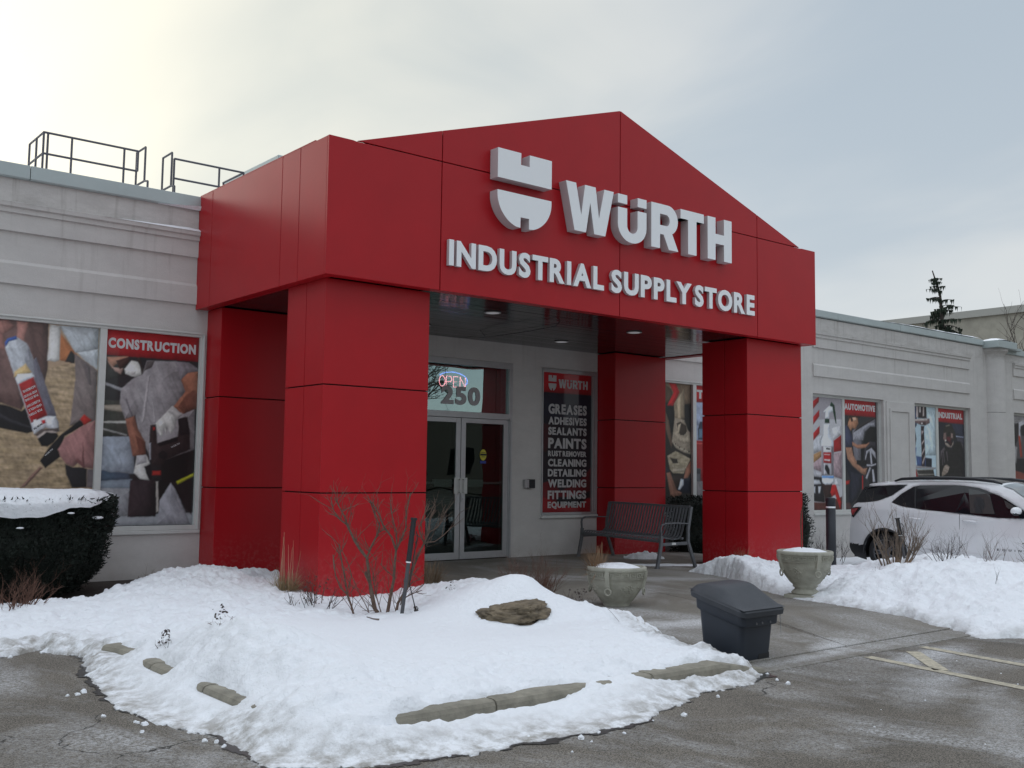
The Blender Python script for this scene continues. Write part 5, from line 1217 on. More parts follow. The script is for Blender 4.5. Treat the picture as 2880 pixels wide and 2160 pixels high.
# ------------------------------------------------------------------ bench
def make_bench():
    t = thing('bench', 'long grey metal slatted bench facing the walkway under the portico', 'bench')
    L = 2.16
    prof = [(-0.20, 0.855), (-0.185, 0.80), (-0.15, 0.66), (-0.115, 0.52), (-0.085, 0.445), (-0.04, 0.405), (0.03, 0.395), (0.12, 0.405), (0.22, 0.42), (0.285, 0.418), (0.315, 0.395), (0.325, 0.355)]
    n = 28; me = None
    for k in range(n):
        x = -L/2+0.075+k*(L-0.15)/(n-1)
        if me is None:
            mb = MB(); hw = 0.019; th = 0.005; V = []
            for i, (y, z) in enumerate(prof):
                d = Vector((prof[min(i+1, len(prof)-1)][0]-prof[max(i-1, 0)][0], prof[min(i+1, len(prof)-1)][1]-prof[max(i-1, 0)][1])).normalized(); nn = Vector((-d.y, d.x))*th
                V += [(-hw, y+nn.x, z+nn.y), (hw, y+nn.x, z+nn.y), (hw, y-nn.x, z-nn.y), (-hw, y-nn.x, z-nn.y)]
            m = len(prof); F = [(i*4+q, i*4+(q+1) % 4, i*4+4+(q+1) % 4, i*4+4+q) for i in range(m-1) for q in range(4)]+[(3, 2, 1, 0), (m*4-4, m*4-3, m*4-2, m*4-1)]
            mb.add(V, F); ob = build(mb, 'slat', benchm, t); me = ob.data
        else:
            ob = bpy.data.objects.new('slat', me); COL.objects.link(ob); ob.parent = t
        ob.location = (x, 0, 0)
    mb = MB()
    mb.box(-L/2+0.02, -0.225, 0.84, L/2-0.02, -0.195, 0.872); build(mb, 'top_rail', benchm, t, bevel=0.004)
    mb = MB(); mb.tube([(-L/2+0.03, 0.31, 0.375), (L/2-0.03, 0.31, 0.375)], 0.02, 8); mb.tube([(-L/2+0.03, -0.09, 0.41), (L/2-0.03, -0.09, 0.41)], 0.018, 8); build(mb, 'seat_rail', benchm, t)
    for s in (-1, 1):
        x = s*(L/2)
        def bar(pts, nm, w=0.03, h=0.024):
            mb = MB(); V = []; m = len(pts)
            for i, (y, z) in enumerate(pts):
                d = Vector((pts[min(i+1, m-1)][0]-pts[max(i-1, 0)][0], pts[min(i+1, m-1)][1]-pts[max(i-1, 0)][1])).normalized(); nn = Vector((-d.y, d.x))*h
                V += [(x-w, y+nn.x, z+nn.y), (x+w, y+nn.x, z+nn.y), (x+w, y-nn.x, z-nn.y), (x-w, y-nn.x, z-nn.y)]
            F = [(i*4+q, i*4+(q+1) % 4, i*4+4+(q+1) % 4, i*4+4+q) for i in range(m-1) for q in range(4)]+[(3, 2, 1, 0), (m*4-4, m*4-3, m*4-2, m*4-1)]
            mb.add(V, F); build(mb, nm, benchm, t, bevel=0.004)
        bar([(0.37, 0.0), (0.31, 0.30), (0.30, 0.45)], 'leg', 0.022, 0.022); bar([(-0.29, 0.0), (-0.16, 0.36), (-0.16, 0.55), (-0.215, 0.86)], 'leg', 0.022, 0.02)
        bar([(0.31, 0.33), (-0.16, 0.345)], 'side_rail', 0.012, 0.022)
        bar([(0.305, 0.44), (0.315, 0.55), (0.30, 0.60), (0.24, 0.625), (0.05, 0.63), (-0.17, 0.62)], 'armrest', 0.022, 0.009)
        for y in (0.37, -0.29): mb = MB(); mb.box(x-0.03, y-0.03, 0, x+0.03, y+0.03, 0.012); build(mb, 'foot', benchm, t)
    mb = MB(); mb.box(-L/2-0.016, 0.06, 0.325, -L/2-0.0125, 0.13, 0.355); build(mb, 'maker_plate', frame_p, t)
    return t
b = make_bench(); b.location = (6.37, 1.78, 0.0); b.rotation_euler = (0, 0, R(77.8))

# ------------------------------------------------------------------ grit bin
def make_bin():
    t = thing('grit_bin', 'dark grey plastic grit bin with sloping black lid at the kerb', 'bin')
    # local: front towards -y, width along x
    W2, D2 = 0.215, 0.205
    def ring(w, d0, d1, z0, z1, r=0.05, n=5):
        """rounded rectangle; d0 front depth, d1 back; z varies from z0 (front) to z1 (back)"""
        P = []
        for cx, cy, a0 in ((w-r, d1-r, 0), (-w+r, d1-r, 90), (-w+r, -d0+r, 180), (w-r, -d0+r, 270)):
            for k in range(n+1):
                a = R(a0+90*k/n); P.append((cx+r*math.cos(a), cy+r*math.sin(a)))
        return [(x, y, z0+(z1-z0)*min(1, max(0, (y+d0)/(d0+d1)))) for x, y in P]
    def loft(rings, nm, m, caps=True, bevel=0):
        mb = MB(); n = len(rings[0]); V = [v for r_ in rings for v in r_]; F = [(i*n+k, i*n+(k+1) % n, (i+1)*n+(k+1) % n, (i+1)*n+k) for i in range(len(rings)-1) for k in range(n)]
        F += [tuple(range(n-1, -1, -1)), tuple((len(rings)-1)*n+k for k in range(n))]; mb.add(V, F); ob = build(mb, nm, m, t, smooth=True)
        md = ob.modifiers.new('es', 'EDGE_SPLIT'); md.split_angle = R(38); return ob
    loft([ring(0.185, 0.17, 0.18, 0, 0), ring(0.192, 0.18, 0.185, 0.06, 0.06), ring(0.205, 0.20, 0.20, 0.28, 0.28), ring(0.21, 0.205, 0.205, 0.33, 0.36)], 'body', binm)
    loft([ring(0.222, 0.222, 0.215, 0.255, 0.36), ring(0.228, 0.228, 0.222, 0.262, 0.368), ring(0.232, 0.232, 0.226, 0.325, 0.44)], 'rim_skirt', binm)
    loft([ring(0.25, 0.25, 0.24, 0.325, 0.45), ring(0.262, 0.262, 0.25, 0.33, 0.455), ring(0.266, 0.266, 0.252, 0.365, 0.49), ring(0.255, 0.252, 0.24, 0.385, 0.505)], 'lid_rim', binl)
    # lid crown: flat back, slope to the front with a shallow crease
    mb = MB(); n = 12; V = []; m = 14
    for j in range(m+1):
        v = j/m; y = -0.262+v*0.51
        zc = 0.375+(0.545-0.375)*min(1, (v/0.52))if v < 0.52 else 0.545+0.006*math.sin((v-0.52)/0.48*math.pi)
        for i in range(n+1):
            u = i/n*2-1; e = (1-abs(u)**9)*(1-abs(2*v-1)**14)
            zb = 0.383+(0.503-0.383)*v
            V.append((u*0.258, y, zb+(max(zc, zb+0.004)-zb)*e+0.004*e*math.sin(u*2)))
    F = [(j*(n+1)+i, j*(n+1)+i+1, (j+1)*(n+1)+i+1, (j+1)*(n+1)+i) for j in range(m) for i in range(n)]
    mb.add(V, F); build(mb, 'lid', binl, t, smooth=True)
    mb = MB(); mb.box(0.03, -0.1765, 0.0, 0.165, -0.168, 0.045); build(mb, 'fork_slot', carb, t)
    for x in (-0.07, 0.0, 0.10):
        mb = MB(); mb.box(x, -0.2325, 0.268, x+0.012, -0.229, 0.285); mb.box(x+0.016, -0.2325, 0.268, x+0.02, -0.229, 0.28); ob = build(mb, 'scuff_mark', benchm, t)
    mb = MB(); mb.tube([(0.20, -0.255, 0.325), (0.20, -0.256, 0.25), (0.203, -0.258, 0.16)], [0.006, 0.0045, 0.001], 6); build(mb, 'icicle', glass_mat('ice', (0.9, 0.93, 0.95), 0.15), t)
    return t
g = make_bin(); g.location = (1.29, -4.17, -0.045); g.rotation_euler = (0, 0, R(1.5))

# ------------------------------------------------------------------ cast stone urns
def make_urn(label):
    t = thing('urn_planter', label, 'urn', group='cast stone urns beside the walkway')
    mb = MB(); mb.box(-0.17, -0.17, 0, 0.17, 0.17, 0.05); build(mb, 'plinth', urnm, t, bevel=0.008)
    prof = [(0.14, 0.05), (0.15, 0.065), (0.14, 0.085), (0.115, 0.10), (0.11, 0.115), (0.13, 0.13), (0.135, 0.14), (0.13, 0.15), (0.165, 0.18), (0.205, 0.235), (0.25, 0.30), (0.275, 0.37), (0.284, 0.405),
            (0.290, 0.407), (0.290, 0.415), (0.285, 0.418), (0.292, 0.475), (0.298, 0.478), (0.302, 0.49), (0.302, 0.512), (0.292, 0.52), (0.268, 0.52), (0.262, 0.47), (0.05, 0.465)]
    mb = MB(); mb.lathe(prof, 48); build(mb, 'bowl', urnm, t, smooth=True)
    # key-pattern band: raised bars wrapped on the rim
    mb = MB(); N = 22
    for k in range(N):
        a0 = 2*math.pi*k/N; w = 2*math.pi/N
        def bar(u0, u1, v0, v1):
            V = []
            for v in (v0, v1):
                z = 0.423+v*0.048; r0 = 0.286+0.006*(v)
                for u in (u0, u1):
                    a = a0+u*w
                    for rr in (r0-0.004, r0+0.013): V.append((rr*math.cos(a), rr*math.sin(a), z))
            mb.add(V, [(0, 1, 3, 2), (4, 6, 7, 5), (0, 4, 5, 1), (1, 5, 7, 3), (3, 7, 6, 2), (2, 6, 4, 0)])
        bar(0.0, 0.86, 0.88, 1.0); bar(0.74, 0.86, 0.30, 0.88); bar(0.34, 0.74, 0.30, 0.42); bar(0.34, 0.44, 0.42, 0.68); bar(0.0, 0.10, 0.0, 0.88); bar(0.10, 1.0, 0.0, 0.12)
    build(mb, 'key_pattern', urnm, t)
    # strap and ring handles, vine relief
    rn = random.Random(3)
    for q in range(4):
        a = math.pi/4+q*math.pi/2+0.18; ca, sa = math.cos(a), math.sin(a); tx, ty = -sa, ca
        mb = MB(); V = []
        for z, rr in ((0.49, 0.318), (0.42, 0.312), (0.34, 0.292), (0.31, 0.278)):
            for s in (-0.02, 0.02):
                for d in (0.0, -0.03): V.append(((rr+d)*ca+s*tx, (rr+d)*sa+s*ty, z))
        mb.add(V, [(0, 2, 6, 4), (4, 6, 10, 8), (8, 10, 14, 12), (1, 5, 7, 3), (5, 9, 11, 7), (9, 13, 15, 11), (0, 4, 5, 1), (4, 8, 9, 5), (8, 12, 13, 9), (2, 3, 7, 6), (6, 7, 11, 10), (10, 11, 15, 14), (12, 14, 15, 13), (0, 1, 3, 2)])
        for k in range(14):
            t0 = 2*math.pi*k/14; t1 = 2*math.pi*(k+1)/14
            P = lambda th: ((0.272+0.01)*ca+0.032*math.cos(th)*tx, (0.272+0.01)*sa+0.032*math.cos(th)*ty, 0.285+0.032*math.sin(th))
            mb.tube([P(t0), P(t1)], 0.009, 6, cap=False)
        build(mb, 'ring_handle', urnm, t)
        ac = a+math.pi/4; mb = MB()
        for k in range(34):
            da = rn.gauss(0, 0.20); z = 0.325+rn.gauss(0, 0.022)-abs(da)*0.05 if k < 20 else 0.27+rn.uniform(-.035, .035); da = da if k < 20 else rn.gauss(0, 0.07)
            z = min(max(z, 0.22), 0.385); rr = float(np.interp(z, [0.185, 0.235, 0.30, 0.37, 0.405], [0.15, 0.205, 0.25, 0.275, 0.284])); c = (rr*math.cos(ac+da), rr*math.sin(ac+da), z); r_ = rn.uniform(0.007, 0.014)
            V = [(c[0]+r_*x_, c[1]+r_*y_, c[2]+r_*z_*1.1) for x_, y_, z_ in ((1, 0, 0), (-1, 0, 0), (0, 1, 0), (0, -1, 0), (0, 0, 1), (0, 0, -1))]
            mb.add(V, [(0, 2, 4), (2, 1, 4), (1, 3, 4), (3, 0, 4), (2, 0, 5), (1, 2, 5), (3, 1, 5), (0, 3, 5)])
        ob = build(mb, 'vine_relief', urnm, t, smooth=True); ob['kind'] = 'stuff'
    n = 26; TH, RR = np.meshgrid(np.linspace(0, 2*math.pi, 49), np.linspace(0, 1, 14)); rad = RR*(0.272+0.012*np.sin(TH*5))
    hh = 0.478+0.062*(1-RR**2.6)*(0.75+0.5*fbm(rad*np.cos(TH)+3, rad*np.sin(TH)+3, 7, 3, 6))+0.012
    gridmesh('snow_cap', rad*np.cos(TH), rad*np.sin(TH), hh, snowm, t)
    return t
u1 = make_urn('left cast stone urn with dry brown grass in it, behind the snow mound')
u2 = copy_tree(u1); u2['label'] = 'right cast stone urn with a single upright seed stalk, beside the bollard'
u1.location = (2.44, -1.74, -0.13); u1.rotation_euler = (0, 0, R(-28)); u2.location = (4.66, -2.42, -0.012); u2.rotation_euler = (0, 0, R(8))

# ------------------------------------------------------------------ twigs, grasses, shrubs
def grow(mb, p, d, L, r, lvl, rn, up=0.15, bend=0.25, kids=(2, 4), seg=4, tipk=None, shrink=0.62, spread=0.75, n=5):
    pts = [Vector(p)]; rad = [r]; d = Vector(d).normalized()
    for i in range(seg):
        d = (d+Vector((rn.gauss(0, bend), rn.gauss(0, bend), rn.gauss(0, bend*0.6)))*0.5+Vector((0, 0, up*0.3))).normalized()
        pts.append(pts[-1]+d*L/seg); rad.append(r*(1-0.5*(i+1)/seg))
    if lvl == 0 and tipk: rad[-1] = rad[-2]*1.25
    mb.tube(pts, rad, n if r > 0.006 else 4 if r > 0.003 else 3)
    if lvl > 0:
        for k in range(rn.randint(*kids)):
            i = rn.randint(1, seg); q = pts[i]; a = Vector((rn.gauss(0, 1), rn.gauss(0, 1), rn.gauss(0, 0.35))).normalized()
            grow(mb, q, (pts[i]-pts[i-1]).normalized()+a*spread, L*shrink*rn.uniform(0.75, 1.15), rad[i]*0.68, lvl-1, rn, up, bend, kids, seg, tipk, shrink, spread, n)
def bush(name, label, cat, loc, h, n, lvl, r, m, seed, lean=0.35, spread=0.7, base=0.05, group=None, up=0.25, kids=(2, 3), bend=0.25, leaves=0, leafmat=None, tipk=None, shrink=0.62, L=None):
    t = thing(name, label, cat, loc, group=group); rn = random.Random(seed); mb = MB()
    for k in range(n):
        a = rn.uniform(0, 6.283); d = (math.cos(a)*lean*rn.uniform(0.3, 1.2), math.sin(a)*lean*rn.uniform(0.3, 1.2), 1)
        q = (loc[0]+math.cos(a)*base*rn.random(), loc[1]+math.sin(a)*base*rn.random(), loc[2]-0.04)
        grow(mb, q, d, (L or h*0.62)*rn.uniform(0.7, 1.1), r*rn.uniform(0.7, 1.1), lvl, rn, up=up, kids=kids, bend=bend, spread=spread, tipk=tipk, shrink=shrink)
    build(mb, 'branches', m, t)
    if leaves:
        mb = MB()
        for k in range(leaves):
            a = rn.uniform(0, 6.283); rr = h*0.45*rn.random(); c = Vector((loc[0]+rr*math.cos(a), loc[1]+rr*math.sin(a), loc[2]+h*rn.uniform(0.05, 0.8)))
            u_ = Vector((rn.gauss(0, 1), rn.gauss(0, 1), rn.gauss(0, 1))).normalized()*rn.uniform(0.006, 0.014); w_ = u_.orthogonal()*0.6
            mb.add([c-u_, c+w_, c+u_, c-w_+Vector((0, 0, 0.004))], [(0, 1, 2, 3)])
        ob = build(mb, 'withered_leaves', leafmat or twigd, t); ob['kind'] = 'stuff'
    return t
def tuft(name, label, loc, h, n, seed, lean=0.5, m=grassm, base=0.08, stalks=0, sh=0.8):
    t = thing(name, label, 'grass', loc); rn = random.Random(seed); mb = MB()
    for k in range(n):
        a = rn.uniform(0, 6.283); l = abs(rn.gauss(0, lean)); hh = h*rn.uniform(0.45, 1.1); p = Vector((loc[0]+base*rn.random()*math.cos(a), loc[1]+base*rn.random()*math.sin(a), loc[2]-0.03)); d = Vector((math.cos(a)*l, math.sin(a)*l, 1)).normalized(); pts = [p]
        for i in range(4):
            d = (d+Vector((math.cos(a)*0.28*l, math.sin(a)*0.28*l, -0.22*l))+Vector((rn.gauss(0, .05), rn.gauss(0, .05), 0))).normalized(); pts.append(pts[-1]+d*hh/4)
        s_ = Vector((-math.sin(a+0.6), math.cos(a+0.6), 0)); w = rn.uniform(0.0022, 0.0050); V = []
        for i, q in enumerate(pts): ww = w*(1-0.8*i/4); V += [q-s_*ww, q+s_*ww]
        mb.add(V, [(2*i, 2*i+1, 2*i+3, 2*i+2) for i in range(4)])
    ob = build(mb, 'blades', m, t); ob['kind'] = 'stuff'
    if stalks:
        mb = MB()
        for k in range(stalks):
            x = loc[0]+rn.gauss(0, base*0.5); y = loc[1]+rn.gauss(0, base*0.5); hh = sh*rn.uniform(0.55, 1.05); dx = rn.gauss(0, 0.06)
            mb.tube([(x, y, loc[2]), (x+dx*hh*0.5, y, loc[2]+hh*0.5), (x+dx*hh, y, loc[2]+hh)], [0.003, 0.0025, 0.0012], 4)
        build(mb, 'stalks', mat('stalk', (0.42, 0.27, 0.17), rough=0.9), t)
    return t
# pruned shrub in front of the left column: limbs follow the photograph, twigs are grown from them
def pruned():
    base = Vector((0.13, -1.04, 0.0)); z0 = zsnow(0.13, -1.04)
    t = thing('bare_shrub', 'pruned bare shrub with thick grey limbs in front of the left column', 'shrub', (base.x, base.y, z0)); rn = random.Random(12); mb = MB(); k_ = 0.00099
    limbs = [([(1250, 1240), (1200, 1180), (1165, 1030), (1150, 920), (1120, 720), (1060, 650), (1000, 560), (930, 420)], .020, 2), ([(1120, 720), (1160, 610), (1215, 500), (1235, 420), (1180, 300), (1140, 190)], .011, 2),
             ([(930, 420), (860, 370), (790, 290), (755, 160)], .008, 2), ([(930, 420), (900, 330), (850, 240), (815, 160)], .008, 2), ([(940, 430), (960, 330), (985, 300)], .005, 1), ([(1150, 920), (1100, 850)], .014, 0),
             ([(1225, 1240), (1195, 1110), (1175, 1000), (1105, 860)], .015, 0), ([(1320, 1250), (1345, 1080), (1375, 920), (1380, 760), (1390, 640)], .019, 1), ([(1390, 640), (1345, 520), (1265, 420), (1235, 330), (1160, 200)], .011, 2),
             ([(1390, 640), (1440, 540), (1480, 430), (1480, 300), (1520, 110)], .011, 2), ([(1400, 640), (1385, 480), (1340, 330), (1320, 260)], .008, 2), ([(1400, 1230), (1420, 1130), (1500, 1000), (1550, 820), (1600, 680), (1650, 580), (1690, 480), (1700, 360), (1740, 265)], .015, 2),
             ([(1660, 570), (1750, 560), (1830, 500), (1900, 430)], .006, 1), ([(1690, 480), (1770, 430), (1820, 350)], .006, 2), ([(1650, 580), (1600, 440), (1640, 330), (1690, 230)], .008, 2), ([(1010, 1245), (985, 1160), (945, 1060), (935, 990), (900, 820), (875, 700), (860, 600)], .011, 2),
             ([(945, 1060), (880, 990), (835, 880), (810, 690)], .009, 1), ([(950, 1000), (985, 880), (950, 760), (900, 650)], .006, 1), ([(1160, 1240), (1120, 1150), (1060, 1050), (1020, 950)], .005, 1), ([(1270, 1240), (1210, 1050), (1180, 900), (1215, 700)], .006, 2), ([(1480, 1080), (1580, 1030), (1640, 1010)], .006, 1), ([(1500, 1000), (1560, 930), (1650, 900)], .005, 1),
             ([(1440, 1150), (1500, 960), (1560, 700), (1570, 520)], .006, 2), ([(1390, 900), (1300, 830), (1250, 760)], .005, 2)]
    for pl, r, tw in limbs:
        dep = rn.uniform(-0.14, 0.14) if pl[0][1] < 1200 else rn.uniform(-.04, .04); pts = []
        for i, (a, b) in enumerate(pl):
            o = dep*i/len(pl)*1.0; pts.append(base+Vector((math.cos(YAW)*1, -math.sin(YAW), 0))*((a-1290)*k_)+Vector((math.sin(YAW), math.cos(YAW), 0))*o+Vector((0, 0, z0-0.02+(1245-b)*k_)))
        rads = [r*0.92*(1-0.40*i/(len(pts)-1)) for i in range(len(pts))]; mb.tube(pts, rads, 7)
        if tw:
            for i in range(1, len(pts)):
                for q in range(rn.randint(2, 4) if tw > 1 else rn.randint(1, 2)):
                    a = Vector((rn.gauss(0, 1), rn.gauss(0, 1), rn.gauss(0.5, 0.5))).normalized(); grow(mb, pts[i-1].lerp(pts[i], rn.random()), (pts[i]-pts[i-1]).normalized()*0.6+a*0.7, rn.uniform(0.10, 0.26), 0.0034, 1, rn, up=0.2, bend=0.35, kids=(1, 3), seg=3)
    build(mb, 'branches', bark, t)
pruned()
zs = lambda x, y: zsnow(x, y)
tuft('grass_clump', 'tall dry grass clump at the left side of the left column', (-0.06, 0.55, zs(-0.06, 0.55)), 0.26, 420, 3, lean=0.75, base=0.12, stalks=9, sh=0.62)
tuft('grass_clump', 'dark dry grass clump on the right side of the left column', (1.56, 0.30, 0.03), 0.34, 420, 4, lean=0.25, base=0.10, m=mat('dark_grass', (0.20, 0.14, 0.085), rough=0.9, noise_amt=0.35))
bush('berry_twigs', 'low dark twigs with withered berries at the foot of the left column', 'shrub', (-0.25, -0.42, zs(-0.25, -0.42)), 0.34, 12, 2, 0.005, twigd, 7, lean=0.7, base=0.22, leaves=80, spread=0.9)
bush('berry_twigs', 'thin upright red-brown twigs beside the left corner of the left column', 'shrub', (-0.12, -0.25, zs(-0.12, -0.25)), 0.48, 6, 2, 0.005, twigr, 9, lean=0.35, base=0.08, spread=0.5)
bush('dry_perennial', 'red-brown dry perennial behind the snow mound, left of the urn', 'shrub', (1.90, -1.05, 0.0), 0.66, 38, 3, 0.0062, twigr, 15, lean=0.42, base=0.24, kids=(2, 4), spread=0.6, L=0.30, shrink=0.72)
bush('dry_perennial', 'dark low stems with withered leaves at the right foot of the snow mound', 'shrub', (1.62, -2.05, 0.06), 0.22, 16, 2, 0.004, twigd, 17, lean=0.8, base=0.12, leaves=90)
tuft('grass_clump', 'dry brown grass growing in the left urn', (2.30, -1.60, 0.34), 0.30, 300, 21, lean=0.6, m=mat('brown_grass', (0.26, 0.16, 0.09), rough=0.9, noise_amt=0.3), base=0.07)
# seed stalk in the right urn
t = thing('seed_stalk', 'tall brown seed stalk standing in the right urn', 'plant', (4.60, -2.42, 0.5)); rn = random.Random(4); mb = MB(); P = [(4.60, -2.42, 0.48), (4.603, -2.42, 0.62), (4.59, -2.42, 0.78), (4.60, -2.42, 0.90), (4.625, -2.42, 1.0)]
mb.tube(P, [0.005, 0.007, 0.009, 0.009, 0.003], 5)
for k in range(130):
    i = rn.uniform(1, 4); j = min(3, int(i)); q = Vector(P[j]).lerp(Vector(P[j+1]), i-j); a = rn.uniform(0, 6.28); r_ = rn.uniform(0.006, 0.014); mb.tube([q, q+Vector((r_*math.cos(a), r_*math.sin(a), rn.uniform(0, 0.012)))], [0.004, 0.002], 3)
build(mb, 'seed_head', twigr, t)
bush('dead_twigs', 'small bent twigs poking out of the snow near the left kerb', 'twig', (-2.12, -2.55, zs(-2.12, -2.55)), 0.14, 6, 1, 0.003, twigr, 33, lean=1.6, base=0.12, leaves=24, spread=0.8, up=-0.1)
bush('dead_twigs', 'dark withered sprig on the snow slope left of the snow bluff', 'twig', (-2.38, -2.25, zs(-2.38, -2.25)), 0.12, 8, 1, 0.003, twigd, 34, lean=1.2, base=0.04, leaves=40)
bush('dead_twigs', 'dark curled sprig at the foot of the leaning garden light', 'twig', (0.22, -1.42, zs(0.22, -1.42)), 0.06, 8, 1, 0.0025, twigd, 35, lean=1.0, base=0.03, leaves=40)
bush('dead_twigs', 'single bent twig on the snow in front of the right end of the mound', 'twig', (0.98, -3.35, zs(0.98, -3.35)), 0.2, 1, 0, 0.003, twig, 36, lean=0.9, L=0.2)
bush('dead_twigs', 'pale thin stalks in the snow near the walkway, left of the bin', 'twig', (1.18, -3.30, zs(1.18, -3.30)), 0.16, 3, 1, 0.002, grassm, 37, lean=0.35, base=0.04)
bush('dead_twigs', 'tiny dark leaves sticking out of the snow left of the boulder', 'twig', (0.80, -1.15, zs(0.8, -1.15)), 0.10, 3, 1, 0.003, twigd, 38, lean=0.4, base=0.03, leaves=18)
tw = thing('fallen_twig', 'short broken twig lying on the smooth snow in front of the shrub', 'twig', (-0.55, -1.95, zs(-0.55, -1.95))); mb = MB(); z = zs(-0.55, -1.95); mb.tube([(-0.60, -1.93, z+0.03), (-0.55, -1.95, z+0.012), (-0.51, -1.98, z+0.006)], [0.004, 0.006, 0.009], 6); build(mb, 'branches', twig, tw)
bush('dead_shrub', 'cut dead stems at the foot of the wall between the hedge and the portico', 'shrub', (-0.62, 2.7, 0.0), 0.24, 11, 2, 0.006, mat('dead_stem', (0.22, 0.18, 0.14), rough=0.9), 41, lean=1.1, base=0.12)
bush('bare_shrub', 'dense brown bare shrub at the left edge of the photo', 'shrub', (-2.62, 0.75, 0.0), 0.52, 30, 3, 0.006, twigr, 43, lean=0.8, base=0.2, kids=(2, 3))
# leaning garden lights
def gardenlight(label, p0, p1, seed):
    t = thing('garden_light', label, 'light', p0, group='black leaning garden lights'); a = Vector(p0); b = Vector(p1)
    L = lambda f: a.lerp(b, f)
    mb = MB(); mb.tube([L(0.55), L(0.985)], 0.024, 16); build(mb, 'light_head', carb, t)
    mb = MB(); mb.tube([L(0.975), L(1.0)], 0.031, 16); mb.tube([L(0.545), L(0.56)], 0.026, 16); build(mb, 'cap', carb, t)
    mb = MB(); mb.tube([L(0.53), L(0.545)], 0.0235, 14); build(mb, 'white_collar', signw, t)
    mb = MB(); mb.tube([L(-0.08), L(0.535)], 0.017, 12); mb.tube([L(0.2), L(0.215)], 0.02, 12); mb.tube([L(0.33), L(0.345)], 0.02, 12); build(mb, 'stake', mat('stake_grey', (0.07, 0.07, 0.075), rough=0.6), t)
    mb = MB(); o = Vector((0.03, -0.02, 0)); mb.tube([L(0.86)+o*0.9, L(0.8)+o*1.6, L(0.6)+o*1.1, L(0.3)+o*1.0, L(0.05)+o*3.2], 0.005, 5); build(mb, 'cable', carb, t)
    return t
p = Vector((0.15, -1.31, zs(0.15, -1.31))); gardenlight('black leaning garden light in front of the left column', p, p+Vector((0.072, -0.055, 0.86)), 1)
p = Vector((6.92, -2.28, zbank(6.92, -2.28)+0.1)); gardenlight('black leaning garden light among the shrub beside the white car', p, p+Vector((-0.055, 0.05, 0.46)), 2)
# bollard
t = thing('bollard', 'black cylindrical bollard with a thin white ring behind the right urn', 'bollard', (8.1, -0.45, 0)); X, Y = 8.1, -0.45
mb = MB(); mb.lathe([(0.07, -0.2), (0.07, 0.86)], 24, (X, Y, 0)); build(mb, 'post', blackp, t, smooth=True)
mb = MB(); mb.lathe([(0.068, 0.86), (0.068, 0.885)], 24, (X, Y, 0)); build(mb, 'white_ring', signw, t)
mb = MB(); mb.lathe([(0.071, 0.885), (0.071, 0.985), (0.066, 1.005), (0.03, 1.012)], 24, (X, Y, 0)); build(mb, 'cap', blackp, t, smooth=True)

# ------------------------------------------------------------------ boulder in the snow mound
t = thing('boulder', 'brown layered boulder showing through the snow mound', 'boulder', (0.30, -2.68, 0.1))
n = 56; TH, PH = np.meshgrid(np.linspace(0, 2*math.pi, 2*n+1), np.linspace(0, math.pi, n)); ux, uy, uz = np.sin(PH)*np.cos(TH), np.sin(PH)*np.sin(TH), np.cos(PH)
k = 1+0.30*(fbm(ux*1.3+5+uz, uy*1.3+5-uz, 1.6, 4, 2)-0.5)*2; k = k+0.22*(np.floor(fbm(ux+3, uz*4+3, 2.2, 3, 4)*7)/7-0.5)+0.14*(fbm(ux*4+uz*9, uy*4+9, 2, 4, 9)-0.5)
BA = 0.28; lx, ly, lz = 0.275*k*np.sign(ux)*abs(ux)**0.75, 0.22*k*np.sign(uy)*abs(uy)**0.7, 0.108*k*np.sign(uz)*abs(uz)**0.7
ax = Vector((math.cos(YAW), -math.sin(YAW))); ay = Vector((math.sin(YAW), math.cos(YAW)))
lz = lz+0.12*lx
gridmesh('rock', 0.30+lx*ax.x+ly*ay.x, -2.68+lx*ax.y+ly*ay.y, 0.165+lz, rockm, t)

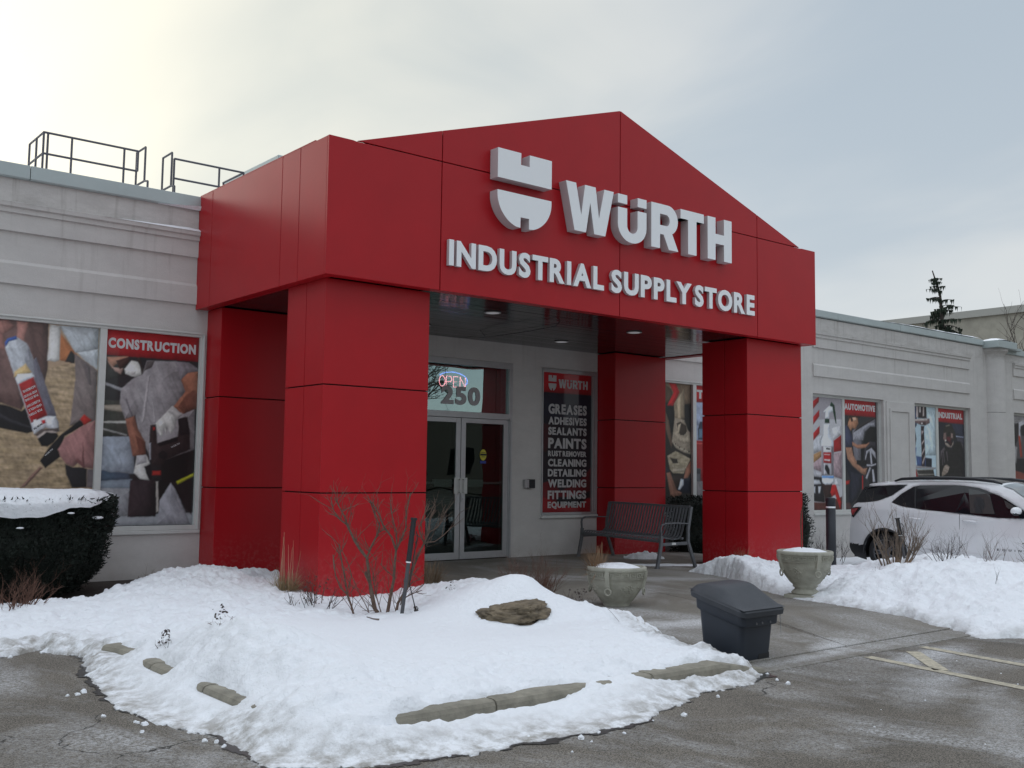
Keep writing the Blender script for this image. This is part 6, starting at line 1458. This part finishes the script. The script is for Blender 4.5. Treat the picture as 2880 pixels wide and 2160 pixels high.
# ------------------------------------------------------------------ hedges (clipped yews)
def yew(label, c, rx, ry, h, seed, n, leaf=0.03, snow=False, wob=0.25, z0=0.0, bell=False):
    t = thing('yew_hedge', label, 'hedge', c); rs = np.random.RandomState(seed)
    def surf(th, v):
        """radius factor by height: bowl shape, wide above"""
        f = (0.55+0.45*v**0.6) if bell else (0.88+0.12*np.sin(v*math.pi))
        return f*(1+wob*(vnoise(th*2.2+seed, v*4+seed, 3)-0.5))
    # dark inner mass with its own uneven skin
    TH, VV = np.meshgrid(np.linspace(0, 2*math.pi, 60), np.linspace(0, 1, 24)); f = surf(TH, VV)*0.90*np.where(VV > 0.94, (1-VV)/0.06, 1)**0.7
    gridmesh('inner_mass', c[0]+rx*f*np.cos(TH), c[1]+ry*f*np.sin(TH), c[2]+z0+h*0.96*VV, leafm, t)
    th = rs.uniform(0, 2*math.pi, n); v = rs.uniform(0, 1, n)**0.8; top = rs.rand(n) < 0.22
    f = surf(th, v)*rs.uniform(0.86, 1.05, n); rr = np.where(top, np.sqrt(rs.uniform(0.97 if snow else 0.0, 1.0, n)), 1.0); v = np.where(top, rs.uniform(0.90, 0.99 if snow else 1.02, n), v)
    P = np.stack([c[0]+rx*f*rr*np.cos(th), c[1]+ry*f*rr*np.sin(th), c[2]+z0+h*v+0.03*(vnoise(th*5, v*9, 8)-0.5)], 1)
    O = np.stack([np.cos(th)*0.8, np.sin(th)*0.8, rs.uniform(0.0, 0.9, n)], 1)+rs.normal(0, 0.45, (n, 3)); O /= np.linalg.norm(O, axis=1)[:, None]
    Q = np.cross(O, rs.normal(0, 1, (n, 3))); Q /= np.linalg.norm(Q, axis=1)[:, None]; s = (leaf*rs.uniform(0.6, 1.5, n))[:, None]
    V = np.stack([P-Q*s*0.22, P+O*s, P+Q*s*0.22], 1).reshape(-1, 3)-np.array(c)
    me = bpy.data.meshes.new('needles'); me.from_pydata(V.tolist(), [], np.arange(3*n).reshape(-1, 3).tolist()); ob = link(me, 'needles', leafm, t); ob['kind'] = 'stuff'
    if snow:
        # snow blanket: flat on top, sagging over the rim in ragged tongues
        TH, RH = np.meshgrid(np.linspace(0, 2*math.pi, 260), np.linspace(0, 1, 60))
        tongue = 0.01+0.17*fbm(TH*1.0+3, TH*0+2, 1.6, 4, 11)+0.07*np.clip(np.sin(TH*3+0.6), 0, 1); ext = 0.90+tongue*2.0*np.where(np.sin(TH) < 0.2, 1.0, 0.6)-0.05*np.clip(np.cos(TH), 0, 1)
        rho = RH*ext; f1 = surf(TH, np.ones_like(TH)); over = np.clip(rho-1.0, 0, None)
        rr = np.where(rho < 1, rho, 1+0.05*np.sin(np.clip(over/0.06, 0, 1)*math.pi/2)-0.20*over)*f1
        edge = np.clip((ext-rho)/0.10, 0, 1)**0.6
        Z = h+z0+(0.02+0.065*edge)*np.where(rho < 1, 1, 0.5)-0.05*np.clip(rho-0.75, 0, 0.25)/0.25-over*0.62+(fbm(rho*np.cos(TH)+5, rho*np.sin(TH)+5, 5, 4, 7)-0.5)*0.045
        rr = rr+0.03*edge*(rho > 1)
        gridmesh('snow_cap', c[0]+rx*rr*np.cos(TH), c[1]+ry*rr*np.sin(TH), c[2]+Z, snowm, t)
        mb = MB()
        for x_, y_, z_, r_ in ((0.62, -0.66, 0.80, 0.05), (-0.16, -0.93, 0.72, 0.03), (0.30, -0.95, 0.86, 0.03)):
            o = len(mb.v); q = MB(); q.lathe([(0.001, -0.4), (0.7, -0.25), (1.0, 0.0), (0.7, 0.35), (0.001, 0.5)], 10); mb.add([(c[0]+rx*x_+a_*r_*1.3, c[1]+ry*y_+b_*r_, c[2]+h*z_+c_*r_*0.8) for a_, b_, c_ in q.v], q.f)
        ob = build(mb, 'snow_clumps', snowm, t, smooth=True); ob['kind'] = 'stuff'
    return t
yew('big clipped dark yew bush with a thick snow cap under the construction window', (-2.18, 2.35, 0.0), 1.02, 0.70, 0.99, 5, 26000, leaf=0.04, snow=True, bell=True)
yew('dark yew hedge behind the bench between the two right-hand columns', (9.6, 2.75, -0.05), 1.35, 0.5, 0.97, 6, 9000, leaf=0.04)
yew('small dark yew just right of the front right column', (11.25, 2.75, -0.2), 0.62, 0.5, 1.16, 8, 5000, leaf=0.045)

# ------------------------------------------------------------------ planting on the right bank
def vase(label, x, y, h, seed, n=26, r=0.012):
    z = zbank(x, y); return bush('bare_shrub', label, 'shrub', (x, y, z), h, n, 3, r, barkl, seed, lean=0.55, base=0.18, kids=(2, 3), spread=0.5, up=0.45, bend=0.16, tipk=True, L=0.46, shrink=0.62)
vase('dense bare shrub with stubby tips in front of the rear wheel of the car', 7.0, -2.10, 0.95, 51, n=24)
bush('bare_shrub', 'thin bare shrub spilling over the snow in front of the car', 'shrub', (5.75, -3.45, zbank(5.75, -3.45)), 0.42, 16, 3, 0.004, twigd, 52, lean=0.8, base=0.14, kids=(2, 3), spread=0.8, L=0.24, shrink=0.72)
bush('bare_shrub', 'thin bare shrub with dark seed heads at the right edge of the photo', 'shrub', (6.9, -3.95, zbank(6.9, -3.95)), 0.45, 14, 3, 0.004, twigd, 53, lean=0.6, base=0.15, kids=(2, 3), spread=0.7, L=0.26, shrink=0.7, leaves=70)
bush('bare_shrub', 'wispy bare stems behind the snow crest beside the front door of the car', 'shrub', (7.9, -2.85, zbank(7.9, -2.85)), 0.4, 12, 2, 0.004, twig, 54, lean=0.7, base=0.25, kids=(2, 3), L=0.3)
tuft('grass_clump', 'brown flattened grass along the snow crest below the car sill', (8.15, -3.35, zbank(8.15, -3.35)), 0.20, 260, 61, lean=0.9, base=0.35, m=MATS['brown_grass'])
tuft('grass_clump', 'brown grass under the bare shrub on the right snow bank', (6.75, -2.35, zbank(6.75, -2.35)-0.02), 0.16, 130, 62, lean=1.0, base=0.16, m=MATS['brown_grass'])
bush('bare_shrub', 'low tangled bare shrub against the wall between the yew and the car', 'shrub', (12.4, 2.85, -0.3), 0.62, 40, 3, 0.007, twigd, 55, lean=0.5, base=0.75, kids=(2, 3), spread=0.7, L=0.32, shrink=0.7)
tuft('grass_clump', 'sparse reddish grass in front of the front right column', (6.62, -0.02, zbank(6.62, -0.02)), 0.24, 80, 63, lean=0.7, base=0.10, m=MATS['brown_grass'])
bush('dead_twigs', 'two thin stalks standing in the snow bank near the right edge', 'twig', (5.25, -4.28, zbank(5.25, -4.28)), 0.20, 3, 1, 0.0025, twigd, 64, lean=0.35, base=0.10, kids=(1, 2), spread=0.4)
bush('dead_twigs', 'thin drooping stem right of the right urn', 'twig', (5.15, -2.25, 0.12), 0.35, 2, 1, 0.003, twigd, 65, lean=0.8, base=0.06, leaves=12)
bush('dead_twigs', 'short wispy stems at the left foot of the right snow bank crest', 'twig', (5.3, -2.95, zbank(5.3, -2.95)), 0.16, 7, 1, 0.002, twig, 66, lean=0.6, base=0.2)
# ploughed lumps on the patio by the bench
def lump(label, x, y, rx, ry, h, seed, rot=0.0):
    X, Y = np.meshgrid(np.linspace(-1.1, 1.1, 70), np.linspace(-1.1, 1.1, 50)); e = 1-np.hypot(X, Y)+(fbm(X+seed, Y, 2.6, 4, seed)-0.5)*0.9
    Z = h*np.clip(e, 0, 1)**0.6*(0.5+fbm(X, Y+seed, 4, 3, 2)); c, s = math.cos(rot), math.sin(rot)
    t = thing('snow_lump', label, 'snow', (x, y, 0.0)); gridmesh('snow_surface', x+c*rx*X-s*ry*Y, y+s*rx*X+c*ry*Y, np.where(e < 0.01, -0.01, 0.002+Z), snowm, t, keep=e > 0)
lump('small snow lump on the concrete under the far end of the bench', 6.9, 2.1, 0.30, 0.16, 0.10, 3, -0.6)
lump('thin strip of trodden snow beside the near bench legs', 6.3, 1.1, 0.65, 0.12, 0.02, 9, -0.55)

# ------------------------------------------------------------------ parked car
def make_car():
    CX, ZG = 13.15, -0.40
    t = thing('parked_car', 'white compact SUV with black roof rails parked beside the building', 'car', (CX, 0, ZG))
    W2 = 0.90
    top = [(2.045, 0.02), (2.035, 0.12), (2.00, 0.40), (1.975, 0.60), (1.965, 0.70), (1.90, 0.79), (1.82, 0.835), (1.73, 0.99), (1.62, 1.15), (1.36, 1.200), (1.22, 1.222), (0.9, 1.24), (0.53, 1.252), (0.1, 1.256), (-0.31, 1.248), (-0.79, 1.200), (-1.05, 1.12), (-1.38, 0.92), (-1.75, 0.72), (-1.9, 0.66), (-2.4, 0.60), (-2.75, 0.50), (-2.88, 0.36), (-2.92, 0.12), (-2.92, 0.0)]
    ty = np.array([p[0] for p in top])[::-1]; tz = np.array([p[1] for p in top])[::-1]
    ztop = lambda y: np.interp(y, ty, tz)
    WR, WF = 1.21, -1.85; RAR = 0.415; ZW = ZG+0.345
    def zbot(y):
        b = np.interp(y, [-2.92, -2.7, -1.0, 0.7, 1.64, 1.9, 2.0, 2.045], [-0.10, -0.20, -0.20, -0.20, -0.215, -0.17, -0.08, 0.0])
        for w in (WR, WF):
            a = np.sqrt(np.clip(RAR**2-(y-w)**2, 0, None)); b = np.where(np.abs(y-w) < RAR, np.maximum(b, ZW+a), b)
        return b
    def ins(z, y):
        z = np.asarray(z, float); base = np.interp(z, [-0.25, -0.1, 0.05, 0.35, 0.55, 0.72, 0.82, 1.02, 1.16, 1.26], [0.09, 0.03, 0.02, 0.0, 0.012, 0.02, 0.055, 0.135, 0.20, 0.27])
        return base+0.16*np.clip((np.asarray(y)-1.45)/0.6, 0, 1)**2+0.22*np.clip((-2.25-np.asarray(y))/0.65, 0, 1)**2
    ysn = np.unique(np.concatenate([np.linspace(-2.92, 2.045, 150), np.linspace(1.9, 2.045, 12), WR+RAR*np.cos(np.linspace(0, math.pi, 26)), WF+RAR*np.cos(np.linspace(0, math.pi, 26))]))
    NV = 34; v = np.linspace(0, 1, NV)[:, None]
    Y = np.tile(ysn, (NV, 1)); zb = zbot(ysn); zt = np.maximum(ztop(ysn), zb+0.003); Z = zb+(zt-zb)*v
    zclad = np.interp(ysn, [-2.92, -2.2, -1.0, 0.7, 1.6, 1.7, 2.045], [0.10, 0.02, -0.10, -0.10, 0.04, 0.055, 0.07])
    shp = lambda pts: [(y+0.62*float(ins(z, y)), z) for y, z in pts]
    GP = [shp([(1.80, 0.838), (1.60, 1.13), (0.72, 1.185), (1.04, 0.985), (1.31, 0.885), (1.50, 0.855)]), shp([(1.051, 0.858), (0.842, 1.02), (0.60, 1.15), (0.47, 1.178), (-0.164, 1.192), (-0.604, 1.152), (-0.956, 1.02), (-1.32, 0.80), (-1.50, 0.70), (-1.45, 0.665), (-0.876, 0.662), (0.462, 0.752), (0.846, 0.797)])]
    push = sum(np.clip(sdist(Y, Z, g_)/0.02, 0, 1) for g_ in GP)*0.05
    for s in (-1, 1):
        X = CX+s*(W2-ins(Z, Y)-push); ob = gridmesh('body_side', X, Y, Z, carw, t); ob.data.materials.append(carb)
        if s > 0: ob.data.flip_normals()
        n = len(ysn)
        for p in ob.data.polygons:
            c = p.center; yy = c.y; 
            if c.z+ZG < np.interp(yy, ysn, zclad): p.material_index = 1
    # roof, hood, tailgate skin between the sides
    U = np.linspace(-1, 1, 25)[:, None]; hw = W2-ins(zt, ysn); crown = np.where(zt > 1.1, 0.055, 0.02)
    X = CX+U*hw; Yt = np.tile(ysn, (25, 1)); Zt = zt+crown*(1-U**2)
    Yt = Yt+np.where(ysn > 1.55, 0.05, 0)*(1-U**2)
    ob = gridmesh('roof_skin', X, Yt, Zt, carw, t); ob.data.flip_normals()
    # floor pan, dark
    mb = MB(); mb.box(CX-0.7, -2.7, -0.19, CX+0.7, -2.3, -0.1); mb.box(CX-0.74, -1.4, -0.19, CX+0.74, 0.75, -0.1); mb.box(CX-0.5, -2.3, -0.15, CX+0.5, 2.0, 0.35); mb.box(CX-0.74, 1.68, -0.18, CX+0.74, 1.93, 0.0); build(mb, 'underbody', carb, t)
    # side glass: polygons in (y, z) laid on the body side
    def onside(poly, nm, m, off=0.006, inner=0.0, s=-1):
        P = []
        n = len(poly)
        for i in range(n):
            a, b = poly[i], poly[(i+1) % n]
            for k in range(4): P.append((a[0]+(b[0]-a[0])*k/4, a[1]+(b[1]-a[1])*k/4))
        vs, fs = None, None
        mb = MB(); V = []
        for y, z in P:
            i_ = float(ins(z, y)); V.append((CX+s*(W2-i_+off), y, z))
        c = (sum(v_[0] for v_ in V)/len(V), sum(v_[1] for v_ in V)/len(V), sum(v_[2] for v_ in V)/len(V)); m_ = len(V)
        Vb = [(x-s*0.008, y, z) for x, y, z in V]
        mb.add(V+Vb, [tuple(range(m_)) if s < 0 else tuple(range(m_-1, -1, -1))]+[(i, (i+1) % m_, (i+1) % m_+m_, i+m_) for i in range(m_)])
        return build(mb, nm, m, t)
    sh = lambda pts: [(y+0.62*float(ins(z, y)), z) for y, z in pts]
    for s in (-1, 1):
        onside(sh([(1.80, 0.838), (1.60, 1.13), (0.72, 1.185), (1.04, 0.985), (1.31, 0.885), (1.50, 0.855)]), 'rear_wrap_glass', carg, s=s)
        onside(sh([(1.051, 0.858), (0.842, 1.02), (0.60, 1.15), (0.47, 1.178), (-0.164, 1.192), (-0.35, 1.185), (-0.35, 0.703), (0.462, 0.752), (0.846, 0.797)]), 'rear_side_glass', carg, s=s)
        onside(sh([(-0.352, 0.703), (-0.352, 1.185), (-0.604, 1.152), (-0.956, 1.02), (-1.32, 0.80), (-1.50, 0.70), (-1.45, 0.665), (-0.876, 0.662)]), 'front_side_glass', carg, s=s)
        # quarter-glass divider and seat seen through the clearer front pane
        onside(sh([(0.575, 1.155), (0.545, 1.160), (0.575, 0.765), (0.60, 0.767)]), 'window_divider', carb, off=0.009, s=s)
        fg = mat('car_front_pane', (0.05, 0.055, 0.054), rough=0.06) if s < 0 else fg
        onside(sh([(-0.42, 0.72), (-0.42, 1.135), (-0.60, 1.105), (-0.78, 1.04), (-0.84, 0.72)]), 'front_pane_light', fg, off=0.0095, s=s)
        hd = sh([(-0.51, 0.74), (-0.50, 0.90), (-0.53, 0.985), (-0.60, 1.0), (-0.66, 0.965), (-0.68, 0.88), (-0.655, 0.80), (-0.62, 0.79), (-0.64, 0.73)])
        onside(hd, 'headrest_shape', carb, off=0.0115, s=s)
        onside(sh([(-1.02, 0.955), (-1.24, 0.825), (-1.08, 0.818), (-1.04, 0.85)]), 'quarter_pane', fg, off=0.0095, s=s)
        onside([(1.975, 0.735), (1.70, 0.757), (1.73, 0.70), (1.895, 0.552), (1.945, 0.575), (1.975, 0.66)], 'lamp_housing', carg, off=0.010, s=s)
        onside([(1.968, 0.715), (1.78, 0.735), (1.80, 0.70), (1.90, 0.60), (1.94, 0.60), (1.965, 0.66)], 'tail_lamp', lampr, off=0.016, s=s)
        onside([(1.93, 0.69), (1.84, 0.70), (1.90, 0.64), (1.93, 0.64)], 'lamp_core', mat('lamp_core', (0.5, 0.03, 0.04), rough=0.2, emit=None), off=0.019, s=s)
        # door gaps
        for pl in ([(-0.215, 0.70), (-0.21, 0.30), (-0.20, -0.10)], [(0.86, 0.79), (0.80, 0.55), (0.79, 0.32)], [(-1.52, 0.66), (-1.42, 0.3), (-1.36, -0.1)]):
            mb = MB(); mb.tube([(CX+s*(W2-float(ins(z, y))-0.0005), y, z) for (y, z) in [pl[0], sub(pl[0], pl[1], .5), pl[1], sub(pl[1], pl[2], .5), pl[2]]], 0.0035, 5); build(mb, 'door_gap', carb, t)
        for hy in (-0.40, 0.62):
            mb = MB(); x = CX+s*(W2+0.012); mb.tube([(x-s*0.02, hy+0.13, 0.592), (x+s*0.012, hy+0.10, 0.592), (x+s*0.016, hy, 0.588), (x+s*0.012, hy-0.10, 0.582), (x-s*0.02, hy-0.13, 0.580)], [0.012, 0.016, 0.017, 0.016, 0.012], 8); build(mb, 'door_handle', carw, t, smooth=True)
        # lower sculpt line
        mb = MB(); x = CX+s*W2; mb.tube([(x-s*0.005, 0.55, 0.06), (x+s*0.001, -0.3, 0.03), (x+s*0.001, -1.0, 0.03)], 0.006, 6); build(mb, 'sill_crease', carw, t, smooth=True)
        # mirror
        mb = MB(); V = []; 
        for k in range(9):
            f = k/8; yy = -1.13-0.02*math.sin(f*3); w_ = 0.03+0.055*math.sin(min(1, f*1.35)*math.pi/1.0*0.5); 
            V.append(f)
        mx = CX+s*(W2+0.10)
        mb = MB(); n1, n2 = 14, 10
        for i in range(n1+1):
            a = math.pi*i/n1
            for j in range(n2):
                b_ = 2*math.pi*j/n2; mb.v.append((mx+s*0.115*(-math.cos(a)), -1.24+0.075*math.sin(a)**0.6*math.cos(b_), 0.785+0.072*math.sin(a)**0.6*math.sin(b_)))
        for i in range(n1):
            for j in range(n2): mb.f.append((i*n2+j, i*n2+(j+1) % n2, (i+1)*n2+(j+1) % n2, (i+1)*n2+j))
        ob = build(mb, 'mirror', carw, t, smooth=True); ob.data.materials.append(carb)
        for p in ob.data.polygons:
            if p.center.z+ZG < 0.755: p.material_index = 1
        # roof rail
        mb = MB(); rx = CX+s*0.66
        mb.tube([(rx, 1.12, 1.245), (rx, 0.98, 1.285), (rx, 0.6, 1.305), (rx, 0.0, 1.312), (rx, -0.4, 1.300), (rx, -0.72, 1.265), (rx, -0.86, 1.225)], [0.016, 0.026, 0.030, 0.030, 0.030, 0.026, 0.016], 8); build(mb, 'roof_rail', carb, t, smooth=True)
        # wheels
        for wy in (WR, WF):
            wx = CX+s*(W2-0.13); w = plain('wheel', t, (0, 0, 0)); w.location = (wx-CX, wy, 0.345)
            def wl_(prof, nm, m, n=36):
                mb = MB(); pts = []
                for r_, d in prof:
                    for k in range(n): a = 2*math.pi*k/n; mb.v.append((wx+s*d, wy+r_*math.cos(a), ZW+r_*math.sin(a)))
                for i in range(len(prof)-1):
                    for k in range(n): mb.f.append((i*n+k, i*n+(k+1) % n, (i+1)*n+(k+1) % n, (i+1)*n+k))
                return build(mb, nm, m, w, smooth=True)
            wl_([(0.24, -0.11), (0.33, -0.105), (0.345, -0.08), (0.345, 0.08), (0.33, 0.105), (0.245, 0.11), (0.235, 0.07)], 'tyre', tyre)
            mb = MB()
            for k in range(5):
                for da in (-0.16, 0.16):
                    a = 2*math.pi*k/5+da; mb.tube([(wx+s*0.09, wy+0.04*math.cos(a), ZW+0.04*math.sin(a)), (wx+s*0.085, wy+0.235*math.cos(a), ZW+0.235*math.sin(a))], [0.02, 0.015], 6)
            n = 30; 
            for k in range(n): a0 = 2*math.pi*k/n; a1 = 2*math.pi*(k+1)/n; mb.tube([(wx+s*0.09, wy+0.235*math.cos(a0), ZW+0.235*math.sin(a0)), (wx+s*0.09, wy+0.235*math.cos(a1), ZW+0.235*math.sin(a1))], 0.012, 5, cap=False)
            mb.tube([(wx+s*0.05, wy, ZW), (wx+s*0.10, wy, ZW)], 0.05, 14); build(mb, 'rim', benchm, w)
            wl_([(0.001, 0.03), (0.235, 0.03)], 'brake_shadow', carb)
        # arch trim
        for wy in (WR, WF):
            mb = MB(); P = [(CX+s*(W2+0.001), wy+(RAR+0.012)*math.cos(a), ZW+(RAR+0.012)*math.sin(a)) for a in np.linspace(-0.15, math.pi+0.15, 26)]; mb.tube(P, 0.022, 6); build(mb, 'arch_trim', carb, t, smooth=True)
            mb = MB(); n = 24; V = [(CX+s*(W2-0.30), wy+0.43*math.cos(math.pi*k/n), ZW+0.43*math.sin(math.pi*k/n)) for k in range(n+1)]+[(CX+s*(W2-0.01), wy+0.42*math.cos(math.pi*k/n), ZW+0.42*math.sin(math.pi*k/n)) for k in range(n+1)]
            mb.add(V, [(k, k+1, k+n+2, k+n+1) for k in range(n)]+[tuple(range(n+1))]); build(mb, 'wheel_well', carb, t)
    # spoiler, windscreen, tailgate glass, sunroof
    mb = MB(); mb.prism([(1.70, 1.155), (1.66, 1.185), (1.30, 1.235), (1.25, 1.20), (1.40, 1.185)], CX-0.60, CX+0.60, axis='x'); build(mb, 'spoiler', carw, t, bevel=0.008)
    def skin(y0, y1, nm, m, u=0.9, dz=0.006):
        yy = np.linspace(y0, y1, 16); z_ = ztop(yy); h = (W2-ins(z_, yy))*u; Uu = np.linspace(-1, 1, 13)[:, None]; cr_ = np.where(z_ > 1.1, 0.055, 0.02)
        ob = gridmesh(nm, CX+Uu*h, np.tile(yy, (13, 1))+0*Uu, z_+cr_*(1-(Uu*u)**2)+dz, m, t); ob.data.flip_normals()
    skin(-0.86, -1.80, 'windscreen', mat('windscreen_glass', (0.045, 0.055, 0.055), rough=0.04, coat=1.0), 0.93, 0.012)
    skin(0.2, -0.75, 'sunroof', carg, 0.62, 0.008)
    mb = MB(); mb.prism([(1.70, 1.09), (1.86, 0.86), (1.90, 0.86), (1.74, 1.10)], CX-0.62, CX+0.62, axis='x'); build(mb, 'tailgate_glass', carg, t)
    mb = MB(); mb.prism([(0.86, 1.30), (0.60, 1.30), (0.64, 1.345), (0.70, 1.35)], CX-0.02, CX+0.02, axis='x'); build(mb, 'roof_antenna', carb, t)
    # lettering low on the front door
    mb = MB()
    for c, p, f in layout('EQUINOX', 0, 0.62, 0.0, 0.032, bold=0.02, gap=0.75):
        s_ = slab(p, f, 0, 0.003); mb.add([(CX-W2-0.004+b_*1.0, -0.86-a, 0.118+c_) for a, b_, c_ in s_.v], s_.f)
    build(mb, 'door_lettering', carb, t)
    for s in (-1, 1):
        onside([(-2.62, 0.50), (-2.80, 0.40), (-2.82, 0.33), (-2.55, 0.42)], 'head_lamp', signw, off=0.004, s=s)
    mb = MB(); mb.box(CX-0.5, -2.97, 0.02, CX+0.5, -2.90, 0.30); build(mb, 'grille', carb, t, bevel=0.02)
    return t
make_car()

# ------------------------------------------------------------------ beyond the roof: far building and trees
fb = thing('far_building', 'tall beige precast building beyond the store roof on the right', 'building', (46, 10, 0))
mb = MB(); mb.box(45.0, -30, -0.4, 75, 60, 9.25); build(mb, 'wall', stonefar, fb)
mb = MB(); mb.box(44.85, -30.1, 9.25, 75.1, 60.1, 9.60); build(mb, 'coping', mat('coping_far', (0.40, 0.40, 0.37), rough=0.8), fb)
for y in np.arange(-25, 58, 6.2):
    mb = MB(); mb.box(44.985, y-0.04, 0, 45.02, y+0.04, 9.25); build(mb, 'panel_joint', mat('joint_far', (0.12, 0.12, 0.11)) if 'joint_far' not in MATS else MATS['joint_far'], fb)
for k in range(14):
    y = 18.4+k*0.35; mb = MB(); mb.box(44.96, y, 8.2, 45.02, y+0.16, 8.95); build(mb, 'vent_louvre', MATS['joint_far'], fb)
def cedar(x, y, z0, h, seed):
    t = thing('cedar_tree', 'dark drooping evergreen standing above the store roof on the right', 'tree', (x, y, z0)); rn = random.Random(seed); mb = MB(); sp = []
    for k in range(20):
        f = k/19; bx = 0.10*math.sin(f*5)-max(0, f-0.86)*3.0*0.7; sp.append(Vector((x+bx*math.cos(YAW+.3), y-bx*math.sin(YAW+.3), z0+h*f)))
    mb.tube(sp, [0.20*(1-k/20)+0.015 for k in range(20)], 7); build(mb, 'trunk', twigd, t)
    V = []; F = []; bt = MB()
    for k in range(95):
        f = rn.random()**0.8*0.93+0.05; i = min(18, int(f*19)); p = sp[i].lerp(sp[i+1], f*19-i) if i < 18 else sp[18]
        a = rn.uniform(0, 6.283); Lb = (0.25+3.6*(1-f)**1.3)*rn.uniform(0.3, 1.2); d = Vector((math.cos(a), math.sin(a), 0.25)); q = Vector(p); pts = [Vector(q)]
        for s in range(5): q = q+d*Lb/5; d = (d+Vector((0, 0, -0.16 if s < 3 else 0.10))).normalized(); pts.append(Vector(q))
        bt.tube(pts, [0.03*(1-f)+0.008]*5+[0.006], 4)
        for c in range(int(14+85*(1-f)**1.3)):
            j = rn.uniform(0.1, 5); jj = min(4, int(j)); c0 = pts[jj].lerp(pts[jj+1], j-jj)+Vector((rn.gauss(0, .06), rn.gauss(0, .06), 0)); ln = rn.uniform(0.14, 0.42)*(0.5+0.8*(1-f)); w = rn.uniform(0.02, 0.05); ang = rn.uniform(0, 3.14); sx, sy = w*math.cos(ang), w*math.sin(ang); o = len(V)
            V += [(c0.x-sx, c0.y-sy, c0.z), (c0.x+sx, c0.y+sy, c0.z), (c0.x+sx*0.3+rn.gauss(0, .03), c0.y+sy*0.3, c0.z-ln)]; F.append((o, o+1, o+2))
    build(bt, 'branches', twigd, t); m2 = MB(); m2.v = V; m2.f = F; ob = build(m2, 'foliage', cedarm, t); ob['kind'] = 'stuff'
cedar(38.5, 14.05, 3.2, 7.3, 3)
def baretree(label, x, y, z0, h, seed, lvl=5, r=0.16, lean=0.1):
    t = thing('bare_tree', label, 'tree', (x, y, z0)); rn = random.Random(seed); mb = MB(); mb.tube([(x, y, z0), (x+lean*0.3, y, z0+h*0.3)], [r, r*0.85], 8); build(mb, 'trunk', twigd, t); mb = MB()
    for k in range(5): grow(mb, (x+lean*0.3, y, z0+h*0.28), (rn.gauss(0, .5), rn.gauss(0, .5), 1), h*0.34, r*0.6, lvl-1, rn, up=0.12, bend=0.3, kids=(3, 4), seg=4, shrink=0.68, spread=0.75)
    build(mb, 'branches', twigd, t); return t
baretree('bare tree with spreading twigs at the upper right edge of the photo', 37.0, 10.0, -0.3, 10.4, 8, lvl=4, r=0.14)
# what the door glass mirrors: street tree and the plain building across the car park
baretree('bare street tree across the car park, mirrored in the transom glass', 13.5, -14.5, -0.1, 10.8, 5, lvl=5, r=0.22)
baretree('second bare tree across the car park, seen only as a reflection', 18.5, -21.0, -0.1, 9.0, 6, lvl=4, r=0.18)
ob_ = thing('office_building', 'low pale building across the car park, mirrored dimly in the door glass', 'building', (30, -46, -0.1))
mb = MB(); mb.box(-10, -58, -0.3, 70, -46, 5.2); build(mb, 'wall', mat('office_wall', (0.16, 0.15, 0.14), rough=0.9), ob_)
for k in range(18):
    x = -8+k*4.3; mb = MB(); mb.box(x, -46.0, 1.0, x+2.6, -45.97, 3.0); build(mb, 'window', carg, ob_)
